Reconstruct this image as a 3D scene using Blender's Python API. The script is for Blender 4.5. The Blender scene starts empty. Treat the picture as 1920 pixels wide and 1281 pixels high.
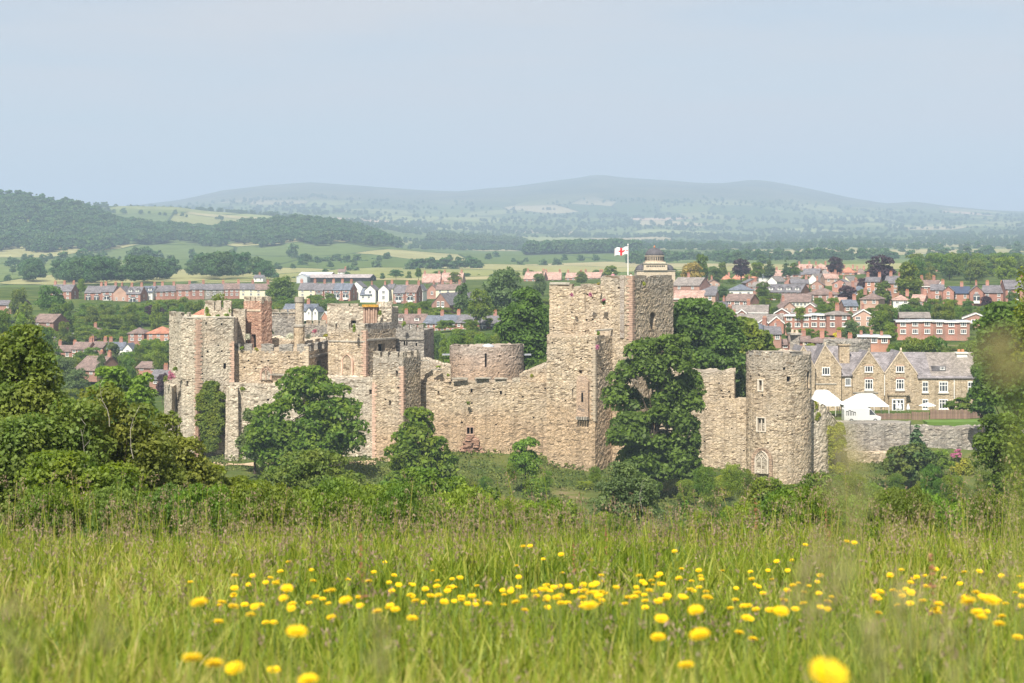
import bpy, math, random
import numpy as np
from mathutils import Vector, Matrix

# ------------------------------------------------------------------ camera, sky, sun, exposure
scene = bpy.context.scene
COL = scene.collection
F, HY = 3583.0, 490.0            # focal length in photo pixels, eye level row of the photo
R = math.radians
cam_data = bpy.data.cameras.new('camera')
cam = bpy.data.objects.new('camera', cam_data)
COL.objects.link(cam)
cam.location = (0, 0, 0)
cam.rotation_euler = (R(90), 0, 0)
cam_data.sensor_width = 36.0
cam_data.lens = 36.0 * F / 1920.0
cam_data.shift_y = -(640.5 - HY) / 1920.0
cam_data.clip_start = 0.05
cam_data.clip_end = 40000
cam_data.dof.use_dof = True
cam_data.dof.focus_distance = 300
cam_data.dof.aperture_fstop = 6.3
scene.camera = cam

SUN_AZ, SUN_EL = 16.0, 50.0      # degrees to the west of the line behind the camera, degrees up
to_sun = Vector((-math.sin(R(SUN_AZ)) * math.cos(R(SUN_EL)), -math.cos(R(SUN_AZ)) * math.cos(R(SUN_EL)), math.sin(R(SUN_EL))))
world = bpy.data.worlds.new('World')
scene.world = world
world.use_nodes = True
wn, wl = world.node_tree.nodes, world.node_tree.links
sky = wn.new('ShaderNodeTexSky')
sky.sky_type = 'NISHITA'
sky.sun_disc = False
sky.sun_elevation = R(SUN_EL)
sky.sun_rotation = math.atan2(to_sun.x, to_sun.y)
sky.altitude = 100
sky.air_density = 1.0
sky.dust_density = 0.8
sky.ozone_density = 2.0
wn['Background'].inputs['Strength'].default_value = 0.064
veil = wn.new('ShaderNodeMix'); veil.data_type = 'RGBA'      # thin high summer veil over the blue
wtc, wno, wra = wn.new('ShaderNodeTexCoord'), wn.new('ShaderNodeTexNoise'), wn.new('ShaderNodeMapRange')
wmp = wn.new('ShaderNodeMapping'); wmp.inputs['Scale'].default_value = (0.8, 0.8, 6.0)
wl.new(wtc.outputs['Generated'], wmp.inputs[0]); wl.new(wmp.outputs[0], wno.inputs['Vector'])
wno.inputs['Scale'].default_value = 5.5; wno.inputs['Detail'].default_value = 6.0; wno.inputs['Roughness'].default_value = 0.55
wra.inputs[1].default_value = 0.3; wra.inputs[2].default_value = 0.7; wra.inputs[3].default_value = 0.45; wra.inputs[4].default_value = 1.0
wl.new(wno.outputs['Fac'], wra.inputs[0]); wl.new(wra.outputs[0], veil.inputs[0])
wl.new(sky.outputs[0], veil.inputs[6]); veil.inputs[7].default_value = (6.25, 6.15, 6.2, 1)
wl.new(veil.outputs[2], wn['Background'].inputs['Color'])
sun_data = bpy.data.lights.new('sun', 'SUN')
sun_data.energy = 5.0
sun_data.angle = R(0.53)
sun_data.color = (1.0, 0.945, 0.84)
sun = bpy.data.objects.new('sun', sun_data)
COL.objects.link(sun)
sun.rotation_euler = (-to_sun).to_track_quat('-Z', 'Y').to_euler()
scene.view_settings.view_transform = 'Standard'
scene.view_settings.look = 'None'
scene.view_settings.exposure = 0.82
scene.view_settings.gamma = 1.0
scene.view_settings.use_curve_mapping = False
cy = scene.cycles
cy.use_denoising = True
cy.max_bounces = 5
cy.diffuse_bounces = 2
cy.glossy_bounces = 2
cy.transmission_bounces = 3
cy.transparent_max_bounces = 6
cy.volume_bounces = 0
cy.use_adaptive_sampling = True
cy.adaptive_threshold = 0.015

HAZE = 0.00019
# ------------------------------------------------------------------ helpers
def at(px, py, Y):
    return Vector(((px - 960) / F * Y, Y, (HY - py) / F * Y))
def wx(px, Y): return (px - 960) / F * Y
def wz(py, Y): return (HY - py) / F * Y

def tag(o, label=None, cat=None, group=None, kind=None):
    if label: o['label'] = label
    if cat: o['category'] = cat
    if group: o['group'] = group
    if kind: o['kind'] = kind
    return o
def empty(name, loc=(0, 0, 0), rz=0.0, label=None, cat=None, group=None):
    o = bpy.data.objects.new(name, None)
    o.empty_display_size = 0.2
    COL.objects.link(o)
    o.location = loc
    o.rotation_euler = (0, 0, rz)
    return tag(o, label, cat, group)
def link(name, me, parent=None, loc=None, rot=None, scale=None):
    o = bpy.data.objects.new(name, me)
    COL.objects.link(o)
    if parent is not None: o.parent = parent
    if loc is not None: o.location = loc
    if rot is not None: o.rotation_euler = rot
    if scale is not None: o.scale = scale
    return o
def own_mat(o, m):
    """material of this object only, on a shared mesh"""
    o.material_slots[0].link = 'OBJECT'
    o.material_slots[0].material = m
    return o
def copy_tree(o, parent=None):
    c = o.copy()
    COL.objects.link(c)
    c.parent = parent
    for ch in o.children: copy_tree(ch, c)
    return c

def mesh_np(name, V, Q, mat=None, uv=None, smooth=False, col=None):
    V = np.asarray(V, np.float32); Q = np.asarray(Q, np.int32)
    k = Q.shape[1]
    me = bpy.data.meshes.new(name)
    me.vertices.add(len(V)); me.vertices.foreach_set('co', V.ravel())
    me.loops.add(Q.size); me.loops.foreach_set('vertex_index', Q.ravel())
    me.polygons.add(len(Q))
    me.polygons.foreach_set('loop_start', np.arange(0, Q.size, k, dtype=np.int32))
    if smooth: me.polygons.foreach_set('use_smooth', np.ones(len(Q), bool))
    if uv is not None:
        l = me.uv_layers.new(name='UVMap')
        l.data.foreach_set('uv', np.asarray(uv, np.float32)[Q.ravel()].ravel())
    me.update(calc_edges=True)
    if mat: me.materials.append(mat)
    return me

def autouv(me):
    l = me.uv_layers.new(name='UVMap')
    for p in me.polygons:
        n = p.normal
        for li in p.loop_indices:
            c = me.vertices[me.loops[li].vertex_index].co
            if abs(n.z) > 0.85: l.data[li].uv = (c.x, c.y)
            else:
                h = math.hypot(n.x, n.y) or 1
                t = (-n.y / h, n.x / h)
                s = c.z if abs(n.z) < 0.15 else c.z / math.sqrt(max(1e-3, 1 - n.z * n.z))
                l.data[li].uv = (c.x * t[0] + c.y * t[1], s)

class MB:
    """collects shapes of one part, in the part's own coordinates"""
    def __init__(s): s.v = []; s.f = []
    def poly(s, pts):
        i = len(s.v); s.v += [tuple(p) for p in pts]; s.f.append(tuple(range(i, i + len(pts)))); return s
    def box(s, x0, x1, y0, y1, z0, z1):
        i = len(s.v)
        s.v += [(x0, y0, z0), (x1, y0, z0), (x1, y1, z0), (x0, y1, z0), (x0, y0, z1), (x1, y0, z1), (x1, y1, z1), (x0, y1, z1)]
        for f in ((0, 3, 2, 1), (4, 5, 6, 7), (0, 1, 5, 4), (1, 2, 6, 5), (2, 3, 7, 6), (3, 0, 4, 7)):
            s.f.append(tuple(i + a for a in f))
        return s
    def prism(s, prof, y0, y1):
        """profile in (x,z), counter-clockwise seen from -y, extruded along y"""
        i = len(s.v); n = len(prof)
        s.v += [(x, y0, z) for x, z in prof] + [(x, y1, z) for x, z in prof]
        s.f.append(tuple(i + a for a in range(n)))
        s.f.append(tuple(i + n + a for a in reversed(range(n))))
        for a in range(n):
            b = (a + 1) % n
            s.f.append((i + b, i + a, i + n + a, i + n + b))
        return s
    def tube(s, p0, p1, r0, r1=None, n=7, cap=True):
        r1 = r0 if r1 is None else r1
        p0, p1 = Vector(p0), Vector(p1)
        d = (p1 - p0).normalized()
        a = d.orthogonal().normalized(); b = d.cross(a)
        i = len(s.v)
        for p, r in ((p0, r0), (p1, r1)):
            for k in range(n):
                t = 2 * math.pi * k / n
                s.v.append(tuple(p + a * (r * math.cos(t)) + b * (r * math.sin(t))))
        for k in range(n):
            j = (k + 1) % n
            s.f.append((i + k, i + j, i + n + j, i + n + k))
        if cap:
            s.f.append(tuple(i + k for k in reversed(range(n)))); s.f.append(tuple(i + n + k for k in range(n)))
        return s
    def lathe(s, prof, c=(0, 0, 0), n=16):
        """profile of (r,z) from bottom to top"""
        i = len(s.v)
        for r, z in prof:
            for k in range(n):
                t = 2 * math.pi * k / n
                s.v.append((c[0] + r * math.cos(t), c[1] + r * math.sin(t), c[2] + z))
        for m in range(len(prof) - 1):
            for k in range(n):
                j = (k + 1) % n
                s.f.append((i + m * n + k, i + m * n + j, i + (m + 1) * n + j, i + (m + 1) * n + k))
        s.f.append(tuple(i + k for k in reversed(range(n))))
        s.f.append(tuple(i + (len(prof) - 1) * n + k for k in range(n)))
        return s
    def mesh(s, name, mat, smooth=False):
        me = bpy.data.meshes.new(name)
        me.from_pydata(s.v, [], s.f)
        me.update()
        autouv(me)
        if smooth: me.polygons.foreach_set('use_smooth', np.ones(len(me.polygons), bool))
        me.materials.append(mat)
        return me
    def build(s, name, mat, parent=None, loc=None, rot=None, smooth=False):
        return link(name, s.mesh(name, mat, smooth), parent, loc, rot)

ORD = 'first second third fourth fifth sixth seventh eighth ninth tenth eleventh twelfth thirteenth fourteenth fifteenth sixteenth seventeenth eighteenth nineteenth twentieth'.split()

# ------------------------------------------------------------------ materials
MATS = {}
def newmat(name):
    m = bpy.data.materials.new(name); m.use_nodes = True
    n, l = m.node_tree.nodes, m.node_tree.links
    return m, n, l, n['Principled BSDF']
def nd(n, t, **kw):
    x = n.new('ShaderNode' + t)
    for k, v in kw.items():
        if k in x.inputs: x.inputs[k].default_value = v
        else: setattr(x, k, v)
    return x
def mixc(n, l, fac, a, b, mode='MIX'):
    x = n.new('ShaderNodeMix'); x.data_type = 'RGBA'; x.blend_type = mode
    for s, v in ((0, fac), (6, a), (7, b)):
        if hasattr(v, 'links'): l.new(v, x.inputs[s])
        elif s == 0: x.inputs[0].default_value = v
        else: x.inputs[s].default_value = (*v[:3], 1)
    return x.outputs[2]
def ramp(n, l, src, stops, interp='LINEAR'):
    x = n.new('ShaderNodeValToRGB'); x.color_ramp.interpolation = interp
    e = x.color_ramp.elements
    while len(e) < len(stops): e.new(0.5)
    for i, (p, c) in enumerate(stops):
        e[i].position = p
        e[i].color = (*(c if hasattr(c, '__len__') else (c, c, c)), 1)
    l.new(src, x.inputs[0])
    return x.outputs[0]
def plain(name, col, rough=0.8, var=0.12, scale=3.0, spec=0.3, metal=0.0):
    m, n, l, b = newmat(name)
    t = nd(n, 'TexCoord')
    no = nd(n, 'TexNoise', Scale=scale, Detail=4.0)
    l.new(t.outputs['Object'], no.inputs['Vector'])
    oi = nd(n, 'ObjectInfo')
    c = ramp(n, l, no.outputs['Fac'], [(0.3, [x * (1 - var) for x in col]), (0.7, [min(1, x * (1 + var)) for x in col])])
    hs = nd(n, 'HueSaturation'); mr = nd(n, 'MapRange'); mr.inputs[3].default_value = 1 - var; mr.inputs[4].default_value = 1 + var * 0.6
    l.new(oi.outputs['Random'], mr.inputs[0]); l.new(mr.outputs[0], hs.inputs['Value']); l.new(c, hs.inputs['Color'])
    l.new(hs.outputs[0], b.inputs['Base Color'])
    b.inputs['Roughness'].default_value = rough
    b.inputs['Specular IOR Level'].default_value = spec
    b.inputs['Metallic'].default_value = metal
    MATS[name] = m
    return m
def masonry(name, tones, grey=(0.36, 0.335, 0.295), red=(0.47, 0.31, 0.185), greyness=0.45, zred=None, zgrey=None, sx=1.55, sy=6.2, bump=0.62, redspot=0.16):
    """coursed rubble: irregular flat stones, recessed joints, weathering by large patches; UV in metres"""
    m, n, l, b = newmat(name)
    tc = nd(n, 'TexCoord'); geo = nd(n, 'NewGeometry')
    mp = nd(n, 'Mapping'); mp.inputs['Scale'].default_value = (sx, sy, 1)
    wob = nd(n, 'TexNoise', Scale=0.9, Detail=3.0)
    l.new(tc.outputs['UV'], wob.inputs['Vector'])
    add = nd(n, 'MixRGB'); add.blend_type = 'LINEAR_LIGHT'; add.inputs[0].default_value = 0.14
    l.new(tc.outputs['UV'], add.inputs[1]); l.new(wob.outputs['Color'], add.inputs[2])
    l.new(add.outputs[0], mp.inputs['Vector'])
    vo = nd(n, 'TexVoronoi', Scale=1.0, Randomness=0.85); vo.voronoi_dimensions = '2D'
    l.new(mp.outputs[0], vo.inputs['Vector'])
    ve = nd(n, 'TexVoronoi', Scale=1.0, Randomness=0.85); ve.voronoi_dimensions = '2D'; ve.feature = 'DISTANCE_TO_EDGE'
    l.new(mp.outputs[0], ve.inputs['Vector'])
    sep = nd(n, 'SeparateColor'); l.new(vo.outputs['Color'], sep.inputs[0])
    k = len(tones)
    c = ramp(n, l, sep.outputs[0], [(i / max(1, k - 1), t) for i, t in enumerate(tones)])
    # large weathered grey and red zones
    big = nd(n, 'TexNoise', Scale=0.16, Detail=5.0, Roughness=0.62)
    l.new(geo.outputs['Position'], big.inputs['Vector'])
    g = ramp(n, l, big.outputs['Fac'], [(0.42, 0.0), (0.66, greyness)])
    c = mixc(n, l, g, c, grey)
    big2 = nd(n, 'TexNoise', Scale=0.11, Detail=4.0, Roughness=0.6)
    off = nd(n, 'VectorMath'); off.operation = 'ADD'; off.inputs[1].default_value = (31, 7, 83)
    l.new(geo.outputs['Position'], off.inputs[0]); l.new(off.outputs[0], big2.inputs['Vector'])
    rs = ramp(n, l, big2.outputs['Fac'], [(0.52, 0.0), (0.7, redspot)])
    sz = nd(n, 'SeparateXYZ'); l.new(geo.outputs['Position'], sz.inputs[0])
    if zred is not None:
        q = nd(n, 'MapRange'); q.inputs[1].default_value = zred + 1.6; q.inputs[2].default_value = zred - 2.0
        ad = nd(n, 'Math'); ad.operation = 'MULTIPLY_ADD'; ad.inputs[1].default_value = 9.0
        sb = nd(n, 'Math'); sb.operation = 'SUBTRACT'; sb.inputs[1].default_value = 0.5
        l.new(big2.outputs['Fac'], sb.inputs[0]); l.new(sb.outputs[0], ad.inputs[0]); l.new(sz.outputs[2], ad.inputs[2])
        l.new(ad.outputs[0], q.inputs[0])
        sc = nd(n, 'Math'); sc.operation = 'MULTIPLY'; sc.inputs[1].default_value = 0.55; l.new(q.outputs[0], sc.inputs[0])
        mx = nd(n, 'Math'); mx.operation = 'MAXIMUM'; l.new(sc.outputs[0], mx.inputs[0]); l.new(rs, mx.inputs[1])
        rs = mx.outputs[0]
    c = mixc(n, l, rs, c, red)
    if zgrey is not None:      # lichen-grey top courses
        q = nd(n, 'MapRange'); q.inputs[1].default_value = zgrey - 1.5; q.inputs[2].default_value = zgrey + 1.0; q.inputs[4].default_value = 0.6
        ad = nd(n, 'Math'); ad.operation = 'MULTIPLY_ADD'; ad.inputs[1].default_value = 5.0
        sb = nd(n, 'Math'); sb.operation = 'SUBTRACT'; sb.inputs[1].default_value = 0.5
        l.new(big.outputs['Fac'], sb.inputs[0]); l.new(sb.outputs[0], ad.inputs[0]); l.new(sz.outputs[2], ad.inputs[2])
        l.new(ad.outputs[0], q.inputs[0])
        c = mixc(n, l, q.outputs[0], c, grey)
    # per-stone brightness and fine grain
    fine = nd(n, 'TexNoise', Scale=7.0, Detail=3.0); l.new(geo.outputs['Position'], fine.inputs['Vector'])
    hs = nd(n, 'HueSaturation')
    mr = nd(n, 'MapRange'); mr.inputs[3].default_value = 0.78; mr.inputs[4].default_value = 1.15
    l.new(sep.outputs[1], mr.inputs[0]); l.new(mr.outputs[0], hs.inputs['Value']); l.new(c, hs.inputs['Color'])
    fr = ramp(n, l, fine.outputs['Fac'], [(0.3, 0.8), (0.7, 1.12)])
    c = mixc(n, l, 1.0, hs.outputs[0], fr, 'MULTIPLY')
    smp = nd(n, 'Mapping'); smp.inputs['Scale'].default_value = (0.75, 0.09, 1); l.new(tc.outputs['UV'], smp.inputs['Vector'])
    sn = nd(n, 'TexNoise', Scale=1.0, Detail=5.0, Roughness=0.7); l.new(smp.outputs[0], sn.inputs['Vector'])
    c = mixc(n, l, 1.0, c, ramp(n, l, sn.outputs['Fac'], [(0.32, 0.62), (0.46, 0.98), (0.7, 1.14)]), 'MULTIPLY')      # run-off stains
    gap = ramp(n, l, sep.outputs[0], [(0.0, 1.0), (0.05, 1.0), (0.06, 0.0)], 'CONSTANT')     # fallen stones leave pits; their shade is darkened into the base colour
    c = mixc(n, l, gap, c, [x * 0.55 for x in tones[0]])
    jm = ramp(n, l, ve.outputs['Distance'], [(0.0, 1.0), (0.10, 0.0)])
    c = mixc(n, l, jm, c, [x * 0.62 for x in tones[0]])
    l.new(c, b.inputs['Base Color'])
    b.inputs['Roughness'].default_value = 0.95
    b.inputs['Specular IOR Level'].default_value = 0.1
    h = ramp(n, l, ve.outputs['Distance'], [(0.0, 0.0), (0.16, 0.75), (0.5, 1.0)])
    hm = nd(n, 'Math'); hm.operation = 'MULTIPLY_ADD'; hm.inputs[1].default_value = 0.9
    l.new(sep.outputs[2], hm.inputs[0]); l.new(h, hm.inputs[2])
    pit = nd(n, 'Math'); pit.operation = 'MULTIPLY_ADD'; pit.inputs[1].default_value = -1.6
    l.new(gap, pit.inputs[0]); l.new(hm.outputs[0], pit.inputs[2])
    bp = nd(n, 'Bump', Strength=bump, Distance=0.13)
    l.new(pit.outputs[0], bp.inputs['Height']); l.new(bp.outputs[0], b.inputs['Normal'])
    MATS[name] = m
    return m
def brick(name, c1, c2, mortar=(0.4, 0.36, 0.32), s=4.0):
    m, n, l, b = newmat(name)
    tc = nd(n, 'TexCoord'); t = nd(n, 'TexBrick', Scale=s)
    t.inputs['Color1'].default_value = (*c1, 1); t.inputs['Color2'].default_value = (*c2, 1); t.inputs['Mortar'].default_value = (*mortar, 1)
    t.inputs['Mortar Size'].default_value = 0.02
    t.inputs['Brick Width'].default_value = 0.9; t.inputs['Row Height'].default_value = 0.3
    l.new(tc.outputs['UV'], t.inputs['Vector'])
    no = nd(n, 'TexNoise', Scale=0.35, Detail=5.0); l.new(tc.outputs['Object'], no.inputs['Vector'])
    c = mixc(n, l, 1.0, t.outputs['Color'], ramp(n, l, no.outputs['Fac'], [(0.3, 0.75), (0.7, 1.15)]), 'MULTIPLY')
    oi = nd(n, 'ObjectInfo'); hs = nd(n, 'HueSaturation'); mr = nd(n, 'MapRange'); mr.inputs[3].default_value = 0.8; mr.inputs[4].default_value = 1.15
    l.new(oi.outputs['Random'], mr.inputs[0]); l.new(mr.outputs[0], hs.inputs['Value']); l.new(c, hs.inputs['Color'])
    l.new(hs.outputs[0], b.inputs['Base Color']); b.inputs['Roughness'].default_value = 0.9; b.inputs['Specular IOR Level'].default_value = 0.2
    MATS[name] = m
    return m
def roofing(name, col, var=0.3, sx=2.2, sy=3.2, rough=0.7):
    """courses of slates or tiles with patchy weathering"""
    m, n, l, b = newmat(name)
    tc = nd(n, 'TexCoord'); t = nd(n, 'TexBrick', Scale=1.0)
    mp = nd(n, 'Mapping'); mp.inputs['Scale'].default_value = (sx, sy, 1); l.new(tc.outputs['UV'], mp.inputs['Vector']); l.new(mp.outputs[0], t.inputs['Vector'])
    t.inputs['Color1'].default_value = (*[x * (1 - var) for x in col], 1); t.inputs['Color2'].default_value = (*[x * (1 + var) for x in col], 1); t.inputs['Mortar'].default_value = (*[x * 0.45 for x in col], 1)
    t.inputs['Mortar Size'].default_value = 0.035; t.inputs['Brick Width'].default_value = 0.8; t.inputs['Row Height'].default_value = 0.8
    no = nd(n, 'TexNoise', Scale=0.6, Detail=6.0, Roughness=0.65); l.new(tc.outputs['Object'], no.inputs['Vector'])
    c = mixc(n, l, 1.0, t.outputs['Color'], ramp(n, l, no.outputs['Fac'], [(0.32, 0.7), (0.68, 1.3)]), 'MULTIPLY')
    l.new(c, b.inputs['Base Color']); b.inputs['Roughness'].default_value = rough; b.inputs['Specular IOR Level'].default_value = 0.3
    bp = nd(n, 'Bump', Strength=0.5, Distance=0.03); l.new(t.outputs['Fac'], bp.inputs['Height']); bp.invert = True; l.new(bp.outputs[0], b.inputs['Normal'])
    MATS[name] = m
    return m
def foliage(name, col, col2=None, trans=0.42, hue=0.02, val=0.3):
    m, n, l, b = newmat(name)
    col2 = col2 or [min(1, col[0] * 1.7), min(1, col[1] * 1.35), col[2] * 1.0]
    geo = nd(n, 'NewGeometry'); oi = nd(n, 'ObjectInfo')
    tc = nd(n, 'TexCoord')
    no = nd(n, 'TexNoise', Scale=0.55, Detail=3.0); l.new(geo.outputs['Position'], no.inputs['Vector'])
    c = mixc(n, l, ramp(n, l, no.outputs['Fac'], [(0.38, 0.0), (0.66, 1.0)]), col, col2)
    hs = nd(n, 'HueSaturation')
    mr = nd(n, 'MapRange'); mr.inputs[3].default_value = 1 - val; mr.inputs[4].default_value = 1 + val
    l.new(geo.outputs['Random Per Island'], mr.inputs[0]); l.new(mr.outputs[0], hs.inputs['Value'])
    mh = nd(n, 'MapRange'); mh.inputs[3].default_value = 0.5 - hue; mh.inputs[4].default_value = 0.5 + hue
    l.new(oi.outputs['Random'], mh.inputs[0]); l.new(mh.outputs[0], hs.inputs['Hue'])
    l.new(c, hs.inputs['Color'])
    l.new(hs.outputs[0], b.inputs['Base Color']); b.inputs['Roughness'].default_value = 0.55; b.inputs['Specular IOR Level'].default_value = 0.25
    tr = nd(n, 'BsdfTranslucent'); hb = nd(n, 'HueSaturation', Saturation=1.1, Value=1.5); l.new(hs.outputs[0], hb.inputs['Color']); l.new(hb.outputs[0], tr.inputs['Color'])
    mx = nd(n, 'MixShader'); mx.inputs[0].default_value = trans
    l.new(b.outputs[0], mx.inputs[1]); l.new(tr.outputs[0], mx.inputs[2]); l.new(mx.outputs[0], n['Material Output'].inputs['Surface'])
    MATS[name] = m
    return m

TAN = [(0.354, 0.269, 0.181), (0.579, 0.461, 0.313), (0.503, 0.412, 0.307), (0.644, 0.524, 0.378), (0.460, 0.358, 0.247)]
PALE = [(0.379, 0.311, 0.231), (0.601, 0.520, 0.403), (0.527, 0.461, 0.364), (0.643, 0.569, 0.445), (0.485, 0.397, 0.300)]
GREY = [(0.224, 0.202, 0.179), (0.403, 0.370, 0.325), (0.314, 0.291, 0.258), (0.470, 0.426, 0.358), (0.280, 0.246, 0.213)]
REDS = [(0.36, 0.20, 0.14), (0.50, 0.30, 0.21), (0.42, 0.26, 0.19), (0.54, 0.36, 0.26), (0.40, 0.22, 0.16)]
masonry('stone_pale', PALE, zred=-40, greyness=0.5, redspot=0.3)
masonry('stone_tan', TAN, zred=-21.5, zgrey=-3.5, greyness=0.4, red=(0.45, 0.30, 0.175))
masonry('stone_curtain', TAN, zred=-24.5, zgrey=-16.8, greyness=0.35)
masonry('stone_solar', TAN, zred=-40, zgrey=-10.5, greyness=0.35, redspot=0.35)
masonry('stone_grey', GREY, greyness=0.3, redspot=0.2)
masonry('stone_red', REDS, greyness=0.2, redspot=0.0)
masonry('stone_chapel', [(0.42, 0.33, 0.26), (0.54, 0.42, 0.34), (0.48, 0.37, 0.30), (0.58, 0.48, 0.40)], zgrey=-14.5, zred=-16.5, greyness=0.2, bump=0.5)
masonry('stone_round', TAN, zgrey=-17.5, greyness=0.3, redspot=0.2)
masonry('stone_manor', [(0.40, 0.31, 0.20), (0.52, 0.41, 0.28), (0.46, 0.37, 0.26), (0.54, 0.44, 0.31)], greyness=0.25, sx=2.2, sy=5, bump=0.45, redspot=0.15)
plain('sandstone_red', (0.50, 0.345, 0.26), 0.95, 0.25, 2.0, 0.1)
plain('sandstone_pale', (0.52, 0.43, 0.32), 0.95, 0.2, 2.0, 0.1)
plain('dressed_pale', (0.64, 0.56, 0.46), 0.9, 0.1, 2.0, 0.1)
plain('coping', (0.34, 0.31, 0.26), 0.95, 0.3, 1.6, 0.1)
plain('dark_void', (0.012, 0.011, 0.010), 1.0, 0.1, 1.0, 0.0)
plain('white_paint', (0.74, 0.73, 0.70), 0.5, 0.04)
plain('render_white', (0.72, 0.71, 0.66), 0.9, 0.06, 0.5)
plain('render_cream', (0.68, 0.62, 0.46), 0.9, 0.06, 0.5)
plain('render_blue', (0.34, 0.40, 0.50), 0.9, 0.06, 0.5)
plain('glass', (0.055, 0.065, 0.075), 0.15, 0.4, 1.0, 0.6)
plain('terracotta', (0.46, 0.20, 0.10), 0.9, 0.2)
plain('bark', (0.09, 0.07, 0.05), 0.95, 0.3, 4.0, 0.1)
plain('black_timber', (0.03, 0.03, 0.03), 0.8, 0.1)
plain('canvas_white', (0.70, 0.70, 0.69), 0.7, 0.02, 0.5)
plain('van_white', (0.62, 0.62, 0.61), 0.3, 0.02, 0.5, 0.5)
plain('rubber', (0.02, 0.02, 0.02), 0.9, 0.1)
plain('fence_wood', (0.26, 0.17, 0.13), 0.9, 0.25, 2.0)
plain('metal_pale', (0.5, 0.52, 0.54), 0.5, 0.1)
plain('panel_solar', (0.05, 0.07, 0.12), 0.2, 0.1, 1.0, 0.6)
plain('lead', (0.36, 0.38, 0.42), 0.55, 0.15)
brick('brick_red', (0.33, 0.135, 0.095), (0.40, 0.18, 0.13))
brick('brick_orange', (0.42, 0.18, 0.11), (0.49, 0.235, 0.15))
brick('brick_brown', (0.30, 0.14, 0.10), (0.36, 0.19, 0.14))
brick('brick_pale', (0.44, 0.26, 0.19), (0.52, 0.33, 0.25))
roofing('slate', (0.16, 0.15, 0.16))
roofing('dome_lead', (0.085, 0.078, 0.085), 0.1, 0.6, 0.4)
roofing('slate_blue', (0.14, 0.155, 0.19))
roofing('slate_manor', (0.215, 0.195, 0.20), 0.28, 1.6, 2.4)
roofing('tile_brown', (0.21, 0.15, 0.13))
roofing('tile_grey', (0.24, 0.21, 0.19))
roofing('tile_orange', (0.44, 0.19, 0.12))
roofing('shed_roof', (0.40, 0.35, 0.34), 0.12, 0.5, 0.3)
roofing('tile_pink', (0.42, 0.27, 0.22))
foliage('leaf_mid', (0.109, 0.179, 0.026))
foliage('leaf_dark', (0.085, 0.147, 0.028), (0.135, 0.221, 0.034))
foliage('leaf_blue', (0.101, 0.155, 0.055), (0.146, 0.207, 0.061))
foliage('leaf_light', (0.152, 0.230, 0.030), (0.234, 0.312, 0.040))
foliage('leaf_olive', (0.115, 0.171, 0.032), (0.200, 0.237, 0.045))
foliage('leaf_lime', (0.217, 0.275, 0.029), (0.348, 0.362, 0.043))
foliage('leaf_gold', (0.26, 0.20, 0.035), (0.34, 0.27, 0.06), 0.2)
foliage('leaf_purple', (0.043, 0.026, 0.035), (0.072, 0.041, 0.051), 0.15)
foliage('leaf_yew', (0.066, 0.102, 0.023), (0.144, 0.153, 0.027), 0.1)
foliage('leaf_far', (0.052, 0.110, 0.036), (0.098, 0.175, 0.050), 0.25)
foliage('leaf_pine', (0.057, 0.098, 0.041), (0.090, 0.141, 0.051), 0.1)
foliage('blossom_pink', (0.42, 0.13, 0.20), (0.5, 0.2, 0.28), 0.3)
foliage('blossom_white', (0.55, 0.55, 0.42), (0.62, 0.62, 0.5), 0.3)
foliage('blossom_yellow', (0.55, 0.42, 0.02), (0.6, 0.5, 0.03), 0.3)
M = MATS
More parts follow.
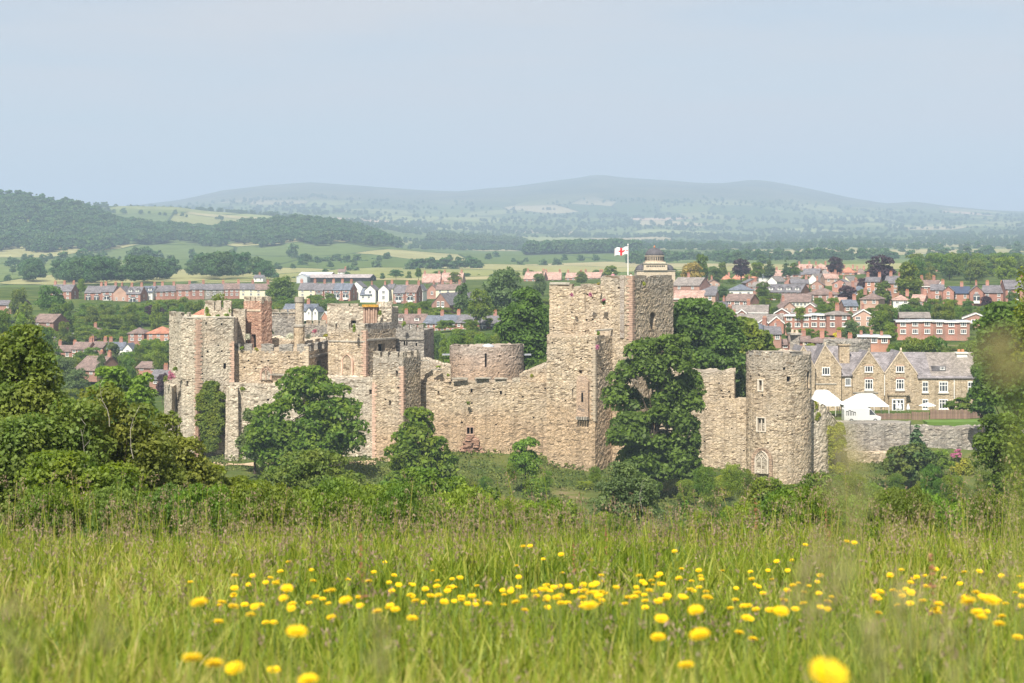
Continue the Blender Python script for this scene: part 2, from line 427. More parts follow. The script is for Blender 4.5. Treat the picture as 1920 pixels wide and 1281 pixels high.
# ------------------------------------------------------------------ terrain: one height field in strips
KX = [-1600, -600, 0, 200, 400, 600, 800, 1000, 1200, 1400, 1600, 1800, 2000, 2600, 3600]
def row_py(Y, d):      # heights given by where the ground shows in the photo
    return Y, [(p, wz(v, Y)) for p, v in d]
MEADOW = lambda Y: -0.72 - 0.133 * Y
ROWS = [
    (-60, [(0, 6.0)]), (0, [(0, -0.72)]), (9, [(0, MEADOW(9))]), (24, [(0, MEADOW(9) - 0.123 * 15)]), (29, [(0, -4.75)]), (36, [(0, -6.7)]), (48, [(0, -10.0)]), (62, [(0, -13.2)]),
    (90, [(0, -21)]), (130, [(0, -31)]), (170, [(0, -36.5)]), (215, [(0, -36.5)]),
    (250, [(0, -34), (900, -34), (1300, -35.5), (1600, -36), (2000, -36)]),
    (280, [(0, -32), (400, -31.3), (900, -31.3), (1200, -33.0), (1330, -33.0), (1500, -34.5), (2000, -35)]),
    (297, [(0, -31), (440, -30.6), (900, -30.2), (1100, -30.4), (1400, -32.2), (1560, -32.5), (2000, -33)]),
    (306, [(0, -30.5), (400, -29), (900, -28), (1400, -28), (1540, -28), (1600, -30), (2000, -30)]),
    (316, [(0, -30), (400, -28), (900, -27), (1400, -26.6), (1600, -26.4), (2000, -26.4)]),
    (350, [(0, -30), (400, -28), (800, -27), (1200, -26), (2000, -25.8)]),
    (420, [(0, -33), (400, -30), (800, -26), (1200, -22), (1600, -19), (2000, -19)]),
    (500, [(0, -31), (400, -28), (800, -19), (1200, -15.5), (2000, -15.8)]),
    (600, [(0, -25), (400, -22), (800, -17), (1200, -13.5), (1600, -12.4), (2000, -12.2)]),
    (720, [(0, -14.5), (800, -14.2), (1200, -11), (1600, -9.2), (2000, -9.5)]),
    (900, [(0, -13), (800, -10.5), (1200, -8.5), (1600, -6.5), (2000, -6)]),
    (1100, [(0, -15), (400, -11), (800, -9), (1200, -6.5), (1600, -4.5), (2000, -3.5)]),
    row_py(1500, [(0, 512), (400, 512), (800, 503), (1200, 499), (1600, 494), (2000, 491)]),
    row_py(2000, [(0, 482), (400, 484), (700, 478), (1000, 490), (1400, 488), (2000, 482)]),
    row_py(2250, [(0, 455), (200, 465), (400, 468), (560, 462), (740, 463), (900, 478), (1400, 480), (2000, 474)]),
    (2650, [(-600, 80), (0, 84), (60, 82), (150, 70), (220, 50), (300, 42), (400, 37), (470, 47), (560, 52), (640, 46), (710, 32), (760, 14), (1000, 14), (2000, 18)]),
    (3000, [(-600, 60), (0, 60), (400, 40), (800, 22), (1000, 16), (2000, 20)]),
    row_py(3700, [(0, 392), (200, 385), (330, 386), (400, 396), (520, 406), (660, 425), (800, 446), (1000, 458), (1400, 460), (2000, 452)]),
    row_py(5000, [(0, 410), (300, 405), (600, 412), (800, 428), (1200, 440), (1600, 440), (2000, 432)]),
    row_py(6500, [(0, 400), (330, 392), (600, 392), (800, 400), (1200, 408), (1600, 414), (2000, 416)]),
    row_py(8000, [(0, 400), (330, 385), (450, 368), (600, 362), (800, 373), (960, 368), (1120, 356), (1400, 358), (1600, 386), (2000, 404)]),
    row_py(9300, [(-600, 400), (0, 395), (250, 388), (330, 376), (420, 356), (500, 346), (580, 341.5), (680, 348), (760, 355), (860, 357.5), (960, 349), (1040, 339), (1085, 334), (1112, 328.5), (1135, 329), (1160, 333), (1200, 336), (1300, 340), (1360, 343), (1410, 338), (1440, 341), (1500, 352), (1600, 372), (1660, 380), (1715, 377), (1740, 380), (1770, 386), (1850, 393), (1920, 396), (2200, 402), (2800, 410)]),
    (11500, [(0, 60)]),
]
_RY = np.array([r[0] for r in ROWS], float)
def _rowz(i, px):
    d = ROWS[i][1]
    return np.interp(px, [a for a, _ in d], [b for _, b in d])
def _hash2(ix, iy):
    h = (ix * 374761393 + iy * 668265263) & 0xffffffff
    h = ((h ^ (h >> 13)) * 1274126177) & 0xffffffff
    return ((h ^ (h >> 16)) & 0xffff) / 32767.5 - 1.0
def vnoise(x, y):
    x = np.asarray(x, float); y = np.asarray(y, float)
    ix, iy = np.floor(x).astype(np.int64), np.floor(y).astype(np.int64)
    fx, fy = x - ix, y - iy
    fx = fx * fx * (3 - 2 * fx); fy = fy * fy * (3 - 2 * fy)
    a, b, c, d = _hash2(ix, iy), _hash2(ix + 1, iy), _hash2(ix, iy + 1), _hash2(ix + 1, iy + 1)
    return (a * (1 - fx) + b * fx) * (1 - fy) + (c * (1 - fx) + d * fx) * fy
def hgt(x, y):
    """ground height at world x,y (arrays)"""
    x = np.atleast_1d(np.asarray(x, float)); y = np.atleast_1d(np.asarray(y, float))
    px = 960 + F * x / np.maximum(np.abs(y), 30)
    z = np.zeros_like(x)
    i = np.clip(np.searchsorted(_RY, y, 'right') - 1, 0, len(_RY) - 2)
    t = np.clip((y - _RY[i]) / (_RY[i + 1] - _RY[i]), 0, 1)
    allz = np.array([_rowz(k, px) for k in range(len(_RY))])
    idx = np.arange(len(x))
    z = allz[i, idx] * (1 - t) + allz[i + 1, idx] * t
    amp = np.interp(y, [-60, 0, 20, 40, 100, 300, 310, 700, 1500, 3000, 6000, 9000], [0.05, 0.02, 0.05, 0.2, 0.6, 0.35, 0.1, 0.5, 1.2, 4, 8, 7])
    wl_ = np.interp(y, [0, 30, 300, 1500, 6000, 9000], [2.5, 4, 9, 60, 260, 300])
    q = np.interp(y, [300, 312, 320], [1, 0.2, 1])
    return z + amp * q * (vnoise(x / wl_, y / wl_) * 0.7 + vnoise(x / wl_ * 2.3 + 11, y / wl_ * 2.3) * 0.3)
def hz(x, y): return float(hgt([x], [y])[0])

def ground_mat(name, stops, scale, rough_scale=0.0, bump=0.3):
    m, n, l, b = newmat(name)
    geo = nd(n, 'NewGeometry')
    no = nd(n, 'TexNoise', Scale=scale, Detail=7.0, Roughness=0.65); l.new(geo.outputs['Position'], no.inputs['Vector'])
    c = ramp(n, l, no.outputs['Fac'], stops)
    l.new(c, b.inputs['Base Color']); b.inputs['Roughness'].default_value = 1.0; b.inputs['Specular IOR Level'].default_value = 0.0
    n2 = nd(n, 'TexNoise', Scale=scale * 6, Detail=4.0); l.new(geo.outputs['Position'], n2.inputs['Vector'])
    bp = nd(n, 'Bump', Strength=bump, Distance=0.3); l.new(n2.outputs['Fac'], bp.inputs['Height']); l.new(bp.outputs[0], b.inputs['Normal'])
    MATS[name] = m
    return m
def field_mat(name, cell, cols, ystretch=1.0, hedge=0.04, moor=None):
    """patchwork of fields with hedge lines"""
    m, n, l, b = newmat(name)
    geo = nd(n, 'NewGeometry')
    mp = nd(n, 'Mapping'); mp.inputs['Scale'].default_value = (1 / cell, 1 / cell / ystretch, 0); l.new(geo.outputs['Position'], mp.inputs['Vector'])
    vo = nd(n, 'TexVoronoi', Scale=1.0, Randomness=0.8); vo.voronoi_dimensions = '2D'; l.new(mp.outputs[0], vo.inputs['Vector'])
    ve = nd(n, 'TexVoronoi', Scale=1.0, Randomness=0.8); ve.voronoi_dimensions = '2D'; ve.feature = 'DISTANCE_TO_EDGE'; l.new(mp.outputs[0], ve.inputs['Vector'])
    sep = nd(n, 'SeparateColor'); l.new(vo.outputs['Color'], sep.inputs[0])
    c = ramp(n, l, sep.outputs[0], cols, 'CONSTANT')
    no = nd(n, 'TexNoise', Scale=6.0 / cell, Detail=6.0, Roughness=0.6); l.new(geo.outputs['Position'], no.inputs['Vector'])
    c = mixc(n, l, 1.0, c, ramp(n, l, no.outputs['Fac'], [(0.3, 0.78), (0.7, 1.16)]), 'MULTIPLY')
    hd = ramp(n, l, ve.outputs['Distance'], [(hedge, 1.0), (hedge * 1.5, 0.0)])
    c = mixc(n, l, hd, c, (0.035, 0.06, 0.022))
    if moor is not None:
        sz = nd(n, 'SeparateXYZ'); l.new(geo.outputs['Position'], sz.inputs[0])
        mr = nd(n, 'MapRange'); mr.inputs[1].default_value = moor[0]; mr.inputs[2].default_value = moor[1]
        ad = nd(n, 'Math'); ad.operation = 'MULTIPLY_ADD'; ad.inputs[1].default_value = 120.0
        l.new(no.outputs['Fac'], ad.inputs[0]); l.new(sz.outputs[2], ad.inputs[2]); l.new(ad.outputs[0], mr.inputs[0])
        nm = nd(n, 'TexNoise', Scale=0.004, Detail=7.0, Roughness=0.65); l.new(geo.outputs['Position'], nm.inputs['Vector'])
        mc = ramp(n, l, nm.outputs['Fac'], [(0.3, (0.035, 0.055, 0.03)), (0.48, (0.085, 0.095, 0.045)), (0.62, (0.13, 0.125, 0.06)), (0.75, (0.05, 0.075, 0.035))])
        c = mixc(n, l, mr.outputs[0], c, mc)
    l.new(c, b.inputs['Base Color']); b.inputs['Roughness'].default_value = 1.0; b.inputs['Specular IOR Level'].default_value = 0.0
    MATS[name] = m
    return m
ground_mat('meadow_soil', [(0.3, (0.05, 0.055, 0.015)), (0.55, (0.09, 0.10, 0.025)), (0.75, (0.12, 0.11, 0.04))], 1.5)
ground_mat('bank_grass', [(0.28, (0.04, 0.065, 0.018)), (0.45, (0.075, 0.10, 0.028)), (0.6, (0.12, 0.13, 0.04)), (0.72, (0.20, 0.15, 0.09))], 0.16)
ground_mat('garden_green', [(0.3, (0.03, 0.05, 0.014)), (0.48, (0.06, 0.09, 0.024)), (0.6, (0.10, 0.125, 0.035)), (0.72, (0.17, 0.14, 0.085))], 0.1)
G1, G2, G3, G4, ST, SO = (0.095, 0.135, 0.038), (0.13, 0.17, 0.055), (0.19, 0.21, 0.085), (0.11, 0.15, 0.05), (0.44, 0.38, 0.23), (0.42, 0.32, 0.22)
field_mat('field_green', 150, [(0, G1), (0.2, G2), (0.36, (0.27, 0.26, 0.12)), (0.5, G4), (0.66, (0.22, 0.23, 0.09)), (0.8, G3), (0.9, (0.31, 0.28, 0.15))], 2.6, 0.012)
field_mat('field_far', 190, [(0, G1), (0.2, G2), (0.38, (0.22, 0.25, 0.10)), (0.5, (0.07, 0.11, 0.035)), (0.65, G4), (0.8, (0.33, 0.29, 0.17)), (0.86, SO), (0.88, G3)], 2.0, 0.02, moor=(255, 330))

def strip(name, ys, xlo=-1500, xhi=3400, nx=160, mat=None):
    ys = np.array(ys, float); pxs = np.linspace(xlo, xhi, nx)
    PX, YY = np.meshgrid(pxs, ys)
    X = (PX - 960) / F * np.maximum(np.abs(YY), 30)
    Z = hgt(X.ravel(), YY.ravel()).reshape(X.shape)
    V = np.stack([X, YY, Z], -1).reshape(-1, 3)
    a = np.arange(len(ys) - 1)[:, None] * nx + np.arange(nx - 1)[None, :]
    Q = np.stack([a, a + 1, a + 1 + nx, a + nx], -1).reshape(-1, 4)
    o = link(name, mesh_np(name, V, Q, mat, smooth=True))
    return tag(o, kind='structure')
strip('meadow_ground', np.concatenate([[-60, -20, -6], np.linspace(0, 45, 60)]), nx=300, mat=M['meadow_soil'])
strip('river_bank_ground', np.linspace(45, 316, 150), nx=300, mat=M['bank_grass'])
strip('town_ground', np.concatenate([np.linspace(316, 360, 16), np.linspace(370, 1000, 70)]), nx=300, mat=M['garden_green'])
strip('farmland', np.concatenate([np.linspace(1000, 2000, 50), np.linspace(2020, 3600, 70)]), nx=300, mat=M['field_green'])
strip('distant_hills', np.concatenate([np.linspace(3600, 9300, 110), np.linspace(9380, 11500, 8)]), nx=300, mat=M['field_far'])
# ------------------------------------------------------------------ the castle
CA = 27.0
def solve(C, d, px):
    """distance from C along d to where column px of the photo crosses"""
    k = (px - 960) / F
    return (k * C[1] - C[0]) / (d[0] - k * d[1])
def block(pxL, pxC, pxR, YC, ang=CA, depth=None):
    """plan of a rectangular block: its near corner stands in column pxC at distance YC"""
    a = R(ang)
    C = np.array([wx(pxC, YC), YC])
    dl = np.array([-math.cos(a), math.sin(a)]); dr = np.array([math.sin(a), math.cos(a)])
    FL = C + dl * solve(C, dl, pxL)
    BR = C + dr * (solve(C, dr, pxR) if depth is None else depth)
    return [tuple(FL), tuple(C), tuple(BR), tuple(FL + BR - C)]
def plan(*pts): return [(wx(p, Y), Y) for p, Y in pts]
def ring(pxc, Y, rpx, n=30):
    r = rpx / F * Y; c = (wx(pxc, Y), Y)
    return [(c[0] + r * math.cos(2 * math.pi * k / n), c[1] + r * math.sin(2 * math.pi * k / n)) for k in range(n)]

class Shell:
    """a rough masonry body over a plan, with real openings"""
    def __init__(s, name, foot, z0, z1, mat, parent, openings=(), step=0.34, amp=0.035, rag=0.22, batter=0.0, zbat=None, tops=None, depth=0.7, seed=1, back='dark_void', rough_top=1.0, holes=None):
        rng = np.random.default_rng(seed)
        P = np.array(foot, float)
        A = 0.5 * np.sum(P[:, 0] * np.roll(P[:, 1], -1) - np.roll(P[:, 0], -1) * P[:, 1])
        if A < 0:
            P = P[::-1]
            if tops is not None: tops = list(tops)[::-1]
        s.P = P; n = len(P); s.z0, s.z1 = z0, z1
        E = np.roll(P, -1, 0) - P
        L = np.hypot(E[:, 0], E[:, 1]); s.cum = np.concatenate([[0], np.cumsum(L)])
        s.T = E / L[:, None]; s.N = np.stack([s.T[:, 1], -s.T[:, 0]], 1)
        s.parent = parent; s.name = name
        ops = []
        if holes:              # putlog holes and lost stones
            hr = random.Random(seed * 13); hn, hx0, hx1, hy0, hy1 = holes
            for _ in range(hn):
                hx, hy = hr.uniform(hx0, hx1), hr.uniform(hy0, hy1); hw = hr.uniform(1.1, 2.0)
                if all(hx + hw + 3 < o[0] or hx - hw - 3 > o[1] or hy + 5 < o[2] or hy - 5 > o[3] for o in openings):
                    openings = list(openings) + [(hx - hw, hx + hw, hy - hw * 0.9, hy + hw * 0.9, 'putlog_hole')]
        for o in openings:
            px0, px1, py0, py1 = o[:4]
            ua, ub = s.u_at(px0), s.u_at(px1)
            if ua is None or ub is None: continue
            if ua > ub: ua, ub = ub, ua
            Yo = s.pos(0.5 * (ua + ub))[1]
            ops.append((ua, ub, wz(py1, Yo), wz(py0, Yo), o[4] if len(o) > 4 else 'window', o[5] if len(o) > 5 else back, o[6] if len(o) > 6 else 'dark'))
        us = list(s.cum)
        for i in range(n):
            k = max(1, int(round(L[i] / step)))
            us += list(s.cum[i] + L[i] * np.arange(1, k) / k)
        us += [o[0] for o in ops] + [o[1] for o in ops]
        us = s.uniq(us, s.cum[:-1].tolist() + [s.cum[-1]] + [o[0] for o in ops] + [o[1] for o in ops])
        k = max(2, int(round((z1 - z0) / step)))
        zs = list(np.linspace(z0, z1, k + 1)) + [o[2] for o in ops] + [o[3] for o in ops]
        zs = s.uniq(zs, [z0, z1] + [o[2] for o in ops] + [o[3] for o in ops])
        us, zs = np.array(us), np.array(zs)
        nu, nz = len(us) - 1, len(zs)          # last column equals the first
        B = np.array([s.pos(u) for u in us[:-1]]); NN = np.array([s.nrm(u) for u in us[:-1]])
        top = np.full(nu, z1)
        if tops is not None:
            tt = list(tops) + [tops[0]]
            top = np.interp(us[:-1], s.cum, tt)
        J = rng.normal(0, amp, (nu, nz)); J = np.clip(J, -2 * amp, 2 * amp)
        ragz = rag * (vnoise(us[:-1] * 0.55 + seed * 7.3, np.full(nu, seed * 3.1)) * 0.9 + rng.uniform(-0.45, 0.45, nu)) * rough_top
        V = np.zeros((nu, nz, 3))
        zb = zbat if zbat is not None else z1
        for j in range(nz):
            z = np.minimum(zs[j], top + (ragz if j > nz - 3 else 0))
            if j == nz - 1: z = top + ragz
            o = J[:, j] + batter * max(0.0, zb - zs[j])
            V[:, j, 0] = B[:, 0] + NN[:, 0] * o; V[:, j, 1] = B[:, 1] + NN[:, 1] * o
            V[:, j, 2] = z
        V = V.reshape(-1, 3)
        uv = np.stack([np.repeat(us[:-1], nz), np.tile(zs, nu)], 1)
        faces = []
        inside = lambda u, z: any(o[0] < u < o[1] and o[2] < z < o[3] for o in ops)
        for i in range(nu):
            um = 0.5 * (us[i] + us[i + 1]); i2 = (i + 1) % nu
            for j in range(nz - 1):
                if ops and inside(um, 0.5 * (zs[j] + zs[j + 1])): continue
                faces.append((i * nz + j, i2 * nz + j, i2 * nz + j + 1, i * nz + j + 1))
        faces.append(tuple(i * nz + nz - 1 for i in range(nu)))
        V = V.tolist(); uvl = uv.tolist()
        backs = []
        for o in ops:
            cols = [i for i in range(nu) if o[0] - 1e-6 <= us[i] <= o[1] + 1e-6]
            rows = [j for j in range(nz) if o[2] - 1e-6 <= zs[j] <= o[3] + 1e-6]
            inn = {}
            def inner(i, j):
                if (i, j) not in inn:
                    p = s.pos(us[i]); q = s.nrm(0.5 * (o[0] + o[1]))
                    inn[i, j] = len(V)
                    V.append([p[0] - q[0] * depth, p[1] - q[1] * depth, zs[j]]); uvl.append([us[i], zs[j]])
                return inn[i, j]
            for a, b in zip(cols, cols[1:]):
                for j, flip in ((rows[0], 0), (rows[-1], 1)):
                    f = (a * nz + j, b * nz + j, inner(b, j), inner(a, j))
                    faces.append(f[::-1] if not flip else f)
            for a, b in zip(rows, rows[1:]):
                for i, flip in ((cols[0], 1), (cols[-1], 0)):
                    f = (i * nz + a, i * nz + b, inner(i, b), inner(i, a))
                    faces.append(f[::-1] if not flip else f)
            backs.append((o, [us[c] for c in (cols[0], cols[-1])]))
        me = bpy.data.meshes.new(name)
        me.from_pydata(V, [], faces); me.update()
        l = me.uv_layers.new(name='UVMap')
        vi = np.zeros(len(me.loops), np.int32); me.loops.foreach_get('vertex_index', vi)
        l.data.foreach_set('uv', np.array(uvl, np.float32)[vi].ravel())
        me.materials.append(mat)
        s.obj = link(name, me, parent)
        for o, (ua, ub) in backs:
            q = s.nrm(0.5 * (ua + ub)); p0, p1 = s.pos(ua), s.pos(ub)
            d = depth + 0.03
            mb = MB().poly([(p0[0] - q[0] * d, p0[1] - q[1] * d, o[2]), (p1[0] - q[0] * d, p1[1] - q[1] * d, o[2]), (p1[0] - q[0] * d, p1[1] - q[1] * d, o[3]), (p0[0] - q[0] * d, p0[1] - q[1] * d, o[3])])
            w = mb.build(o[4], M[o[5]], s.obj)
            if o[6] != 'dark':     # stone mullions and frame in front of the recess
                fr = MB(); Lw, H = ub - ua, o[3] - o[2]
                rz = math.atan2(p1[1] - p0[1], p1[0] - p0[0])
                t = 0.16
                fr.box(-t, t * 0.5, -0.12, 0.2, 0, H); fr.box(Lw - t * 0.5, Lw + t, -0.12, 0.2, 0, H)
                fr.box(-t, Lw + t, -0.14, 0.22, -t, 0.0); fr.box(-t, Lw + t, -0.14, 0.22, H, H + t)
                for k in range(1, o[6]):
                    fr.box(Lw * k / o[6] - 0.07, Lw * k / o[6] + 0.07, 0.02, 0.2, 0, H)
                fr.build('window_frame', M['dressed_pale'], s.obj, (p0[0], p0[1], o[2]), (0, 0, rz))
    @staticmethod
    def uniq(vals, keep):
        vals = sorted(vals); keep = sorted(set(keep)); out = []
        for v in vals:
            kk = min(keep, key=lambda a: abs(a - v))
            if abs(kk - v) < 1e-6: out.append(kk)
            elif abs(kk - v) > 0.13: out.append(v)
        r = []
        for v in sorted(set(out)):
            if not r or v - r[-1] > 1e-6: r.append(v)
        return r
    def seg(s, u):
        u = u % s.cum[-1]
        i = int(np.clip(np.searchsorted(s.cum, u, 'right') - 1, 0, len(s.P) - 1))
        return i, u - s.cum[i]
    def pos(s, u):
        i, d = s.seg(u); return s.P[i] + s.T[i] * d
    def nrm(s, u):
        i, d = s.seg(u)
        Li = s.cum[i + 1] - s.cum[i]
        q = s.N[i].copy()
        if d < 1e-4: q = q + s.N[i - 1]
        elif Li - d < 1e-4: q = q + s.N[(i + 1) % len(s.P)]
        return q / (np.hypot(*q) or 1)
    def u_at(s, px):
        """perimeter place whose camera-side face shows in photo column px"""
        best = None
        for i in range(len(s.P)):
            a, b = s.P[i], s.P[(i + 1) % len(s.P)]
            if np.dot(s.N[i], (a + b) / 2) >= 0: continue
            d = solve(a, s.T[i], px)
            if -1e-3 <= d <= s.cum[i + 1] - s.cum[i] + 1e-3:
                Yd = a[1] + s.T[i][1] * d
                if best is None or Yd < best[1]: best = (s.cum[i] + min(max(d, 0.0), s.cum[i + 1] - s.cum[i]), Yd)
        return None if best is None else best[0]
    def merlons(s, pxs, h=1.1, z=None, w=None, mat='stone_pale', thick=0.55, cap=True, sink=0.35):
        """merlons standing over photo columns (centre, width in px)"""
        for k, (c, wp) in enumerate(pxs):
            u = s.u_at(c)
            if u is None: continue
            p, q = s.pos(u), s.nrm(u)
            Y = p[1]
            i, _ = s.seg(u)
            fore = abs(s.T[i][0] - s.T[i][1] * (c - 960) / F)
            width = (wp / F * Y) / max(0.12, fore)
            zt = z if z is not None else s.z1
            o = link('merlon', MERLON[k % len(MERLON)], s.parent, (p[0] - q[0] * (thick / 2 + 0.02), p[1] - q[1] * (thick / 2 + 0.02), zt - sink), (0, 0, math.atan2(s.T[i][1], s.T[i][0])), (width, thick, h + sink))
            own_mat(o, M[mat])
    def course(s, pxa, pxb, py, h=0.28, out=0.16, mat='coping', name='string_course'):
        """a projecting moulding along the visible faces between two columns, level with py at pxa"""
        ua, ub = s.u_at(pxa), s.u_at(pxb)
        if ua is None or ub is None: return
        if ua > ub: ua, ub = ub, ua
        z = wz(py, s.pos(ua)[1])
        cuts = [ua] + [c for c in s.cum if ua < c < ub] + [ub]
        V, Fc = [], []
        for u in cuts:
            p, q = s.pos(u), s.nrm(u)
            for o_, zz in ((-0.1, 0), (out, 0.04), (out, h), (-0.1, h + 0.08)):
                V.append((p[0] + q[0] * o_, p[1] + q[1] * o_, z + zz))
        for i in range(len(cuts) - 1):
            for a in range(3): Fc.append((i * 4 + a, i * 4 + 4 + a, i * 4 + 5 + a, i * 4 + 1 + a))
        Fc.append((3, 2, 1, 0)); e = (len(cuts) - 1) * 4; Fc.append((e, e + 1, e + 2, e + 3))
        mb = MB(); mb.v = V; mb.f = Fc
        return mb.build(name, M[mat], s.parent)
    def quoins(s, corner_px, py0, py1, mat='sandstone_red', w=0.55, name='quoin_strip'):
        """alternating dressed corner stones"""
        best = min(range(len(s.P)), key=lambda i: abs(960 + F * s.P[i][0] / s.P[i][1] - corner_px) + (0 if s.P[i][1] < s.P[:, 1].mean() else 1e4))
        p = s.P[best]; t0, t1 = -s.T[best - 1], s.T[best]
        n0, n1 = s.N[best - 1], s.N[best]
        za, zb = wz(py1, p[1]), wz(py0, p[1])
        rnd = random.Random(best + int(corner_px)); mb = MB(); z = za; k = 0
        while z < zb - 0.1:
            h = rnd.uniform(0.26, 0.42)
            la, lb = (w * 1.35, w * 0.75) if k % 2 else (w * 0.75, w * 1.35)
            la *= rnd.uniform(0.8, 1.2); lb *= rnd.uniform(0.8, 1.2); e = rnd.uniform(0.06, 0.11)
            c = p + (n0 + n1) * e
            A = p + t0 * la + n0 * e; B_ = p + t1 * lb + n1 * e; I = p - (n0 + n1) * 0.3
            base = [(A[0], A[1]), (c[0], c[1]), (B_[0], B_[1]), (I[0], I[1])]
            i = len(mb.v)
            mb.v += [(x, y, z + 0.02) for x, y in base] + [(x, y, z + h - 0.02) for x, y in base]
            for f in ((0, 1, 5, 4), (1, 2, 6, 5), (2, 3, 7, 6), (3, 0, 4, 7), (4, 5, 6, 7), (3, 2, 1, 0)): mb.f.append(tuple(i + a for a in f))
            z += h; k += 1
        o = mb.build(name, M[mat], s.parent)
        o['kind'] = 'stuff'
        return o

def merlon_mesh(seed):
    rnd = random.Random(seed); V, Fc = [], []
    nx, nz = 4, 4
    mb = MB()
    j = lambda a: rnd.uniform(-a, a)
    prof = [(-0.5, 0), (0.5, 0), (0.5 + j(.03), 0.84), (0.56, 0.86), (0.55 + j(.03), 0.95 + j(.03)), (0.2 + j(.1), 1.0 + j(.04)), (-0.2 + j(.1), 1.0 + j(.05)), (-0.55 + j(.03), 0.95 + j(.04)), (-0.56, 0.86), (-0.5 + j(.03), 0.84)]
    mb.prism(prof, -0.5, 0.5)
    me = mb.mesh('merlon', M['stone_pale'])
    l = me.uv_layers[0]
    for d in l.data: d.uv = (d.uv[0] * 1.3 + seed, d.uv[1] * 1.5)
    return me
MERLON = [merlon_mesh(i) for i in range(5)]

def arch_window(parent, px0, px1, py0, py1, Y, ang=CA, pane='stone_grey', frame='sandstone_red', lights=1, out=0.1, fw=0.28):
    """pointed window: projecting moulded frame round a panel set back in it"""
    c = at(0.5 * (px0 + px1), py1, Y)
    w = (px1 - px0) / F * Y / math.cos(R(ang)); h = (py1 - py0) / F * Y
    def outline(g):
        W = w / 2 + g; s = max(0.2, h - W * 1.15); pts = [(-W, 0)]
        r = 2 * W
        top = []
        for k in range(0, 7):
            a = R(60) * k / 6
            top.append((W - r * math.cos(a), s + r * math.sin(a) * 0.72))
        pts += top; pts += [(-x, z) for x, z in reversed(top[:-1])] + [(W, 0)]
        return pts
    o_, i_ = outline(fw), outline(0)
    mb = MB(); n = len(o_); y0, y1 = -out - 0.12, 0.5
    for k in range(n - 1):
        a, b, cc, d = o_[k], o_[k + 1], i_[k + 1], i_[k]
        mb.poly([(a[0], y0, a[1]), (d[0], y0, d[1]), (cc[0], y0, cc[1]), (b[0], y0, b[1])])
        mb.poly([(d[0], y0, d[1]), (d[0], y1, d[1]), (cc[0], y1, cc[1]), (cc[0], y0, cc[1])])
        mb.poly([(a[0], y0, a[1]), (b[0], y0, b[1]), (b[0], y1, b[1]), (a[0], y1, a[1])])
    for k in range(1, lights):
        x = -w / 2 + w * k / lights
        mb.box(x - 0.06, x + 0.06, y0 + 0.02, y0 + 0.2, 0, h * 0.72)
    if lights > 1:      # tracery bars in the head
        for sx in (-1, 1):
            mb.tube((sx * w * 0.5, y0 + 0.08, h * 0.6), (0, y0 + 0.08, h * 0.9), 0.06, n=5)
            mb.tube((0, y0 + 0.08, h * 0.66), (sx * w * 0.3, y0 + 0.08, h * 0.88), 0.06, n=5)
    rot = (0, 0, -R(ang))
    o = mb.build('window', M[frame], parent, c, rot)
    MB().poly([(x, -out + 0.02, z) for x, z in reversed(i_)]).build('window_panel', M[pane], o)
    return o

def castle_thing(name, label, px, py, Y, cat):
    o = empty(name, (0, 0, 0), 0, label, cat); o['kind'] = 'thing'; return o

# -- tower at the far end, with the ivy column
T = castle_thing('castle_tower', 'tall pale angular castle tower with the dark ivy column growing up its front', 380, 860, 298, 'tower')
P = plan((317, 305), (340, 299.5), (371, 298), (438, 299.3), (446, 313), (325, 316))
s = Shell('tower_wall', P, -32, wz(598, 298), M['stone_pale'], T, seed=3, rag=0.4, holes=(12, 345, 432, 612, 770), batter=0.0, openings=[(419, 424, 681, 692, 'window'), (349, 353, 714, 724, 'window'), (399, 404, 714, 724, 'window'), (385, 388, 604, 609), (414, 417, 606, 610), (378, 381, 667, 670), (408, 411, 646, 649), (379, 381, 709, 712)], tops=None)
s.quoins(371, 601, 862, w=0.5)
s.quoins(438, 640, 720, w=0.45)
s.merlons([(322, 10), (334, 10), (352, 4)], 1.0, mat='stone_pale', cap=True)
s.course(344, 386, 597, 0.2, 0.1); s.course(386, 436, 597, 0.2, 0.1)
P2 = plan((308, 304), (322, 299), (334, 303), (334, 312), (310, 312))
Shell('side_turret_wall', P2, -32, wz(722, 300), M['stone_pale'], T, seed=4, rag=0.6)
b = Shell('plinth_wall', plan((365, 299), (372, 296), (380, 298), (378, 301), (367, 301)), -32, wz(800, 297), M['stone_red'], T, seed=5, batter=0.05, rag=0.5)

T = castle_thing('ruined_wall', 'ruined wall stump with ferns and a bush sprouting from its top behind the ivy tower', 408, 590, 315, 'wall')
s = Shell('wall_body', plan((383, 311.5), (433, 311), (434, 315), (384, 316)), -30, wz(577, 312), M['stone_pale'], T, seed=6, rag=0.7)
s.merlons([(393, 17), (409, 10), (426, 14)], 1.2, mat='stone_pale')

T = castle_thing('link_wall', 'pale link wall with two square merlons against the red stair turret', 447, 620, 315, 'wall')
s = Shell('wall_body', plan((432, 312), (460, 311), (462, 316), (433, 317)), -30, wz(592, 312), M['stone_pale'], T, seed=7)
s.merlons([(442, 15), (455, 9)], 1.1)

# -- red stair turret
T = castle_thing('stair_turret', 'square red sandstone stair turret with a dark doorway and small battlements', 484, 640, 316, 'turret')
P = block(457, 490, 510, 312, 35)
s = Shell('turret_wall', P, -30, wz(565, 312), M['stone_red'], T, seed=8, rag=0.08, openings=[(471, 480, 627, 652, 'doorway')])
s.merlons([(463, 11), (474, 7), (485, 11), (496, 6), (506, 6)], 0.75, mat='stone_pale')
s.course(457, 489, 584, 0.3, 0.1, 'sandstone_pale')

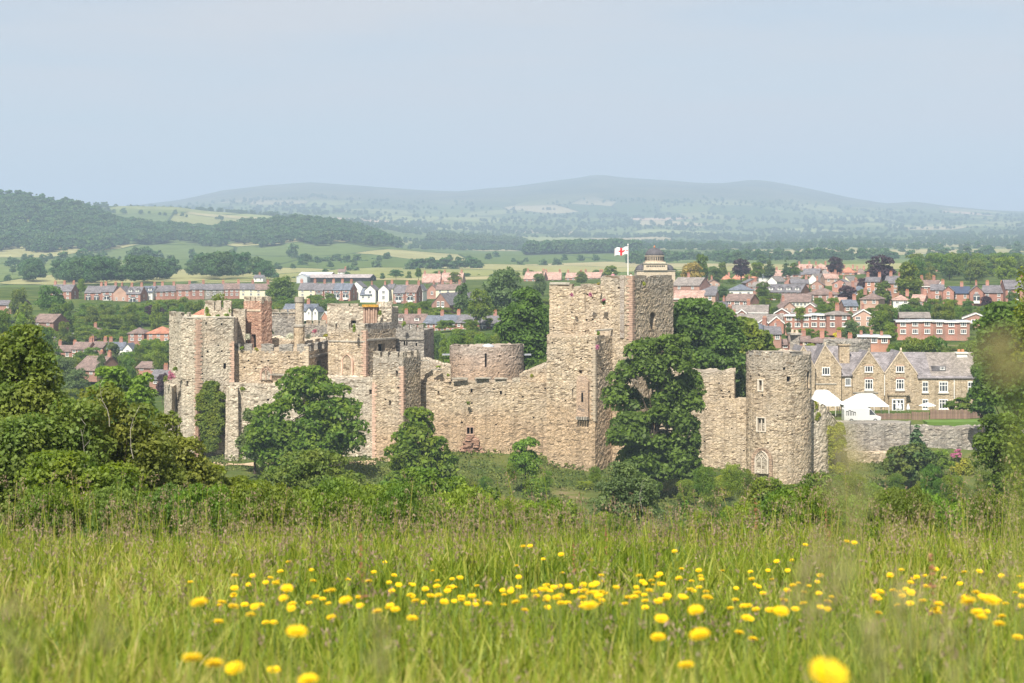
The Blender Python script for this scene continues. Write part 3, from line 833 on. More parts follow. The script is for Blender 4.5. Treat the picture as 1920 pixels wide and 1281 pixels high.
T = castle_thing('battlement_wall', 'grey rubble wall with pale battlements between red turret and stone chimney', 533, 620, 330, 'wall')
s = Shell('wall_body', plan((505, 329), (556, 329), (557, 333), (506, 333)), -30, wz(590, 329), M['stone_grey'], T, seed=9)
s.merlons([(517, 12), (532, 12), (547, 12)], 0.9)
s.course(506, 556, 588, 0.2, 0.15, 'coping')
T = castle_thing('battlement_wall', 'lower grey wall with pointed merlons on the other side of the stone chimney', 594, 630, 330, 'wall')
s = Shell('wall_body', plan((556, 330), (618, 330), (619, 334), (557, 334)), -30, wz(609, 330), M['stone_grey'], T, seed=10)
s.merlons([(579, 10), (592, 10), (605, 11), (616, 6)], 0.8)
T = castle_thing('inner_wall', 'low pale inner wall carrying white flowers behind the hall battlements', 530, 650, 318, 'wall')
Shell('wall_body', plan((505, 317), (612, 317), (613, 323), (506, 323)), -30, wz(637, 317), M['stone_pale'], T, seed=11, rag=0.5)

# -- stone chimney
T = castle_thing('stone_chimney', 'tall slim octagonal stone chimney stack with a moulded cap and ochre lower half', 561, 640, 313, 'chimney')
Shell('stack', ring(561.5, 313, 8.3, 8), -24, wz(567, 313), M['stone_pale'], T, seed=12, amp=0.02, rag=0.02)
c = at(561.5, 567, 313)
k = 313 / F
MB().lathe([(8 * k, -0.15), (9.6 * k, 0.05), (9.6 * k, 0.55), (9.0 * k, 0.62), (9.0 * k, 0.85), (7 * k, 0.9)], c, 8).build('cap', M['coping'], T)
Shell('shaft_base', ring(561, 313, 10.2, 8), -24, wz(613, 313), M['stone_manor'], T, seed=13, amp=0.03, rag=0.02)
MB().lathe([(10.2 * k, -0.1), (11.4 * k, 0.0), (11.4 * k, 0.25), (9 * k, 0.45)], at(561, 613, 313), 8).build('moulding', M['coping'], T)

# -- hall range with traceried window
T = castle_thing('hall_range', 'battlemented tan hall wall with a broken traceried window above the ash tree', 510, 700, 300, 'castle range')
P = block(440, 578, 626, 299.5, 8)
s = Shell('hall_wall', P, -32, wz(657, 303), M['stone_solar'], T, seed=14, rag=0.12, holes=(8, 446, 572, 668, 705), openings=[(594, 602, 676, 690)])
s.merlons([(445, 10), (465, 14), (501, 22), (536, 25), (567, 20), (586, 6), (600, 8), (613, 9)], 1.15, mat='stone_grey')
s.quoins(578, 650, 715, w=0.5, mat='sandstone_pale')
s.course(580, 624, 672, 0.35, 0.2)
arch_window(T, 491, 507, 688, 712, 300.25, 8, 'stone_pale', 'sandstone_red', 2)
MB().box(-1.6, 1.6, -0.25, 0.1, 0, 0.25).build('window_ledge', M['coping'], T, at(522, 704, 300.0), (0, 0, -R(8)))
T = castle_thing('lower_curtain_wall', 'lower pale curtain wall below the hall, half hidden by the ash tree', 520, 800, 298, 'wall')
P = block(424, 604, None, 296, 2, depth=6)
s = Shell('wall_body', P, -33, wz(720, 297), M['stone_pale'], T, seed=15, rag=0.5, holes=(6, 430, 470, 735, 830), batter=0.02, openings=[(437, 442, 764, 770), (500, 505, 748, 752)])
Shell('buttress', plan((424, 299), (429, 295.4), (446, 295.1), (447, 299)), -33, wz(726, 295), M['stone_pale'], T, seed=16, batter=0.015, rag=0.4)

# -- solar block: tall back wall, brick chimney cluster, front tower
T = castle_thing('solar_block', 'tall stone block with clustered red chimney shafts capped in orange lichen', 675, 590, 325, 'castle range')
s = Shell('back_wall', block(613, 735, None, 318, 12, depth=4), -30, wz(575, 321), M['stone_pale'], T, seed=17, rag=0.2, amp=0.05, openings=[(658, 668, 601, 615, 'doorway')])
s.merlons([(623, 18), (643, 22), (664, 14)], 0.55, mat='stone_pale')
k = 318 / F
cl = MB()
for i in range(6):
    x = (683.5 + i * 4.4 - 694.5) * k
    cl.lathe([(2.0 * k, -0.4), (2.0 * k, 2.7)], (x, -0.5 + (i % 2) * 0.18, 0), 10)
cl.box(-13 * k, 13 * k, -0.35, 0.7, -0.4, 2.6)
cc = at(694.5, 606, 316)
o = cl.build('chimney_shaft', M['sandstone_red'], T, cc); o['kind'] = 'stuff'
MB().box(-15 * k, 15 * k, -0.9, 0.9, 2.68, 3.05).build('chimney_cap', plain('lichen_orange', (0.50, 0.28, 0.05), 0.95, 0.35, 4.0, 0.1), T, cc)
Shell('ruined_pier', plan((707, 316), (734, 315), (735, 319), (708, 320)), -28, wz(571, 317), M['stone_pale'], T, seed=18, rag=0.7, amp=0.12)

T = castle_thing('solar_tower', 'tan solar tower with a tall blocked pointed window and battlements', 650, 700, 305, 'tower')
P = block(615, 686, 742, 301, 26)
s = Shell('tower_wall', P, -30, wz(618, 302), M['stone_solar'], T, seed=19, rag=0.08, holes=(8, 620, 735, 628, 698), openings=[(709, 722, 645, 663)])
s.merlons([(622, 13), (645, 18), (672, 22)], 1.0, mat='stone_pale')
s.merlons([(693, 8), (702, 8), (713, 9), (724, 8), (735, 9)], 0.95, mat='stone_grey')
s.quoins(686, 622, 706, w=0.6)
s.course(616, 685, 641, 0.22, 0.12); s.course(687, 741, 640, 0.3, 0.2)
arch_window(T, 643, 660, 666, 703, 302.2, 26, 'stone_solar', 'sandstone_red', 1, 0.12)
MB().prism([(-0.75, 0), (0.75, 0), (0.75, 0.8), (0, 1.6), (-0.75, 0.8)], -0.2, 0.2)
T = castle_thing('service_range', 'grey rubble range with flat-capped battlements and small slit windows beside the solar tower', 765, 650, 318, 'castle range')
s = Shell('range_wall', block(722, 795, None, 311, 8, depth=9), -30, wz(618, 313), M['stone_grey'], T, seed=20, rag=0.1, openings=[(757, 760, 640, 648), (761.5, 764, 640, 648), (779, 782, 643, 650)])
s.merlons([(750, 9), (763, 9), (776, 9), (789, 9)], 0.9, mat='stone_grey')
s.course(724, 794, 638, 0.3, 0.2)

T = castle_thing('front_curtain_wall', 'weathered grey wall foot below the solar tower beside the ash crown', 640, 740, 300, 'wall')
Shell('wall_body', plan((588, 299), (700, 295.5), (702, 301), (590, 304)), -33, wz(709, 299), M['stone_pale'], T, seed=21, rag=0.35, openings=[(692, 697, 731, 740)])

T = castle_thing('garderobe_tower', 'square garderobe tower with red corner stones, its foot hidden by a round tree', 735, 760, 295, 'tower')
P = block(699, 756, 789, 292.2, 24)
s = Shell('tower_wall', P, -33, wz(671, 292), M['stone_curtain'], T, seed=22, rag=0.15, holes=(10, 703, 784, 684, 800), openings=[(742, 746, 695, 706), (729, 733, 751, 761)])
s.merlons([(706, 13), (722, 10), (739, 13), (752, 6), (761, 5), (773, 6), (784, 5)], 0.9, mat='stone_pale')
s.quoins(755, 690, 780, w=0.5); s.quoins(699, 720, 868, w=0.5)

# -- curtain wall
T = castle_thing('curtain_wall', 'long tan curtain wall with a small barred window above a patch of broken stone', 910, 780, 299, 'wall')
s = Shell('wall_body', plan((780, 301), (846, 298.5), (1032, 297), (1033, 302), (781, 306)), -33, wz(717, 298), M['stone_curtain'], T, seed=23, rag=0.12, holes=(14, 792, 1025, 725, 800), openings=[(814, 817, 706, 716), (820, 824, 733, 742), (882, 886, 729, 737), (937, 941, 733, 740), (875.5, 880.5, 801.5, 814, 'window'), (882, 887, 801.5, 814, 'window')])
s.merlons([(862, 28), (904, 26), (938, 22), (968, 14)], 0.75, mat='stone_pale')
Shell('high_section', plan((786, 301.5), (845, 299.0), (846, 304), (787, 306)), wz(722, 300), wz(681, 300), M['stone_curtain'], T, seed=24, rag=0.5, tops=[wz(672, 300), wz(688, 300), wz(688, 300), wz(672, 300)])
Shell('rising_section', plan((974, 298.6), (1031, 298.2), (1032, 303), (975, 303)), wz(722, 300), wz(690, 299), M['stone_curtain'], T, seed=25, rag=0.4, tops=[wz(704, 300), wz(678, 300), wz(678, 300), wz(704, 300)])
for k, (a, b_, y_) in enumerate(((788, 805, 677), (809, 828, 694), (848, 876, 711), (892, 920, 710), (928, 952, 711))):
    Y_ = 297.6 if a > 846 else 298.7
    MB().box(0, (b_ - a) / F * Y_, -0.12, 0.4, 0, 0.16).build('coping_stone', M['coping'], T, at(a, y_, Y_))
fr = MB(); kx = 297.5 / F
for x0, x1, z0, z1 in ((-1.5, 0, 0, 12.5), (5.2, 6.4, 0, 12.5), (11.6, 13.1, 0, 12.5), (-1.5, 13.1, -2, 0), (-1.5, 13.1, 12.5, 14)):
    fr.box(x0 * kx, x1 * kx, -0.12, 0.3, z0 * kx, z1 * kx)
fr.build('window_frame', M['sandstone_red'], T, at(875.5, 814, 298.1))
rnd = random.Random(5)
rub = MB()
for k in range(70):
    t = rnd.random(); w_ = 22 * (0.35 + 0.65 * t)
    c = at(884 + rnd.uniform(-w_, w_), 818 + t * 31, 298.0)
    q = rnd.uniform(0.12, 0.34)
    rub.box(c.x - q * 1.5, c.x + q * 1.5, c.y - q * rnd.uniform(0.2, 1.6), c.y + 0.4, c.z - q * 0.5, c.z + q * 0.5)
o = rub.build('broken_stone', M['stone_red'], T); o['kind'] = 'stuff'

# -- round chapel
T = castle_thing('round_chapel', 'round pink-grey chapel drum with a ragged top behind the curtain wall', 912, 680, 318, 'tower')
s = Shell('drum_wall', ring(912.5, 318, 69.5, 40), -30, wz(651, 311.5), M['stone_chapel'], T, seed=26, rag=0.3, holes=(4, 850, 970, 660, 700), amp=0.035, openings=[(909, 912.5, 663, 689)])
for c_, w_ in ((853, 10), (872, 8), (948, 12), (965, 10), (978, 5)):
    s.merlons([(c_, w_)], 0.35, mat='stone_chapel', sink=0.4)
MB().lathe([(1.1, 0), (1.0, 0.3), (0.6, 0.55), (0.1, 0.65)], at(915, 652, 316), 14).build('roof_light', M['lead'], T, smooth=True)
for sx in (-1, 1):
    c = at(912.5 + sx * 76, 665, 318)
    MB().box(-0.65, 0.65, -0.5, 0.5, -0.12, 0.12).build('gutter_spout', M['lead'], T, c)

# -- great tower
T = castle_thing('great_tower', 'massive tan great tower flying the flag, tallest part of the castle', 1110, 700, 300, 'tower')
P = block(1025, 1116, 1172, 287, 28)
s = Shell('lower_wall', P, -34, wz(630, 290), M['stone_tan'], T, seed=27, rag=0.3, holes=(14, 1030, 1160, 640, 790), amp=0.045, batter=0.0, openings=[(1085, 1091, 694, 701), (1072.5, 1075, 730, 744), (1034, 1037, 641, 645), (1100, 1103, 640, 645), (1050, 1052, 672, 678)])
s.quoins(1116, 640, 790, w=0.45, mat='sandstone_pale')
s.course(1117, 1168, 622, 0.25, 0.15)
P = block(1030, 1185, 1262, 291, 30)
s = Shell('upper_wall', P, -34, wz(538, 296), M['stone_tan'], T, seed=28, rag=0.35, holes=(12, 1034, 1120, 545, 622), amp=0.045, openings=[(1219, 1228, 586, 617, 'doorway'), (1077, 1079, 545, 549)])
s.quoins(1185, 520, 640, w=0.8, mat='sandstone_red')
s3 = None
s.course(1031, 1068, 534, 0.3, 0.12)
up = s
C = np.array(P[1])
P3 = block(1126, 1185.5, 1262.5, 290.6, 30)
s3 = Shell('turret_wall', P3, -34, wz(522, 292), M['stone_tan'], T, seed=29, rag=0.4, holes=(12, 1130, 1255, 532, 612), amp=0.04, openings=[(1219, 1228, 586, 617, 'doorway')], depth=1.2)
s3.quoins(1185.5, 520, 640, w=0.7, mat='sandstone_red')
MB().box(-0.35, 0.35, -0.16, 0.4, 0, 9.6).build('pilaster', M['stone_chapel'], T, at(1167, 634, 291.45), (0, 0, -R(30)))
s.merlons([(1052, 40), (1100, 22), (1116, 16)], 0.5, mat='stone_tan', cap=False)
s3.merlons([(1150, 30), (1176, 14), (1200, 24), (1236, 22), (1254, 12)], 0.45, mat='stone_tan', cap=False)
# garderobe chute with corbels
g = empty_part = link('garderobe_chute', MB().prism([(-0.95, 0), (0.95, 0), (0.95, 5.3), (0.35, 6.1), (-0.75, 6.1), (-0.95, 5.3)], -0.42, 0.5).mesh('garderobe_chute', M['stone_chapel']), T, at(1094, 781, 287.75), (0, 0, -R(28)))
for i in range(5):
    MB().box(-0.13, 0.13, -0.75, 0.4, -0.45, 0.0).build('corbel', M['coping'], g, (-0.8 + i * 0.4, 0, 0))
MB().box(-0.16, 0.16, -0.44, -0.3, 2.2, 3.6).build('window', M['dark_void'], g)
# flagpole and flag
T = empty('flagpole', at(1177.5, 522, 300), 0, 'slim white flagpole standing on top of the great tower', 'flagpole')
Lp = 62 / F * 300
MB().tube((0, 0, -2.0), (0, 0, Lp), 0.10, 0.06, 8).build('pole', M['white_paint'], T)
MB().lathe([(0.02, 0), (0.12, 0.08), (0.12, 0.16), (0.02, 0.24)], (0, 0, Lp), 8).build('finial', M['white_paint'], T)
fw, fh = 25 / F * 300, 14 / F * 300
def flag_mesh(x0, x1, z0, z1, dy, mat, name):
    nx = 22; V = []; Q = []
    for side in (0, 1):
        for i in range(nx + 1):
            x = x0 + (x1 - x0) * i / nx
            for z in (z0, z1):
                V.append((-x, 0.22 * math.sin(x * 4.2 + z * 0.8) * (0.25 + x / fw) + (dy if side else -dy), z - 0.10 * x + 0.09 * math.sin(x * 5.0)))
    o2 = 2 * (nx + 1)
    for i in range(nx):
        Q.append((2 * i, 2 * i + 1, 2 * i + 3, 2 * i + 2)); Q.append((o2 + 2 * i, o2 + 2 * i + 2, o2 + 2 * i + 3, o2 + 2 * i + 1))
    return mesh_np(name, np.array(V), np.array(Q), mat, smooth=True)
fo = empty('flag', at(1177, 477, 300), 0, 'white flag with a red cross flying from the great tower pole', 'flag')
link('flag_cloth', flag_mesh(0, fw, 0, fh, 0.004, M['canvas_white'], 'flag_cloth'), fo)
red = plain('flag_red', (0.62, 0.03, 0.04), 0.8, 0.05)
link('flag_cross', flag_mesh(fw * 0.42, fw * 0.58, 0.0, fh, 0.012, red, 'flag_cross'), fo)
link('flag_cross', flag_mesh(0, fw, fh * 0.4, fh * 0.6, 0.014, red, 'flag_cross'), fo)

# -- wall between great tower and round tower
T = castle_thing('bailey_wall', 'tan bailey wall dappled by the sycamore shadow, stepping down beside the round tower', 1340, 790, 297, 'wall')
s = Shell('wall_body', plan((1225, 299), (1402, 293), (1404, 297.5), (1227, 304)), -35, wz(748, 294.5), M['stone_round'], T, seed=30, rag=0.1, holes=(6, 1320, 1396, 760, 850), openings=[(1321, 1323, 838, 841)])
Shell('high_section', plan((1227, 299.1), (1377, 293.9), (1379, 298), (1229, 303.4)), wz(760, 296), wz(696, 295), M['stone_round'], T, seed=31, rag=0.45, holes=(5, 1340, 1372, 705, 745))

# -- round tower
T = castle_thing('round_tower', 'round tan tower with a traceried pointed window near its foot', 1460, 780, 290, 'tower')
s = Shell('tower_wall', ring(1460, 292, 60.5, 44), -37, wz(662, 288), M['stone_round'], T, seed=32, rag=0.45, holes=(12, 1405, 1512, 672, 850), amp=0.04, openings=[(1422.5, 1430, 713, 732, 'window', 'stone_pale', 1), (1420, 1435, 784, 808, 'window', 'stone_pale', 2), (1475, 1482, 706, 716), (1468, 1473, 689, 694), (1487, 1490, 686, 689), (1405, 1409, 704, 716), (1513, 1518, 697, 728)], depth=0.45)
for c_, w_ in ((1415, 22), (1455, 24), (1495, 20)):
    s.merlons([(c_, w_)], 0.25, mat='stone_grey', sink=0.4)
arch_window(T, 1418.5, 1438.5, 847, 888, 287.75, 30, 'stone_pale', 'dressed_pale', 2, 0.1, 0.16)
su = s.u_at(1428); p, q = s.pos(su), s.nrm(su)
MB().lathe([(2.1, -0.02), (2.1, 0.05)], (0, 0, 0), 20)
rr = MB()
for i in range(22):
    a = math.pi * i / 21
    x, z = 1.45 * math.cos(a), 1.3 + 1.75 * math.sin(a)
    rr.box(x - 0.3, x + 0.3, -0.03, 0.3, z - 0.16, z + 0.16)
for z in np.arange(-1.6, 1.4, 0.36):
    for sx in (-1, 1): rr.box(sx * 1.45 - 0.32, sx * 1.45 + 0.32, -0.03, 0.3, z, z + 0.3)
o = rr.build('window_surround', M['stone_chapel'], T, (p[0] + q[0] * 0.0, p[1] + q[1] * 0.06, wz(880, 288.5)), (0, 0, math.atan2(q[1], q[0]) + math.pi / 2)); o['kind'] = 'stuff'

T = castle_thing('broken_wall', 'broken rubble wall sloping down from the round tower, hung with bright creeper', 1540, 810, 296, 'wall')
Shell('wall_body', plan((1503, 293), (1547, 295), (1577, 301), (1577, 306), (1505, 304)), -37, wz(752, 296), M['stone_pale'], T, seed=33, rag=0.7, amp=0.06, batter=0.02, tops=[wz(742, 294), wz(765, 296), wz(802, 301), wz(802, 304), wz(742, 300)])

# -- retaining walls below the lawn
T = castle_thing('retaining_wall', 'grey retaining wall behind the tall dark conifer, below the white van', 1650, 820, 305, 'wall')
s = Shell('wall_body', plan((1560, 303.5), (1640, 303), (1706, 303), (1708, 309), (1562, 309)), -40, wz(795, 303), M['stone_grey'], T, seed=34, rag=0.2, amp=0.03)
Shell('wall_foot', plan((1570, 300.5), (1650, 300), (1706, 300.5), (1706, 305), (1570, 305)), -40, wz(849, 300), M['stone_round'], T, seed=35, rag=0.3, amp=0.05)
T = castle_thing('retaining_wall', 'long brown-grey rubble retaining wall below the strip of lawn', 1780, 830, 307, 'wall')
s = Shell('wall_body', plan((1704, 306.5), (1836, 305), (1990, 304), (1990, 310), (1706, 311)), -40, wz(803, 306), M['stone_grey'], T, seed=36, rag=0.35, amp=0.035)
Shell('wall_foot', plan((1730, 302.5), (1838, 301), (1990, 300), (1990, 306), (1730, 307)), -40, wz(862, 302), M['stone_pale'], T, seed=37, rag=0.5, amp=0.06)
# ------------------------------------------------------------------ plants: helpers
def leaf_cloud(rng, C, Rr, n, size, up=0.35, jit=0.75, shell=0.55, aspect=0.62):
    """leaf faces spread through puffs with centres C (k,3) and radii Rr (k,3)"""
    C = np.asarray(C, float); Rr = np.asarray(Rr, float)
    if Rr.ndim == 1: Rr = np.repeat(Rr[:, None], 3, 1)
    w = (Rr[:, 0] * Rr[:, 1] * Rr[:, 2]) ** (2 / 3); w /= w.sum()
    b = rng.choice(len(C), n, p=w)
    d = rng.normal(size=(n, 3)); d /= np.linalg.norm(d, axis=1)[:, None]
    d[:, 2] = np.where(d[:, 2] < -0.35, -d[:, 2], d[:, 2])
    r = shell + (1 - shell) * rng.random(n) ** 0.6
    p = C[b] + d * Rr[b] * r[:, None]
    nn = d * 0.8 + rng.normal(size=(n, 3)) * jit; nn[:, 2] += up
    nn /= np.linalg.norm(nn, axis=1)[:, None]
    t = np.cross(nn, rng.normal(size=(n, 3))); t /= np.linalg.norm(t, axis=1)[:, None] + 1e-9
    bt = np.cross(nn, t)
    s = size * rng.uniform(0.6, 1.35, n)[:, None]
    V = np.stack([p - t * s, p - bt * s * aspect + nn * s * 0.15, p + t * s, p + bt * s * aspect + nn * s * 0.15], 1).reshape(-1, 3)
    Q = np.arange(4 * n).reshape(-1, 4)
    return V, Q
def puffs(rng, cx, cy, cz, w, d, h, k, r=(0.2, 0.34), shape='round'):
    """centres and radii of leaf puffs filling a crown of width w, depth d, height h"""
    C, Rr = [], []
    j = 0
    while len(C) < k:
        if shape == 'cone':
            q = rng.uniform(-1, 1, 3); m = np.linalg.norm(q)
            if m > 1.2: continue
        else:                  # even cover of the crown surface, then some inside
            z = 1 - 2 * ((j * 0.7548777 + 0.03) % 1.0); t = j * 3.5794; j += 1
            m = rng.uniform(0.78, 1.0) if j % 4 else rng.uniform(0.2, 0.7)
            q = np.array([math.cos(t) * math.sqrt(1 - z * z), math.sin(t) * math.sqrt(1 - z * z), z]) * m + rng.normal(0, 0.06, 3)
        if shape == 'dome' and q[2] < -0.55: continue
        if shape == 'cone':
            t = (q[2] + 1) / 2
            if math.hypot(q[0], q[1]) > (1.02 - t) * 0.95: continue
        rr = rng.uniform(*r) * (1.0 if shape != 'cone' else (1.15 - 0.6 * (q[2] + 1) / 2))
        s = 1 - rr * 0.8
        C.append((cx + q[0] * w / 2 * s, cy + q[1] * d / 2 * s, cz + q[2] * h / 2 * s))
        Rr.append((rr * w / 2 * 1.05, rr * d / 2 * 1.05, rr * h / 2 * (0.85 if shape != 'cone' else 0.6)))
    return np.array(C), np.array(Rr)
def limbs(rng, base, cz, C, r0, n=7, bend=0.0):
    mb = MB(); b = Vector(base)
    fork = Vector((b.x + rng.normal() * 0.15 * r0, b.y, b.z + (cz - b.z) * 0.55))
    mb.tube(b, fork, r0, r0 * 0.7, 8, cap=False)
    idx = rng.choice(len(C), min(n, len(C)), replace=False)
    top = Vector((C[:, 0].mean(), C[:, 1].mean(), C[:, 2].max() * 0.8 + cz * 0.2))
    mb.tube(fork, top, r0 * 0.68, r0 * 0.1, 6, cap=False)
    for i in idx:
        e = Vector(C[i]); s_ = fork.lerp(top, rng.uniform(0.0, 0.6))
        m_ = s_.lerp(e, 0.5) + Vector((0, 0, (e - s_).length * 0.12))
        mb.tube(s_, m_, r0 * 0.32, r0 * 0.2, 5, cap=False); mb.tube(m_, e, r0 * 0.2, r0 * 0.05, 5, cap=False)
    return mb
def tree_meshes(seed, w, d, h, trunk, leaf, n, mat, k=26, shape='round', r=(0.2, 0.34), low=0.0, r0=None, **kw):
    """crown and trunk meshes of a tree with its foot at the origin: crown h high over a clear trunk"""
    rng = np.random.default_rng(seed)
    C, Rr = puffs(rng, 0, 0, trunk + h / 2, w, d, h, k, r, shape)
    V, Q = leaf_cloud(rng, C, Rr, n, leaf, **kw)
    crown = mesh_np('crown', V, Q, mat)
    tm = limbs(rng, (0, 0, low), trunk + h * 0.35, C, r0 or max(0.05, 0.028 * (h + trunk)), 9).mesh('trunk', M['bark'])
    return crown, tm
def own_tree(name, label, px, pytop, pybot, wpx, Y, mat, n, leaf, seed, cat='tree', k=40, shape='round', r=(0.2, 0.34), dpx=None, group=None, zg=None, r0=None, lobes=None, **kw):
    """a tree of its own: crown fills wpx by (pytop..pybot) of the photo at distance Y, trunk goes down to the ground"""
    w = wpx / F * Y; h = (pybot - pytop) / F * Y; X = wx(px, Y)
    z0 = hz(X, Y) if zg is None else zg; zc = wz(pybot, Y)
    if Y < 200:                # slope thickets are leafy down to the ground
        zc = min(zc, z0 + 0.9); h = wz(pytop, Y) - zc
    trunk = max(zc - z0, 0.05)
    o = empty(name, (X, Y, z0), 0, label, cat, group)
    o['kind'] = 'thing'
    if lobes:                  # crown made of several overlapping masses (px, top, bottom, width)
        rng = np.random.default_rng(seed); CC, RR = [], []
        tot = sum((b - a_) * w_ for _, a_, b, w_ in lobes)
        for lx, lt, lb, lw in lobes:
            kk = max(12, int(1.3 * k * (lb - lt) * lw / tot))
            c_, r_ = puffs(rng, (lx - px) / F * Y, rng.uniform(-0.12, 0.12) * w, wz((lt + lb) / 2, Y) - z0, lw / F * Y, lw / F * Y * 0.9, (lb - lt) / F * Y, kk, (0.3, 0.5), shape)
            CC.append(c_); RR.append(r_)
        CC, RR = np.concatenate(CC), np.concatenate(RR)
        V, Q = leaf_cloud(rng, CC, RR, n, leaf, **kw)
        link('crown', mesh_np('crown', V, Q, mat), o)
        link('trunk', limbs(rng, (0, 0, -0.5), trunk + h * 0.35, CC, r0 or max(0.06, 0.022 * h), 14).mesh('trunk', M['bark']), o)
        return o
    cr, tr = tree_meshes(seed, w, (dpx / F * Y) if dpx else w * 0.9, h, trunk, leaf, n, mat, k, shape, r, -0.5, r0 or max(0.06, 0.022 * (h + trunk * 0.5)), **kw)
    link('crown', cr, o); link('trunk', tr, o)
    return o
# shared kinds for trees further off: unit height 1, crown width about 0.8
PROTO = {}
def proto(kind, i, seed, w, trunk, n, leaf, k, shape='round', r=(0.22, 0.36)):
    PROTO[kind, i] = tree_meshes(seed, w, w, 1 - trunk, trunk, leaf, n, M['leaf_mid'], k, shape, r, -0.15, 0.022)
for i in range(4): proto('round', i, 100 + i, 0.9, 0.1, 4600, 0.028, 40, r=(0.22, 0.36))
for i in range(3): proto('tall', i, 110 + i, 0.6, 0.08, 4000, 0.026, 36, r=(0.22, 0.38))
for i in range(2): proto('cone', i, 120 + i, 0.6, 0.05, 3800, 0.019, 70, 'cone', (0.2, 0.32))
for i in range(3): proto('bush', i, 130 + i, 1.5, 0.02, 4000, 0.036, 30, 'dome', (0.22, 0.36))
for i in range(3): proto('scrub', i, 160 + i, 1.3, 0.0, 8000, 0.022, 60, 'round', (0.18, 0.32))
for i in range(3): proto('far', i, 140 + i, 0.95, 0.05, 900, 0.062, 20, r=(0.26, 0.42))
for i in range(2): proto('farpine', i, 150 + i, 0.5, 0.03, 520, 0.06, 26, 'cone', (0.2, 0.3))
PC = {}
def plant(kind, px, pytop, Y, hpx, wscale=1.0, mat='leaf_mid', name='tree', label=None, cat='tree', group=None, sink=0.0, drop=True):
    """a copy of a shared tree: its top in row pytop, standing on the ground under column px"""
    X = wx(px, Y); zg = hz(X, Y) - sink
    H = max(wz(pytop, Y) - zg, 1.0)
    Hc = hpx / F * Y           # crown width is set by the visible height
    wd = Hc * wscale
    if kind != 'scrub': Hc = max(Hc, min(0.95 * H, 2.2 * Hc))      # leafy most of the way down
    if kind == 'scrub': Hc = min(Hc, 1.7 * wd)
    i = PC.get(kind, 0); PC[kind] = i + 1
    n = len([1 for q in PROTO if q[0] == kind])
    cr, tr = PROTO[kind, i % n]
    o = empty(name, (X, Y, zg), (i * 2.39996) % 6.283, label, cat, group)
    o['kind'] = 'thing'
    s = wd
    c = link('crown', cr, o, None, None, (s, s, Hc)); c.location = (0, 0, H - Hc)
    own_mat(c, M[mat])
    t = link('trunk', tr, o, None, None, (s, s, Hc)); t.location = (0, 0, H - Hc)
    if H - Hc > 0.5:
        t.scale = (s, s, H); t.location = (0, 0, 0)
    return o
# ------------------------------------------------------------------ houses
def win_mesh(kind):
    """white window of unit width and height seen from -y, its pane is a mesh of its own"""
    t, mb = 0.1, MB()
    d0, d1 = -0.06, 0.05
    mb.box(-0.5, -0.5 + t, d0, d1, 0, 1); mb.box(0.5 - t, 0.5, d0, d1, 0, 1)
    mb.box(-0.5 + t, 0.5 - t, d0, d1, 0, t); mb.box(-0.5 + t, 0.5 - t, d0, d1, 1 - t, 1)
    if kind == 'sash':
        mb.box(-0.5 + t, 0.5 - t, d0 + 0.01, d1 - 0.02, 0.46, 0.54)
        mb.box(-0.03, 0.03, d0 + 0.015, d1 - 0.03, t, 1 - t)
    elif kind == 'case':
        for x in (-0.17, 0.17): mb.box(x - 0.035, x + 0.035, d0 + 0.015, d1 - 0.03, t, 1 - t)
    elif kind == 'cross':
        for x in (-0.17, 0.17): mb.box(x - 0.035, x + 0.035, d0 + 0.015, d1 - 0.03, t, 1 - t)
        mb.box(-0.5 + t, 0.5 - t, d0 + 0.02, d1 - 0.02, 0.60, 0.66)
    mb.box(-0.56, 0.56, d0 - 0.06, 0.02, -0.07, 0.0)
    return mb.mesh('window', M['white_paint'])
WIN = {k: win_mesh(k) for k in ('sash', 'case', 'cross')}
PANE = MB().poly([(-0.42, -0.012, 0.08), (0.42, -0.012, 0.08), (0.42, -0.012, 0.92), (-0.42, -0.012, 0.92)]).mesh('pane', M['glass'])
DOOR = MB().box(-0.5, 0.5, -0.05, 0.05, 0, 1).box(-0.56, -0.5, -0.08, 0.05, 0, 1.05).box(0.5, 0.56, -0.08, 0.05, 0, 1.05).box(-0.5, 0.5, -0.08, 0.05, 1.0, 1.05).mesh('door', M['white_paint'])
_ch = MB().box(-0.5, 0.5, -0.5, 0.5, 0, 0.88).box(-0.56, 0.56, -0.56, 0.56, 0.88, 0.96)
CHIM = _ch.mesh('chimney', M['brick_red'])
_pt = MB()
for x in (-0.3, 0.0, 0.3): _pt.lathe([(0.1, 0.96), (0.085, 1.2), (0.1, 1.22)], (x, 0, 0), 7)
POTS = _pt.mesh('chimney_pot', M['terracotta'])
DORM = MB().box(-0.5, 0.5, -0.5, 1.2, 0, 0.62).mesh('dormer', M['render_white'])
DORMR = MB().prism([(-0.62, 0.6), (0.62, 0.6), (0, 1.05)], -0.62, 1.4).mesh('dormer_roof', M['slate'])

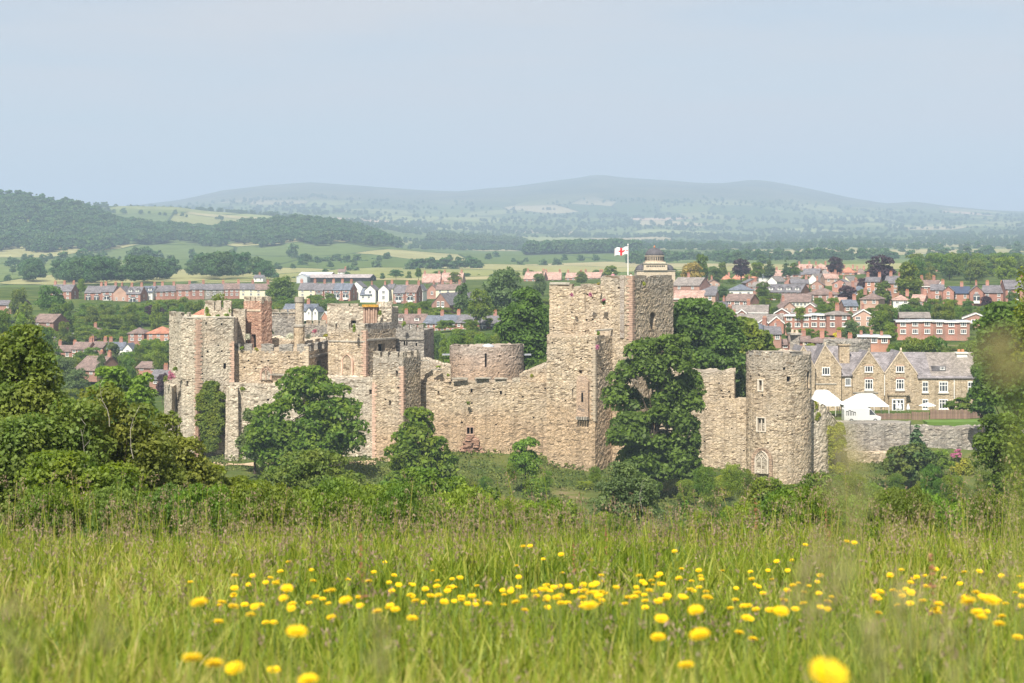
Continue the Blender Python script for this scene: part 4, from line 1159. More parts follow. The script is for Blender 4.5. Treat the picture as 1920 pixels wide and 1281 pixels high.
def put_window(wall, x, z, w, h, kind='sash', y=0.0, rz=0.0, name='window', pane=True):
    o = link(name, WIN[kind], wall, (x, y, z), (0, 0, rz), (w, 1, h))
    if pane: link('pane', PANE, o)
    return o
def put_chimney(par, x, y, z, w=0.9, d=0.6, h=1.5, mat=None):
    o = link('chimney', CHIM, par, (x, y, z), None, (w, d, h))
    if mat: own_mat(o, M[mat])
    link('chimney_pot', POTS, o)['kind'] = 'stuff'
    return o
HOUSES = []
def house(px, pyb, Y, wpx, hpx, rpx, label, wall='brick_red', roof='slate', ang=8.0, depth=8.0, kind='eave', cols=3, floors=2, chim=(0.9,), win='sash', name='house', cat='house', group=None, wsize=(0.95, 1.25), dorm=0, fascia=False, side_win=1, door=None, wtint=None, par_extra=None, bays=0, yard=1.5):
    """a house: front wpx wide in the photo, walls hpx high and roof rpx high, base of its front in row pyb; ang turns its front to the west"""
    HOUSES.append((px - wpx / 2 - 4, px + wpx / 2 + 4, pyb, Y))
    k = Y / F
    a = R(ang)
    W = wpx * k / max(0.3, math.cos(a)); H = hpx * k; RH = rpx * k; D = depth
    base = at(px, pyb, Y)
    o = empty(name, base, -a, label, cat, group)
    o['kind'] = 'thing'
    x0, x1 = -W / 2, W / 2
    zb = -yard
    wm = MB()
    if kind == 'gable':       # gable to the front
        wm.prism([(x0, zb), (x1, zb), (x1, H), (0, H + RH), (x0, H)], 0, D)
    elif kind == 'eave':
        i = len(wm.v)
        wm.v += [(x0, 0, zb), (x1, 0, zb), (x1, D, zb), (x0, D, zb), (x0, 0, H), (x1, 0, H), (x1, D, H), (x0, D, H), (x0, D / 2, H + RH - 0.05), (x1, D / 2, H + RH - 0.05)]
        wm.f += [(0, 1, 5, 4), (2, 3, 7, 6), (1, 2, 6, 9, 5), (3, 0, 4, 8, 7), (0, 3, 2, 1)]
    else:
        wm.box(x0, x1, 0, D, zb, H)
    wo = wm.build('wall', M[wall], o)
    rm = MB(); e, t = 0.3, 0.14
    if kind == 'eave':
        s = RH / (D / 2)
        for sy in (0, 1):
            ya, yb = (-e, D / 2) if not sy else (D + e, D / 2)
            za = H - e * s
            P8 = [(x0 - 0.12, ya, za), (x1 + 0.12, ya, za), (x1 + 0.12, yb, H + RH), (x0 - 0.12, yb, H + RH)]
            i = len(rm.v); rm.v += P8 + [(p[0], p[1], p[2] + t) for p in P8]
            fs = [(4, 5, 6, 7), (0, 1, 5, 4), (1, 2, 6, 5), (3, 0, 4, 7), (3, 2, 1, 0)]
            if sy: fs = [f[::-1] for f in fs]
            rm.f += [tuple(i + q for q in f) for f in fs]
    elif kind == 'gable':
        s = RH / (W / 2)
        for sx in (-1, 1):
            xa = sx * (W / 2 + e); za = H - e * s
            P8 = [(xa, -0.2, za), (0, -0.2, H + RH), (0, D, H + RH), (xa, D, za)]
            i = len(rm.v); rm.v += P8 + [(p[0], p[1], p[2] + t) for p in P8]
            fs = [(4, 5, 6, 7), (0, 1, 5, 4), (2, 3, 7, 6), (3, 0, 4, 7), (3, 2, 1, 0)]
            if sx > 0: fs = [f[::-1] for f in fs]
            rm.f += [tuple(i + q for q in f) for f in fs]
    elif kind == 'hip':
        q = min(W, D) / 2 * 0.95
        A = [(x0 - e, -e, H), (x1 + e, -e, H), (x1 + e, D + e, H), (x0 - e, D + e, H)]
        rm.v += A + [(x0 + q, D / 2, H + RH), (x1 - q, D / 2, H + RH)] + [(p[0], p[1], p[2] - t) for p in A]
        rm.f += [(0, 1, 5, 4), (1, 2, 5), (2, 3, 4, 5), (3, 0, 4), (6, 7, 1, 0), (7, 8, 2, 1), (8, 9, 3, 2), (9, 6, 0, 3), (9, 8, 7, 6)]
    else:                      # flat roof with a white fascia
        rm.box(x0 - 0.3, x1 + 0.3, -0.35, D + 0.3, H, H + 0.12)
    ro = rm.build('roof', M[roof], o)
    if kind == 'flat':
        MB().box(x0 - 0.33, x1 + 0.33, -0.39, -0.35, H - 0.22, H + 0.14).build('fascia', M['white_paint'], ro)
    elif fascia and kind == 'gable':
        fm = MB(); s = RH / (W / 2)
        for sx in (-1, 1):
            xa = sx * (W / 2 + e); za = H - e * s
            P4 = [(xa, -0.24, za - 0.12), (0, -0.24, H + RH - 0.12), (0, -0.24, H + RH + 0.2), (xa, -0.24, za + 0.2)]
            fm.poly(P4 if sx < 0 else P4[::-1])
        fm.build('bargeboard', M['white_paint'], ro)
    elif fascia:
        MB().box(x0 - 0.1, x1 + 0.1, -e - 0.06, -e - 0.01, H - e * RH / (D / 2) - 0.1, H - e * RH / (D / 2) + 0.12).build('fascia', M['white_paint'], ro)
    fh = H / floors
    ww, wh = wsize
    for f in range(floors):
        for c in range(cols):
            x = x0 + W * (c + 0.5) / cols
            if door is not None and f == 0 and c == door:
                link('door', DOOR, o, (x, -0.02, -0.02), None, (0.9, 1, 2.0)); continue
            hh = min(wh, fh * 0.62)
            put_window(o, x, fh * f + fh * 0.30, min(ww, W / cols * 0.8), hh, win, -0.02, 0)
    if kind == 'eave' and side_win:      # windows in the gable end that shows on the east side
        for f in range(floors):
            put_window(o, x1 + 0.02, fh * f + fh * 0.30, 0.7, min(wh, fh * 0.6), 'sash', D * 0.5, math.pi / 2)
    for q in chim:
        if kind == 'eave': put_chimney(ro, x0 + W * q, D / 2, H + RH - 0.4, 0.95, 0.6, 1.7)
        elif kind == 'gable': put_chimney(ro, 0, D * q, H + RH - 0.4, 0.6, 0.9, 1.7)
        elif kind == 'hip': put_chimney(ro, x0 + W * q, D / 2, H + RH * 0.7, 0.95, 0.6, 1.7)
        else: put_chimney(ro, x0 + W * q, D * 0.6, H, 0.6, 0.6, 0.9)
    for q in range(dorm):
        x = x0 + W * (q + 0.5) / dorm
        d = link('dormer', DORM, ro, (x, D * 0.16, H + RH * 0.22), None, (1.3, 1.3, 1.5))
        dr = link('dormer_roof', DORMR, d)
        own_mat(dr, M[roof])
        put_window(d, 0, 0.12, 0.7, 0.5, 'case', -0.52, 0, pane=True)
    for q in range(bays):
        x = x0 + W * (q + 0.5) / bays
        bm_ = MB().prism([(-0.9, 0), (0.9, 0), (0.9, 2.3), (-0.9, 2.3)], -0.7, 0.0)
        b_ = bm_.build('bay_window', M['white_paint'], o, (x, -0.01, 0))
        for dx in (-0.5, 0.5): link('pane', PANE, b_, (dx, -0.70, 0.7), None, (0.95, 1, 1.45))
        MB().prism([(-1.0, 2.3), (1.0, 2.3), (0.7, 2.75), (-0.7, 2.75)], -0.8, 0.0).build('bay_roof', M[roof], b_)
    return o
def terrace(px0, px1, pyb0, pyb1, Y0, Y1, n, hpx, rpx, labelf, walls=('brick_red',), roof='slate', ang=None, group=None, **kw):
    """a row of n houses side by side"""
    for i in range(n):
        t0, t1 = i / n, (i + 1) / n; tm = (t0 + t1) / 2
        Ym = Y0 + (Y1 - Y0) * tm
        if ang is None:
            A, B = at(px0, 0, Y0), at(px1, 0, Y1); aa = -math.degrees(math.atan2(B.y - A.y, B.x - A.x))
        else: aa = ang
        rj = random.Random(int(px0) * 7 + i); rf2 = roof if roof not in ('slate',) else rj.choice(['slate', 'slate', 'slate_blue', 'tile_brown'])
        house(px0 + (px1 - px0) * tm, pyb0 + (pyb1 - pyb0) * tm, Ym, (px1 - px0) / n * 0.985, hpx * rj.uniform(0.97, 1.06), rpx * rj.uniform(0.95, 1.06), labelf(i), walls[i % len(walls)], rf2, aa, group=group, side_win=(i == n - 1), **kw)

G = 'houses of the long terrace above the castle'
nth = lambda i: ORD[i]
# the long terrace along the ridge, from west to east
house(114, 566, 735, 40, 20, 12, 'brick house with three chimneys half behind the dark tree, first on the ridge', depth=8, chim=(0.05, 0.5, 0.95), cols=3)
house(174, 567, 725, 32, 18, 12, 'bay-windowed brick house opening the row next to the lone ridge house', cols=2, chim=(0.8,), bays=2, roof='slate')
house(201, 566, 722, 24, 19, 11, 'narrow brick house between the slate-roofed one and the orange gable', cols=2, chim=(0.1, 0.9), bays=1)
house(225, 569, 716, 26, 20, 12, 'pale orange brick house with a broad plain gable facing the castle', 'brick_pale', 'slate', kind='gable', cols=2, floors=1, chim=(0.3,), wsize=(0.7, 1.1))
house(250, 570, 714, 27, 19, 13, 'brick house with roof dormers beside the broad orange gable', dorm=2, cols=2, chim=(0.15, 0.85), bays=1)
house(275, 561, 722, 22, 13, 11, 'small white house wedged between the brick terraces', 'render_white', 'slate_blue', cols=2, chim=(0.9,), dorm=2)
terrace(286, 329, 557, 556, 724, 726, 2, 10, 10, lambda i: f'low red brick terraced house just east of the white house, {ORD[i]} of two', group=G, cols=2, chim=(0.9,))
terrace(331, 383, 557, 556, 724, 726, 2, 13, 10, lambda i: f'red brick terraced house with pale dividing gable over the ivy tower, {ORD[i]} of two', group=G, cols=2, chim=(0.95,))
terrace(384, 420, 556, 556, 726, 727, 1, 13, 10, lambda i: 'grey stone terraced house between red brick neighbours above the ivy tower', ('stone_grey',), group=G, cols=3, chim=(0.95,))
terrace(420, 449, 556, 556, 727, 728, 1, 13, 10, lambda i: 'single red brick terraced house next to the grey stone one', group=G, cols=3, chim=(0.95,))
terrace(449, 506, 556, 556, 728, 730, 2, 13, 10, lambda i: f'cream rendered terraced house running behind the round ridge tree, {ORD[i]} of two', ('render_cream',), group=G, cols=2, chim=(0.9,))
house(575, 557, 720, 32, 14, 12, 'cream rendered house emerging east of the round ridge tree', 'render_cream', cols=2, chim=(0.05, 0.85), bays=0)
terrace(590, 657, 562, 562, 712, 708, 4, 18, 12, lambda i: f'red brick terraced house with white bay above the chimney cluster, {ORD[i]} of four', group=G, cols=2, chim=(0.75,), bays=1, depth=7)
house(668, 560, 716, 24, 22, 10, 'white gabled end house closing the row of four brick terraces', 'render_white', 'slate', kind='gable', cols=1, floors=1, chim=())
house(686, 563, 700, 22, 10, 11, 'low white house with grey lean-to slate roof beside the twin gables', 'render_white', 'slate_blue', cols=2, floors=1, chim=())
for i, x in enumerate((694, 719)):
    house(x, 564, 700 + i, 20, 20, 9, f'white house with decorated front gable, {ORD[i]} of the white pair', 'render_white', 'slate', kind='gable', cols=1, chim=(0.4,), wsize=(1.1, 1.4), group='pair of white gabled houses')
house(731, 563, 704, 12, 22, 8, 'narrow cream house between white gabled pair and red terrace', 'render_cream', 'slate', cols=1, chim=(0.5,))
terrace(737, 781, 567, 567, 690, 688, 2, 18, 14, lambda i: f'tall red brick terraced house left of the big brick hall roof, {ORD[i]} of two', group=G, cols=2, chim=(0.95,), bays=1)
house(786, 560, 700, 14, 16, 10, 'white gable wall house next to tall red terrace', 'render_white', 'slate', kind='gable', cols=1, floors=1, chim=())
house(810, 556, 720, 20, 12, 10, 'plain brown brick gable behind the big brick hall', 'brick_brown', 'tile_brown', kind='gable', cols=1, floors=1, chim=(0.5,))
house(840, 561, 715, 46, 18, 10, 'cream house under a long brown tiled roof by the willow', 'render_cream', 'tile_brown', cols=3, chim=(0.2, 0.55, 0.9))
# brick hall with the tall window
o = house(826, 595, 600, 34, 24, 21, 'large brick hall with a steep slate roof and tall dark window in the gable', 'brick_brown', 'slate', 24, 26, 'gable', cols=0, floors=1, chim=(), name='brick_hall', cat='hall', side_win=0)
for dx in (-0.75, 0.75):
    for zz in (1.4, 3.3): put_window(o, dx, zz, 1.0, 1.7, 'sash', -0.02)
house(765, 628, 520, 62, 22, 16, 'brown-roofed brick house with white gable dormers right behind the service range', 'brick_red', 'tile_brown', 10, 8, cols=4, chim=(0.35, 0.75), dorm=2)
terrace(793, 886, 626, 626, 512, 508, 3, 20, 13, lambda i: f'red brick cottage with slate roof behind the chapel drum, {ORD[i]} of three', group='brick cottages behind the chapel drum', cols=3, chim=(0.9,), wsize=(0.8, 1.1))
house(916, 626, 508, 42, 20, 13, 'separate red brick cottage with two white bays beside the dark tree', cols=2, chim=(0.7,), bays=2)
house(560, 592, 560, 62, 9, 12, 'white cottage with black timbers and slate roof seen behind the stone chimney', 'render_white', 'slate_blue', cols=3, floors=1, chim=(0.7,), win='case')
for i, x in enumerate((579, 591)):
    house(x, 592, 556, 10, 8, 7, f'tiny white half-timbered gable wing by the tall hedge, {ORD[i]} of two', 'render_white', 'slate_blue', kind='gable', cols=1, floors=1, chim=(), wsize=(0.5, 0.8), group='half-timbered wings')
house(609, 606, 480, 12, 12, 9, 'bright red gabled shed peeping over the low pointed merlons', 'brick_orange', 'white_paint', kind='gable', cols=0, floors=1, chim=())
house(372, 606, 470, 24, 14, 12, 'cottage with terracotta hipped roof behind the ruined wall stump', 'render_white', 'tile_orange', kind='hip', cols=1, floors=1, chim=())
# west valley houses
house(169, 634, 600, 52, 10, 10, 'blue-grey rendered house with brown hipped roof below the golden conifer', 'render_blue', 'tile_brown', 6, 8, 'hip', cols=4, floors=1, chim=(0.55,), win='case')
house(168, 639, 585, 18, 4, 7, 'small orange gabled outbuilding in front of the blue-grey house', 'brick_orange', 'tile_brown', kind='gable', cols=0, floors=1, chim=())
house(113, 640, 590, 36, 6, 8, 'low slate-roofed house left of the blue-grey house', 'brick_brown', 'slate', cols=2, floors=1, chim=(0.5,))
house(118, 672, 545, 34, 13, 10, 'brick house with a low brown roof at the near end of the valley trio', 'brick_red', 'tile_brown', cols=2, chim=(0.05, 0.9), floors=1)
house(149, 672, 542, 31, 17, 12, 'brick house with paired white windows in the middle of the valley trio', 'brick_red', 'tile_brown', cols=3, chim=(0.9,), wsize=(1.0, 1.2))
house(178, 669, 545, 31, 17, 10, 'brick house standing last in the valley trio beside the weeping tree', 'brick_red', 'tile_brown', cols=3, chim=(0.05, 0.85), wsize=(0.8, 1.1))
house(216, 668, 530, 32, 13, 12, 'white cottage with dark slate roof below the orange-roofed houses', 'render_white', 'slate_blue', 0, 7, cols=1, floors=1, chim=(0.1, 0.7))
house(239, 667, 526, 17, 12, 10, 'white gable of the cottage with one dark window', 'render_white', 'slate_blue', 0, 8, 'gable', cols=1, floors=1, chim=(), wsize=(0.8, 1.3))
house(247, 671, 522, 11, 5, 6, 'tiny white gabled porch annex beside the white cottage', 'render_white', 'slate_blue', 0, 5, 'gable', cols=0, floors=1, chim=())
house(255, 641, 545, 30, 16, 10, 'brick house with a brown hipped roof next to the orange-tiled one', 'brick_red', 'tile_brown', 4, 8, 'hip', cols=2, chim=(), win='case')
house(297, 641, 540, 44, 16, 12, 'brick house with bright orange tiled hipped roof touching the castle tower', 'brick_orange', 'tile_orange', 4, 9, 'hip', cols=3, chim=(), win='case', wsize=(0.9, 1.1))
house(160, 704, 470, 50, 10, 24, 'big brown tiled roof low in the valley above the pale green tree', 'brick_brown', 'tile_brown', 30, 10, cols=2, floors=1, chim=(0.6, 0.95))
house(276, 696, 470, 44, 6, 10, 'small brown-roofed bungalow just west of the castle tower', 'brick_red', 'tile_brown', 14, 7, cols=2, floors=1, chim=())
house(302, 722, 440, 44, 10, 16, 'house with a dull purple roof tucked against the castle tower foot', 'brick_brown', 'slate', 4, 9, cols=2, floors=1, chim=(0.5,))
house(80, 612, 560, 44, 8, 14, 'brown-roofed house mostly hidden in the trees below the ridge house', 'brick_brown', 'tile_brown', 20, 8, cols=2, floors=1, chim=())
house(15, 580, 640, 60, 8, 8, 'low grey-roofed farm house at the far western edge of town', 'brick_brown', 'slate', 0, 9, cols=3, floors=1, chim=())
# rooftops towards the skyline, centre
for i, (x, y, w_, r_) in enumerate(((808, 532, 34, 18), (846, 530, 40, 18), (1000, 526, 36, 16), (1036, 527, 32, 16), (1075, 524, 30, 12), (1108, 524, 34, 13), (1140, 522, 28, 11))):
    house(x, y + 6, 900 + 10 * i, w_, 9, r_ - 3, f'pink-roofed brick house on the skyline behind the castle, {ORD[i]} from the west', 'brick_pale' if i % 2 else 'brick_red', 'tile_pink', 4 + 6 * (i % 3), 9, cols=3, floors=1, chim=(0.1, 0.9), group='pink-roofed skyline houses')
house(635, 526, 960, 118, 5, 6, 'long low farm shed with a pale pinkish roof and dark open side', 'black_timber', 'shed_roof', 4, 22, cols=0, floors=1, chim=(), name='farm_shed', cat='barn')
house(566, 528, 940, 20, 9, 5, 'pale blue metal barn at the end of the farm sheds', 'metal_pale', 'lead', 0, 14, 'gable', cols=0, floors=1, chim=(), name='metal_barn', cat='barn')
house(590, 522, 980, 60, 6, 5, 'white-roofed farm shed between the blue barn and the long shed', 'brick_brown', 'render_white', 4, 16, cols=0, floors=1, chim=(), name='farm_shed', cat='barn')
house(640, 515, 1100, 14, 5, 5, 'small white farmhouse standing above the farm sheds', 'render_white', 'tile_brown', 4, 8, cols=2, floors=1, chim=(0.9,))
house(484, 527, 1000, 18, 6, 5, 'white farmhouse among trees on the slope above the terrace', 'render_white', 'slate', 4, 8, cols=2, floors=1, chim=(0.5,))
# east side
for i, (x, y, w_) in enumerate(((1362, 537, 24), (1382, 535, 20), (1398, 531, 17), (1418, 531, 20))):
    house(x, y, 850 - 6 * i, w_, 10, 12, f'house with a steep orange hipped roof near the yellow tree, {ORD[i]} from the west', 'brick_brown', 'tile_orange', 6, 9, 'hip', cols=2, floors=1, chim=(0.7,), group='orange hipped roofs')
house(1437, 533, 800, 28, 13, 11, 'white house with a blue slate hipped roof right of the orange roofs', 'render_white', 'slate_blue', 6, 9, 'hip', cols=2, chim=(0.3, 0.8))
for i, (x, y, w_, c_, g_) in enumerate(((1447, 534, 18, 'render_white', 9), (1480, 534, 18, 'brick_red', 9), (1524, 534, 22, 'render_white', 14), (1549, 536, 22, 'render_cream', 12), (1585, 534, 20, 'render_cream', 11))):
    house(x, y, 770 - 8 * i, w_, 5 if c_ != 'render_white' else 6, g_, f'grey-roofed house turning its {c_.split("_")[1]} gable to the castle, {ORD[i]} of five', c_, 'tile_grey', 24, 14, 'gable', cols=0, floors=1, chim=(), group='gables below the skyline')
for i, (x, y, w_, rf) in enumerate(((1465, 522, 26, 'tile_pink'), (1492, 520, 30, 'slate'), (1520, 519, 30, 'slate'), (1548, 521, 26, 'tile_grey'), (1562, 517, 22, 'tile_orange'), (1588, 516, 26, 'tile_orange'), (1600, 528, 28, 'tile_pink'), (1613, 518, 20, 'tile_brown'), (1505, 511, 30, 'tile_pink'), (1540, 509, 30, 'tile_pink'))):
    house(x, y, 850 + 12 * i, w_, 5, 10, f'{dict(tile_pink="pink", slate="slate", tile_grey="grey", tile_orange="orange", tile_brown="brown")[rf]}-roofed house crowding the skyline by copper beeches, {ORD[i]} from west', 'brick_red', rf, 5 + 7 * (i % 3), 9, 'hip' if i % 2 else 'eave', cols=2, floors=1, chim=(0.2, 0.8), group='crowded skyline roofs')
house(1286, 545, 650, 48, 10, 14, 'brown brick house with a low grey roof just east of the great tower', 'brick_brown', 'tile_grey', 30, 9, cols=2, floors=1, chim=(), side_win=0)
house(1336, 556, 645, 48, 10, 10, 'brick house with slate hipped roof next to the white one', 'brick_red', 'slate', 8, 10, 'hip', cols=3, floors=1, chim=())
house(1388, 558, 640, 46, 14, 11, 'white house with a slate hipped roof above the brick garage', 'render_white', 'slate_blue', 8, 10, 'hip', cols=3, floors=1, chim=(), win='case')
house(1292, 566, 560, 58, 6, 14, 'pink-roofed brick house touching the great tower on its east side', 'brick_pale', 'tile_pink', 14, 8, cols=2, floors=1, chim=(), fascia=True)
house(1331, 566, 556, 20, 12, 8, 'small pale brick wing with slate roof beside the pink roof', 'brick_pale', 'slate', 14, 8, cols=1, floors=1, chim=())
house(1382, 577, 555, 46, 13, 12, 'brick garage with brown roof and a white front', 'brick_red', 'tile_brown', 26, 8, cols=3, floors=1, chim=(), side_win=0, wsize=(1.6, 1.7))
house(1468, 565, 612, 62, 17, 14, 'long red brick building with four roof dormers and a big plain gable', 'brick_orange', 'slate', 22, 13, cols=6, chim=(), dorm=4, side_win=0, name='long_brick_building', cat='building', wsize=(0.8, 1.2))
house(1545, 567, 592, 58, 15, 12, 'brick house with brown hipped roof and solar panel above the cream hall', 'brick_brown', 'tile_brown', 6, 10, 'hip', cols=4, floors=1, chim=(), win='case')
house(1492, 577, 540, 54, 11, 14, 'cream walled hall with a broad brown roof and roof lights', 'render_cream', 'tile_brown', 12, 10, cols=8, floors=1, chim=(), win='case', wsize=(0.8, 0.9))
house(1402, 596, 495, 74, 10, 13, 'long bungalow with a grey-brown roof above the tree tops', 'brick_red', 'tile_grey', 10, 8, cols=4, floors=1, chim=(0.5,), fascia=True, win='case')
house(1391, 594, 490, 15, 7, 6, 'little white-edged gable on the front of the long bungalow', 'brick_red', 'tile_grey', 10, 5, 'gable', cols=1, floors=1, chim=(), fascia=True, win='case')
house(1424, 614, 470, 84, 9, 14, 'second long bungalow lower down with a wide grey roof', 'brick_red', 'tile_grey', 10, 8, cols=3, floors=1, chim=(), win='case')
house(1431, 612, 464, 17, 7, 6, 'small brick gable on the lower bungalow', 'brick_red', 'tile_grey', 10, 5, 'gable', cols=1, floors=1, chim=(), fascia=True, win='case')
house(1456, 614, 463, 26, 9, 11, 'larger white-edged brick gable at the end of the lower bungalow', 'brick_red', 'tile_grey', 10, 7, 'gable', cols=1, floors=1, chim=(), fascia=True, win='case')
house(1466, 597, 488, 26, 10, 8, 'white-edged brick gable above the flat-roofed terrace', 'brick_red', 'tile_brown', 10, 9, 'gable', cols=1, floors=1, chim=(), fascia=True, win='case')
house(1519, 588, 520, 24, 10, 9, 'brick gable with white edges beside the light green tree', 'brick_red', 'tile_grey', 14, 9, 'gable', cols=1, floors=1, chim=(), fascia=True, win='case')
terrace(1472, 1550, 617, 617, 452, 450, 5, 26, 1, lambda i: f'flat-roofed brick terraced house with white window panels, {ORD[i]} from the bungalow end', roof='lead', group='flat-roofed terrace', kind='flat', cols=1, chim=(), win='case', wsize=(1.3, 1.35), depth=8)
house(1572, 617, 447, 44, 27, 7, 'brick house with low hipped roof closing the flat-roofed terrace', 'brick_red', 'tile_grey', 6, 9, 'hip', cols=2, chim=(0.5,), win='case', wsize=(1.1, 1.2))
house(1619, 613, 462, 40, 20, 12, 'brick house with a white-edged gable and two white windows behind round shrubs', 'brick_pale', 'tile_grey', 8, 10, 'gable', cols=2, chim=(0.4,), fascia=True, win='case', wsize=(1.2, 1.1))
terrace(1682, 1818, 630, 630, 440, 438, 6, 27, 1, lambda i: f'flat-roofed brown brick house above the manor roofs, {ORD[i]} of the row of six', ('brick_red', 'brick_brown'), roof='lead', group='second flat-roofed terrace', kind='flat', cols=1, chim=(), win='case', wsize=(1.3, 1.25), depth=8)
house(1716, 606, 470, 56, 10, 9, 'grey-roofed brick house rising behind the second flat-roofed terrace', 'brick_red', 'tile_grey', 8, 9, cols=2, floors=1, chim=())
house(1830, 610, 470, 46, 13, 9, 'brown brick house with a white-edged gable and solar panel by the big dark tree', 'brick_brown', 'tile_grey', 12, 9, 'gable', cols=1, floors=1, chim=(), fascia=True, win='case', wsize=(2.4, 0.9))
terrace(1610, 1668, 648, 648, 412, 411, 3, 17, 1, lambda i: f'low flat-roofed orange brick house behind the manor chimney, {ORD[i]} of three', ('brick_orange',), roof='lead', group='low flat-roofed houses', kind='flat', cols=1, floors=1, chim=(0.3,), win='case', wsize=(1.3, 1.1))
# villas on the east slope
house(1636, 550, 605, 26, 22, 8, 'tall-chimneyed brick villa half hidden under the great copper beech', 'brick_orange', 'slate', 16, 8, cols=2, chim=(0.1, 0.9))
house(1672, 552, 598, 26, 21, 13, 'brick villa with twin chimneys between copper beech and tall green conifer', 'brick_orange', 'slate', 20, 9, cols=2, chim=(0.3, 0.9))
house(1745, 551, 600, 34, 14, 11, 'purple-roofed villa with a white bargeboard gable', 'brick_red', 'tile_brown', 10, 9, cols=2, chim=(0.05, 0.7), fascia=True)
house(1764, 552, 592, 13, 14, 9, 'white half-timbered gable on the purple-roofed villa', 'render_white', 'tile_brown', 10, 8, 'gable', cols=1, floors=1, chim=(), fascia=True)
house(1757, 562, 575, 24, 18, 10, 'brick villa with slate roof beside the dark cypress', 'brick_red', 'slate', 14, 9, cols=1, chim=(0.9,))
house(1778, 566, 570, 20, 20, 9, 'brick villa wing with two tall white windows right of the dark cypress', 'brick_red', 'slate', 14, 9, 'gable', cols=1, chim=(), wsize=(0.9, 1.4))
house(1800, 563, 572, 36, 13, 12, 'bright orange brick house with a roof of solar panels', 'brick_orange', 'panel_solar', 12, 9, cols=2, floors=1, chim=(0.6,), wsize=(0.8, 1.5))
house(1831, 569, 560, 24, 22, 11, 'brick villa gable with a white bay window at its foot', 'brick_red', 'slate', 12, 9, 'gable', cols=1, chim=(0.5,), wsize=(0.9, 1.3), bays=1)
house(1862, 569, 562, 40, 20, 13, 'wide brick villa with slate roof and twin red chimneys', 'brick_red', 'slate', 18, 10, cols=2, chim=(0.2, 0.85, 0.97), wsize=(0.9, 1.4))
house(1908, 566, 556, 44, 24, 16, 'tall brick house with steep slate roof at the end of the villa row', 'brick_red', 'slate', 6, 11, cols=3, chim=(0.8,), wsize=(0.9, 1.4))
house(1760, 503, 900, 18, 4, 5, 'orange roof just showing among the eastern woodland trees', 'brick_red', 'tile_orange', 6, 9, cols=1, floors=1, chim=())
for i, (x, y, w_) in enumerate(((1500, 640, 40), (1532, 641, 40), (1562, 643, 36), (1590, 648, 30), (1480, 646, 30))):
    house(x, y + 8, 400 + 4 * i, w_, 7, 9, f'low brown-roofed house just above the manor roof ridge, {ORD[i]} of five', 'brick_red', 'tile_brown', 6 + 5 * (i % 3), 8, 'hip' if i % 2 else 'eave', cols=2, floors=1, chim=(0.7,), group='low roofs behind the manor')

# small houses filling the crowded rows
rh = random.Random(4)
FILL = [(1285, 534, 700), (1312, 528, 740), (1338, 541, 690), (1600, 548, 640), (1575, 541, 660), (1532, 543, 660), (1612, 556, 600), (1590, 566, 560), (1568, 578, 520), (1596, 586, 500), (1630, 572, 530), (1420, 546, 660), (1412, 538, 720), (1500, 541, 680), (1480, 588, 505), (1345, 590, 520), (1350, 606, 480), (1376, 622, 440), (1655, 566, 560), (1690, 572, 540), (1720, 574, 540), (1450, 640, 415), (1412, 632, 425), (1625, 538, 690), (1560, 530, 720)]
for i, (x, y, Yh) in enumerate(sorted(FILL)):
    house(x, y, Yh, rh.uniform(20, 34), rh.uniform(9, 12) * 560 / Yh, rh.uniform(8, 11) * 560 / Yh, f'small brick house in the crowded eastern rows, {ORD[i % 20]} from the west' if i < 20 else f'small brick house in the villa gardens, {ORD[i - 20]} from the west', rh.choice(['brick_red', 'brick_brown', 'brick_pale', 'render_white', 'brick_red']), rh.choice(['slate', 'tile_grey', 'tile_brown', 'slate_blue', 'tile_pink']), rh.uniform(-6, 26), 8, rh.choice(['eave', 'eave', 'gable', 'hip']), cols=2, floors=1 if i % 2 else 2, chim=(rh.choice([0.1, 0.9]),), group='small houses of the crowded rows')

# ------------------------------------------------------------------ domed building behind the great tower
Y = 690.0; k = Y / F
T = empty('domed_church', at(1228, 530, Y), 0, 'pale stone church with a dark ribbed dome rising behind the great tower', 'church')
MB().box(-34 * k, 38 * k, 0, 14, -6, 22 * k).build('wall', M['sandstone_pale'], T)
MB().box(-35 * k, 39 * k, -0.3, 14.3, 22 * k, 23 * k).build('parapet', M['coping'], T)
MB().box(-21 * k, 23 * k, -0.6, 12, 23 * k, 35 * k).build('upper_wall', M['sandstone_pale'], T)
MB().box(-22.5 * k, 24.5 * k, -0.9, 12.3, 35 * k, 36.2 * k).build('cornice', M['coping'], T)
MB().box(-18 * k, 20 * k, 0.4, 11, 36.2 * k, 39 * k).build('attic_wall', M['sandstone_pale'], T)
dr = MB().lathe([(18 * k, 39 * k), (18 * k, 49 * k), (19 * k, 49.4 * k), (19 * k, 50.4 * k), (16 * k, 51 * k)], (1 * k, 5, 0), 28).build('drum', M['sandstone_pale'], T)
for i in range(14):
    a = math.pi * (1.04 + 0.92 * i / 13)
    MB().box(-0.22, 0.22, -0.06, 0.1, 0, 1.3).build('window', M['dark_void'], dr, (1 * k + 18 * k * math.cos(a), 5 + 18 * k * math.sin(a), 41.5 * k), (0, 0, a + math.pi / 2))
prof = [(17.6 * k * math.cos(t), 50.4 * k + 15 * k * math.sin(t)) for t in np.linspace(0, 1.5, 9)]
dm = MB().lathe(prof, (1 * k, 5, 0), 28).build('dome', M['dome_lead'], T, smooth=True)
MB().lathe([(1.6 * k, 65 * k), (1.6 * k, 67 * k), (2.2 * k, 67.2 * k), (0.3 * k, 70 * k)], (1 * k, 5, 0), 8).build('lantern', M['terracotta'], dm)
